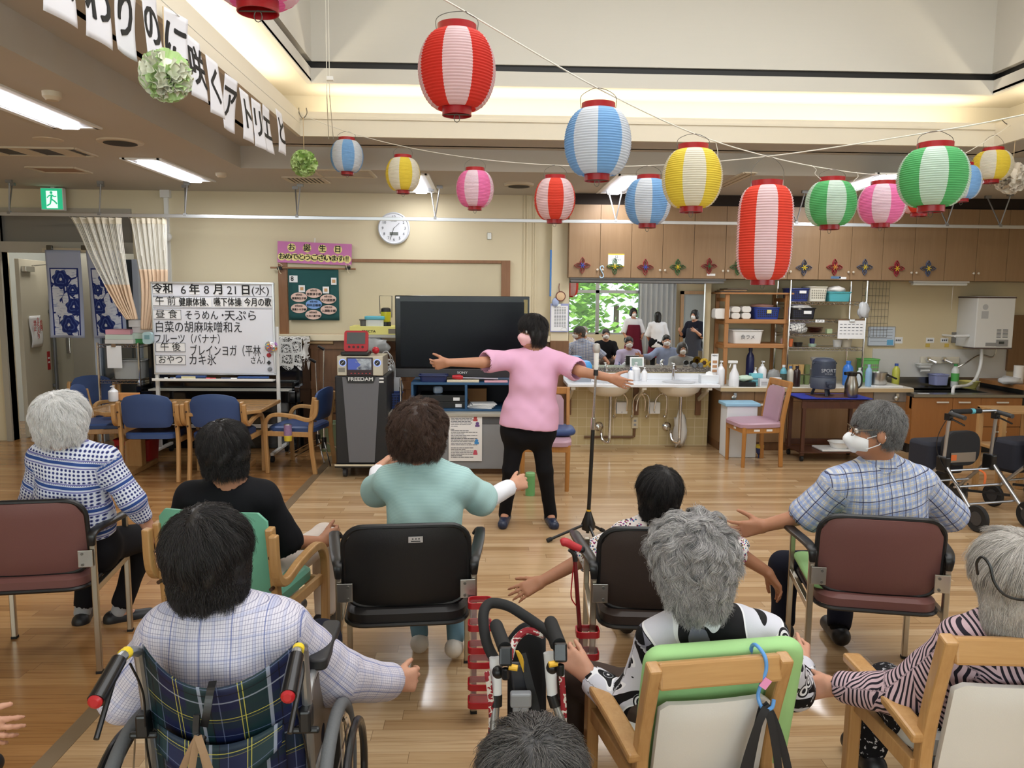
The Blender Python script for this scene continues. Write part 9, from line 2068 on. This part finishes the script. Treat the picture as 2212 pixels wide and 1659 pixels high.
# the person leading the exercise
Y0=5.45
ins=person('standing person in a pink blouse and black trousers, arms stretched out to both sides',A3(1149,716,Y0),(-0.80,-0.62,-0.05),A3(1159,757,Y0),(A3(1108,776,Y0),A3(1206,780,Y0)),([A3(1042,783,Y0-.16),A3(968,783,Y0-.18),A3(938,789,Y0-.16),(0,-.3,1),((0.5,0.5,0.3),0.7,0.12)],[A3(1256,803,Y0-.18),A3(1318,816,Y0-.28),A3(1350,829,Y0-.30),(0.2,-.3,1),((0.15,0.2,0.2),0.8,0.12)]),(A3(1116,930,Y0),A3(1166,930,Y0)),([A3(1103,1015,Y0-.02),A3(1091,1108,Y0+.06),(-0.15,-1,0),1.08],[A3(1177,1015,Y0-.02),A3(1189,1110,Y0+.06),(0.12,-1,0),1.08]),('bob','black'),m_pinkt,m_blackt,'a',0.006,1.0,up_=(-.04,0,1),sleeve=(0.78,0.72),mask=m_maskp,shoe=m_shoen,eyes=True,hem=-0.05,flare=1.25,ease=0.018,stns=((0.0,.19,.13),(.3,.185,.125),(.66,.175,.115),(.92,.15,.085)),nstr=9000,hair_len=.08,curl=.06,fold=.005,legr=0.86,seed=2)
person('white-haired person in a blue patterned pullover, seen from behind at the left',A3(137,903,3.40),(0.12,1,0.05),A3(142,958,3.41),(A3(92,990,3.43),A3(226,992,3.43)),([A3(72,1085,3.5),A3(95,1130,3.75),A3(110,1135,3.9),UPz],[A3(286,1080,3.46),A3(319,1135,3.52),A3(331,1180,3.55),(-.3,1,0),((.2,.25,.2),.35,.04)]),(A3(108,1185,3.46),A3(196,1185,3.48)),([np.array((-1.98,3.88,.43)),A3(178,1322,3.84),(-.25,1,0),.86],[np.array((-1.74,3.88,.43)),A3(258,1320,3.84),(.85,.45,0),.86]),('puffy','white'),m_knit,m_blackt,'c',0.006,1.0,sleeve=(1.30,1.6),shoe=m_shoeb,sock=m_sockg,nstr=16000,hair_len=.08,curl=.30,hair_scale=.97,stns=((0.0,.185,.12),(.33,.175,.115),(.66,.165,.11),(.92,.145,.085)),hem=.06,seed=3)
person('black-haired person in a black short-sleeved top on the green chair',A3(489,970,3.22),(0.5,1,0.0),A3(500,1042,3.24),(A3(415,1072,3.25),A3(568,1072,3.27)),([A3(378,1160,3.3),A3(420,1200,3.6),A3(440,1200,3.7),UPz],[A3(622,1172,3.34),A3(694,1172,3.48),A3(735,1152,3.54),(.2,.2,1),FIST]),(A3(455,1262,3.33),A3(555,1262,3.33)),([np.array((-1.03,3.75,.47)),np.array((-.99,3.80,.09)),(.1,1,0)],[np.array((-.80,3.74,.47)),np.array((-.80,3.72,.09)),(.35,.9,0)]),('bob','black'),m_blackt,m_beige,'b',0.006,1.0,sleeve=(0.98,0.98),mask=m_mask,shoe=m_shoeb,sock=m_blackt,belly=1.12,nstr=14000,hair_len=.09,curl=.08,seed=4,fold=.005,stns=((0.0,.19,.13),(.33,.185,.13),(.66,.175,.12),(.92,.15,.09)))
person('brown-haired person in a mint polo shirt with white undersleeves, arms raised forward',A3(906,932,3.32),(0.25,1,-0.05),A3(917,993,3.34),(A3(842,1040,3.36),A3(992,1042,3.37)),([A3(812,1062,3.60),A3(816,1014,3.76),A3(846,992,3.86),(0.4,0.2,1),RLX],[A3(1046,1082,3.50),A3(1106,1050,3.64),A3(1141,1036,3.72),(-.5,.3,1),((.5,.6,.4),.5,.06)]),(A3(868,1262,3.36),A3(968,1262,3.36)),([np.array((-.40,3.80,.45)),np.array((-.305,3.45,.10)),(-.05,1,0),.62],[np.array((-.17,3.80,.45)),np.array((-.135,3.40,.10)),(.2,1,0),.62]),('puffy','brown'),m_mint,m_blackt,'c',0.006,1.0,sleeve=(0.9,0.85),sleeve2=m_whitec,shoe=m_shoew,sock=m_sockb,nstr=16000,hair_len=.07,curl=.6,hair_scale=1.10,ease=.018,fold=.006,seed=5,collar=True,neck_hole=.9,stns=((0.0,.17,.12),(.33,.16,.115),(.66,.165,.11),(.92,.145,.085)))
person('black bob-haired person in a small flower print blouse, arms spread low',A3(1421,1063,3.40),(-.55,1,0.0),A3(1413,1122,3.42),(A3(1352,1156,3.43),A3(1492,1160,3.43)),([A3(1266,1204,3.40),A3(1168,1257,3.34),A3(1104,1288,3.30),(0.1,.6,.8),FLAT],[A3(1590,1192,3.40),A3(1658,1236,3.38),A3(1696,1290,3.36),(-.4,.6,.4),((.3,.5,.4),.5,.05)]),(A3(1378,1290,3.33),A3(1466,1290,3.33)),([np.array((.66,3.75,.42)),np.array((.70,3.66,.09)),(-.1,1,0)],[np.array((.86,3.75,.42)),np.array((.86,3.66,.09)),(.1,1,0)]),('bob','black'),m_floral,m_beige,'b',0.006,0.95,sleeve=(1.06,1.0),mask=m_mask,shoe=m_shoeb,nstr=14000,hair_len=.11,curl=.03,seed=6,ease=.016)
cp5=person('person with grey curls in a black and white swirl print blouse, near the middle right',A3(1490,1206,2.27),(-.35,1,-.08),A3(1512,1312,2.27),(A3(1425,1385,2.28),A3(1655,1375,2.30)),([A3(1358,1530,2.32),A3(1272,1460,2.42),A3(1222,1415,2.46),(.6,.1,.8),((.7,.8,.5),.4,.03)],[A3(1712,1490,2.40),A3(1737,1440,2.62),A3(1742,1412,2.68),UPz,FIST]),((.53,2.34,.36),(.71,2.34,.36)),([np.array((.32,2.58,.33)),np.array((.33,2.60,.09)),(0,1,0)],[np.array((.74,2.68,.36)),np.array((.74,2.66,.09)),(0,1,0)]),('curly','grey'),m_swirl,m_brownc,'c',0.0055,1.0,sleeve=(1.82,1.85),shoe=m_shoeb,nstr=34000,hair_len=.12,curl=.95,hair_scale=1.06,ease=.018,seed=7,fold=.006,neck_hole=1.05)
person('grey-haired man with glasses and mask in a blue checked shirt, looking left',A3(1891,928,3.24),(-.97,.24,-.08),A3(1896,990,3.27),(A3(1808,1046,3.28),A3(1985,1042,3.30)),([A3(1745,1112,3.34),A3(1650,1136,3.40),A3(1592,1146,3.42),(.1,-.1,1),((.25,.35,.25),.8,.16)],[A3(2050,1112,3.35),A3(2024,1134,3.56),A3(1990,1140,3.66),(0,0,1),RLX]),(A3(1858,1230,3.33),A3(1955,1232,3.35)),([A3(1694,1222,3.60),np.array((1.47,3.58,.09)),(.15,1,0)],[np.array((1.86,3.78,.46)),np.array((1.72,3.52,.09)),(.1,1,0)]),('man','salt'),m_check,m_navy,'b',0.006,1.06,sleeve=(.98,.98),mask=m_mask,shoe=m_shoeb,sock=m_blackt,nstr=12000,hair_len=.05,curl=.10,ease=.018,fold=.005,seed=8,collar=True,eyes=True,neck_hole=.85,stns=((0.0,.175,.125),(.33,.175,.125),(.66,.175,.115),(.92,.155,.09)))
person('grey-haired person with a black head strap in a pink and black striped blouse',A3(2186,1240,2.06),(.05,1,0),A3(2188,1345,2.07),(A3(2085,1392,2.08),A3(2285,1392,2.1)),([A3(1950,1500,2.20),A3(1800,1482,2.38),A3(1735,1488,2.46),(.2,.2,1),FIST],[A3(2360,1500,2.2),A3(2330,1500,2.5),A3(2300,1490,2.6),UPz]),((1.37,2.22,.40),(1.57,2.22,.40)),([np.array((1.40,2.50,.34)),np.array((1.36,2.50,.09)),(0,1,0)],[np.array((1.62,2.56,.38)),np.array((1.60,2.56,.09)),(0,1,0)]),('long','ash'),m_zebra,m_speck,'c',0.0055,1.0,sleeve=(1.80,1.8),shoe=m_shoeb,nstr=24000,hair_len=.15,curl=.08,hair_scale=1.05,ease=.020,fold=.006,seed=9,legr=1.0)
person('dark-haired person in a lilac checked shirt sitting in the wheelchair, right arm out',A3(456,1198,1.99),(.4,1,0),A3(470,1306,2.0),(A3(372,1368,2.01),A3(600,1360,2.01)),([A3(275,1495,2.08),A3(330,1560,2.35),A3(370,1550,2.45),UPz],[A3(722,1462,2.16),A3(852,1474,2.36),A3(922,1464,2.46),(0,.3,1),((.5,.6,.4),.5,.05)]),((-.80,2.06,.44),(-.58,2.06,.44)),([np.array((-.82,2.52,.50)),np.array((-.80,2.66,.16)),(0,1,0)],[np.array((-.56,2.52,.50)),np.array((-.58,2.66,.16)),(0,1,0)]),('bob','black'),m_lilac,m_navy,'c',0.0055,1.0,sleeve=(1.2,1.86),mask=m_mask,shoe=m_shoeb,nstr=26000,hair_len=.10,curl=.12,hair_scale=1.06,ease=.026,fold=.006,seed=10,collar=True,neck_hole=.95,stns=((0.0,.17,.12),(.33,.165,.118),(.66,.17,.115),(.92,.15,.088)))
def seated(label,hd,hair,top,bottom,s=1.0,h=0.012,face=(0,1,0),arm=None,skin='c',**k):
 """a seated figure placed by its head"""
 f=unit((face[0],face[1],0));r_=np.cross(f,(0,0,1));hd=V3(hd);P=lambda a,b,c:hd+r_*a*s+f*b*s+np.array((0,0,c*s));z=max(.36,min(.46,hd[2]-.55*s));G=lambda a,b,c:np.array((*(hd+r_*a*s+f*b*s)[:2],c))
 arms_=arm(P)if arm else([P(-.23,.08,-.42),P(-.14,.30,-.48),P(-.10,.40,-.48),UPz],[P(.23,.08,-.42),P(.14,.30,-.48),P(.10,.40,-.48),UPz])
 return person(label,hd,face,P(0,-.03,-.135),(P(-.165,-.03,-.20),P(.165,-.03,-.20)),arms_,(G(-.1,-.04,z),G(.1,-.04,z)),([G(-.11,.40,z+.03),G(-.11,.40,.09),f],[G(.11,.40,z+.03),G(.11,.40,.09),f]),hair,top,bottom,skin,h,s,shoe=m_shoeb,**k)
p9=A3(1150,1690,1.30)
seated('dark grey-haired head at the bottom edge below the folded walker',p9,('short','dgrey'),m_brownc,m_navy,0.95,0.007,nstr=22000,hair_len=.10,curl=.15,seed=11,hair_scale=1.08)
p10=A3(-430,1330,2.02)
seated('hand of a person reaching in at the left edge near the floor strip',p10,('short','grey'),m_whitec,m_navy,1.0,0.006,sleeve=(1.0,1.0),seed=12,skin='c',arm=lambda P:([P(-.23,.08,-.42),P(-.14,.30,-.48),P(-.10,.40,-.48),UPz],[A3(-250,1560,2.03),A3(-88,1568,2.06),A3(20,1582,2.08),(0,.3,1),((.3,.35,.25),.6,.12)]))
# people seen only in the mirror, out of the frame to the right and behind the camera
def mir(px_,py_,Y):q=at(px_,py_,2*MY-Y);return np.array((q.x,Y,q.z+.0236*(MY-Y)))
GM='people seen in the mirror'
seated('seated person in a black vest over brown sleeves, seen in the mirror',mir(1309,722,1.8),('short','dgrey'),m_blackt,m_brownc,mask=m_mask,seed=21,group=GM,eyes=True)
seated('seated person in a lavender cardigan near the middle of the mirror',mir(1359,740,2.85),('short','dgrey'),cloth('lavender_cotton',(186,176,206)),m_beige,mask=m_mask,seed=22,group=GM,eyes=True,sleeve=(1.8,1.8),h=0.010)
seated('seated man in a blue open shirt, arm out, seen in the mirror',mir(1440,736,2.9),('man','black'),cloth('blue_shirt',(140,152,182)),m_beige,mask=m_mask,seed=23,group=GM,eyes=True,sleeve=(1.7,1.7),h=0.010,arm=lambda P:([P(-.34,.12,-.30),P(-.52,.18,-.28),P(-.6,.2,-.26),UPz],[P(.25,.08,-.40),P(.2,.30,-.46),P(.2,.4,-.46),UPz]))
seated('grey-haired seated person in a grey tee at the right of the mirror',mir(1474,754,3.9),('bob','salt'),cloth('grey_tee',(150,152,152)),m_navy,mask=m_mask,seed=24,group=GM,eyes=True,h=0.010)
seated('grey-haired seated person small at the left of the mirror behind the checked shirt',mir(1262,716,.4),('short','ash'),m_floral,m_navy,mask=m_mask,seed=25,group=GM)
m_maroon=cloth('maroon_apron',(104,30,48))
def standing(label,px_,py_,Y,face,hair,top,bottom,apron,seed,arm=0):
 hd=mir(px_,py_,Y);f=unit(face);r_=np.cross(f,(0,0,1));k=hd[2]/1.45;P=lambda a,b,c:hd+(r_*a+f*b+np.array((0,0,c)))*k;G=lambda a,b,c:np.array((*(hd+(r_*a+f*b)*k)[:2],c*k))
 el=.28 if arm else.06
 t=person(label,hd,face,P(0,-.02,-.13),(P(-.16,-.02,-.20),P(.16,-.02,-.20)),([P(-.24,el*.3,-.46),P(-.20,el,-.62+el),P(-.17,el+.1,-.70+el*1.4),UPz],[P(.24,el*.3,-.46),P(.20,el,-.62+el),P(.17,el+.1,-.70+el*1.4),UPz]),(G(-.09,-.02,.80),G(.09,-.02,.80)),([G(-.1,0,.44),G(-.1,-.02,.09),f],[G(.1,0,.44),G(.1,-.02,.09),f]),hair,top,bottom,'c',0.012,k,mask=m_mask,shoe=m_shoeb,seed=seed,group=GM,hem=.08)
 if apron:
  B=Blob(.012);a,b_=P(0,.035,-.34),G(0,.03,.44);B.cone(a-r_*.05*k,b_-r_*.09*k,.108*k,.150*k,.06).cone(a+r_*.05*k,b_+r_*.09*k,.108*k,.150*k,.06).cut(b_,DN).cut(a+np.array((0,0,.06)),UPz);B.build('apron',apron,t)
 return t
standing('standing helper in a maroon apron facing the room, seen in the mirror',1369,676,-1.5,(.1,1,0),('bob','black'),m_whitec,m_blackt,m_maroon,31)
standing('standing helper seen from behind with crossed maroon apron straps, in the mirror',1421,684,-.9,(.1,-1,0),('long','black'),m_whitec,m_blackt,m_maroon,32)
standing('standing helper in a checked apron holding a tablet at the right of the mirror',1501,681,.6,(-.7,.7,0),('bob','black'),m_navy,m_blackt,gm('gingham',plaid((220,218,212),[('x',.03,.015,0,(40,44,60),.8),('y',.03,.015,0,(40,44,60),.8)])),33,1)
# spectacles of the man in the checked shirt
hq_=A3(1891,928,3.24);f_=unit((-.97,.24,-.08));u_=unit(V3(UPz)-f_*f_[2]);r_=np.cross(f_,u_);HH=lambda x,y,z:hq_+(r_*x+f_*y+u_*z)*1.06
gl=thing('spectacles','thin metal spectacles worn by the man in the blue checked shirt','glasses',hq_);m_wire=M('spectacle_metal',(120,104,84),.3,.9)
for q in(-1,1):
 b=MB();b.tube([HH(q*.034+.024*math.cos(a),.101-.012*abs(math.cos(a)),.004+.018*math.sin(a))for a in[2*PI*i/20 for i in range(20)]],.0016,6,closed=True);b.build('rim',m_wire,gl,True,world=True);b=MB();b.tube([HH(q*.060,.089,.010),HH(q*.076,.05,.012),HH(q*.080,-.01,.012),HH(q*.080,-.03,-.01)],.0016,6);b.build('temple',m_wire,gl,True,world=True)
b=MB();b.tube([HH(-.010,.101,.006),HH(0,.104,.010),HH(.010,.101,.006)],.0016,6);b.build('bridge',m_wire,gl,True,world=True)
# trees, curtain and door behind the camera, seen in the mirror
for k in range(7):
 b=MB();rr=np.random.default_rng(50+k);c=Vector((-5.3+1.82*k,-5.2,1.7));
 for i in range(900):
  d=Vector(rr.normal(size=3)).normalized()*rr.uniform(.5,1.0)**.5;p=c+Vector((d.x*1.28,d.y*.8,d.z*1.9));m=frame(rr.normal(size=3));s_=rr.uniform(.10,.19);b.add([p+m@Vector(v)for v in((-s_,0,0),(0,-s_*.5,0),(s_,0,0),(0,s_*.5,0))],[(0,1,2,3)])
 t=thing('garden_tree','bright green leafy tree outside the rear windows, seen in the mirror','tree',(c.x,c.y,-.3),0,'trees outside the rear windows');b.build('foliage',M('leaf_green',(150,208,84),.6,**{'Transmission Weight':0.0}),t,world=True);b=MB();b.cyl((0,0,0),(0,0,2.0),.08,n=8);b.build('trunk',M('bark',(80,62,46),.9),t,True)
rcu=thing('window_curtain','pale grey curtain beside the rear windows, seen in the mirror','curtain',(4.4,-2.45,2.4));b=MB();b.grid(lambda u,v:Vector(((u-.5)*.95,.05*math.sin(u*44),-2.3*v)),70,4);b.build('cloth',M('curtain_grey',(196,198,200),.9),rcu,True,solid=.002)
rdr=struct(MB().bx(5.0,5.08,-2.55,-2.45,0,2.05).bx(5.85,5.93,-2.55,-2.45,0,2.05).bx(5.0,5.93,-2.55,-2.45,1.97,2.05).build('door_3',m_oak));b=MB();b.bx(5.08,5.85,-2.52,-2.49,.02,1.97);b.build('leaf',M('frosted_leaf',(176,186,192),.4),rdr)
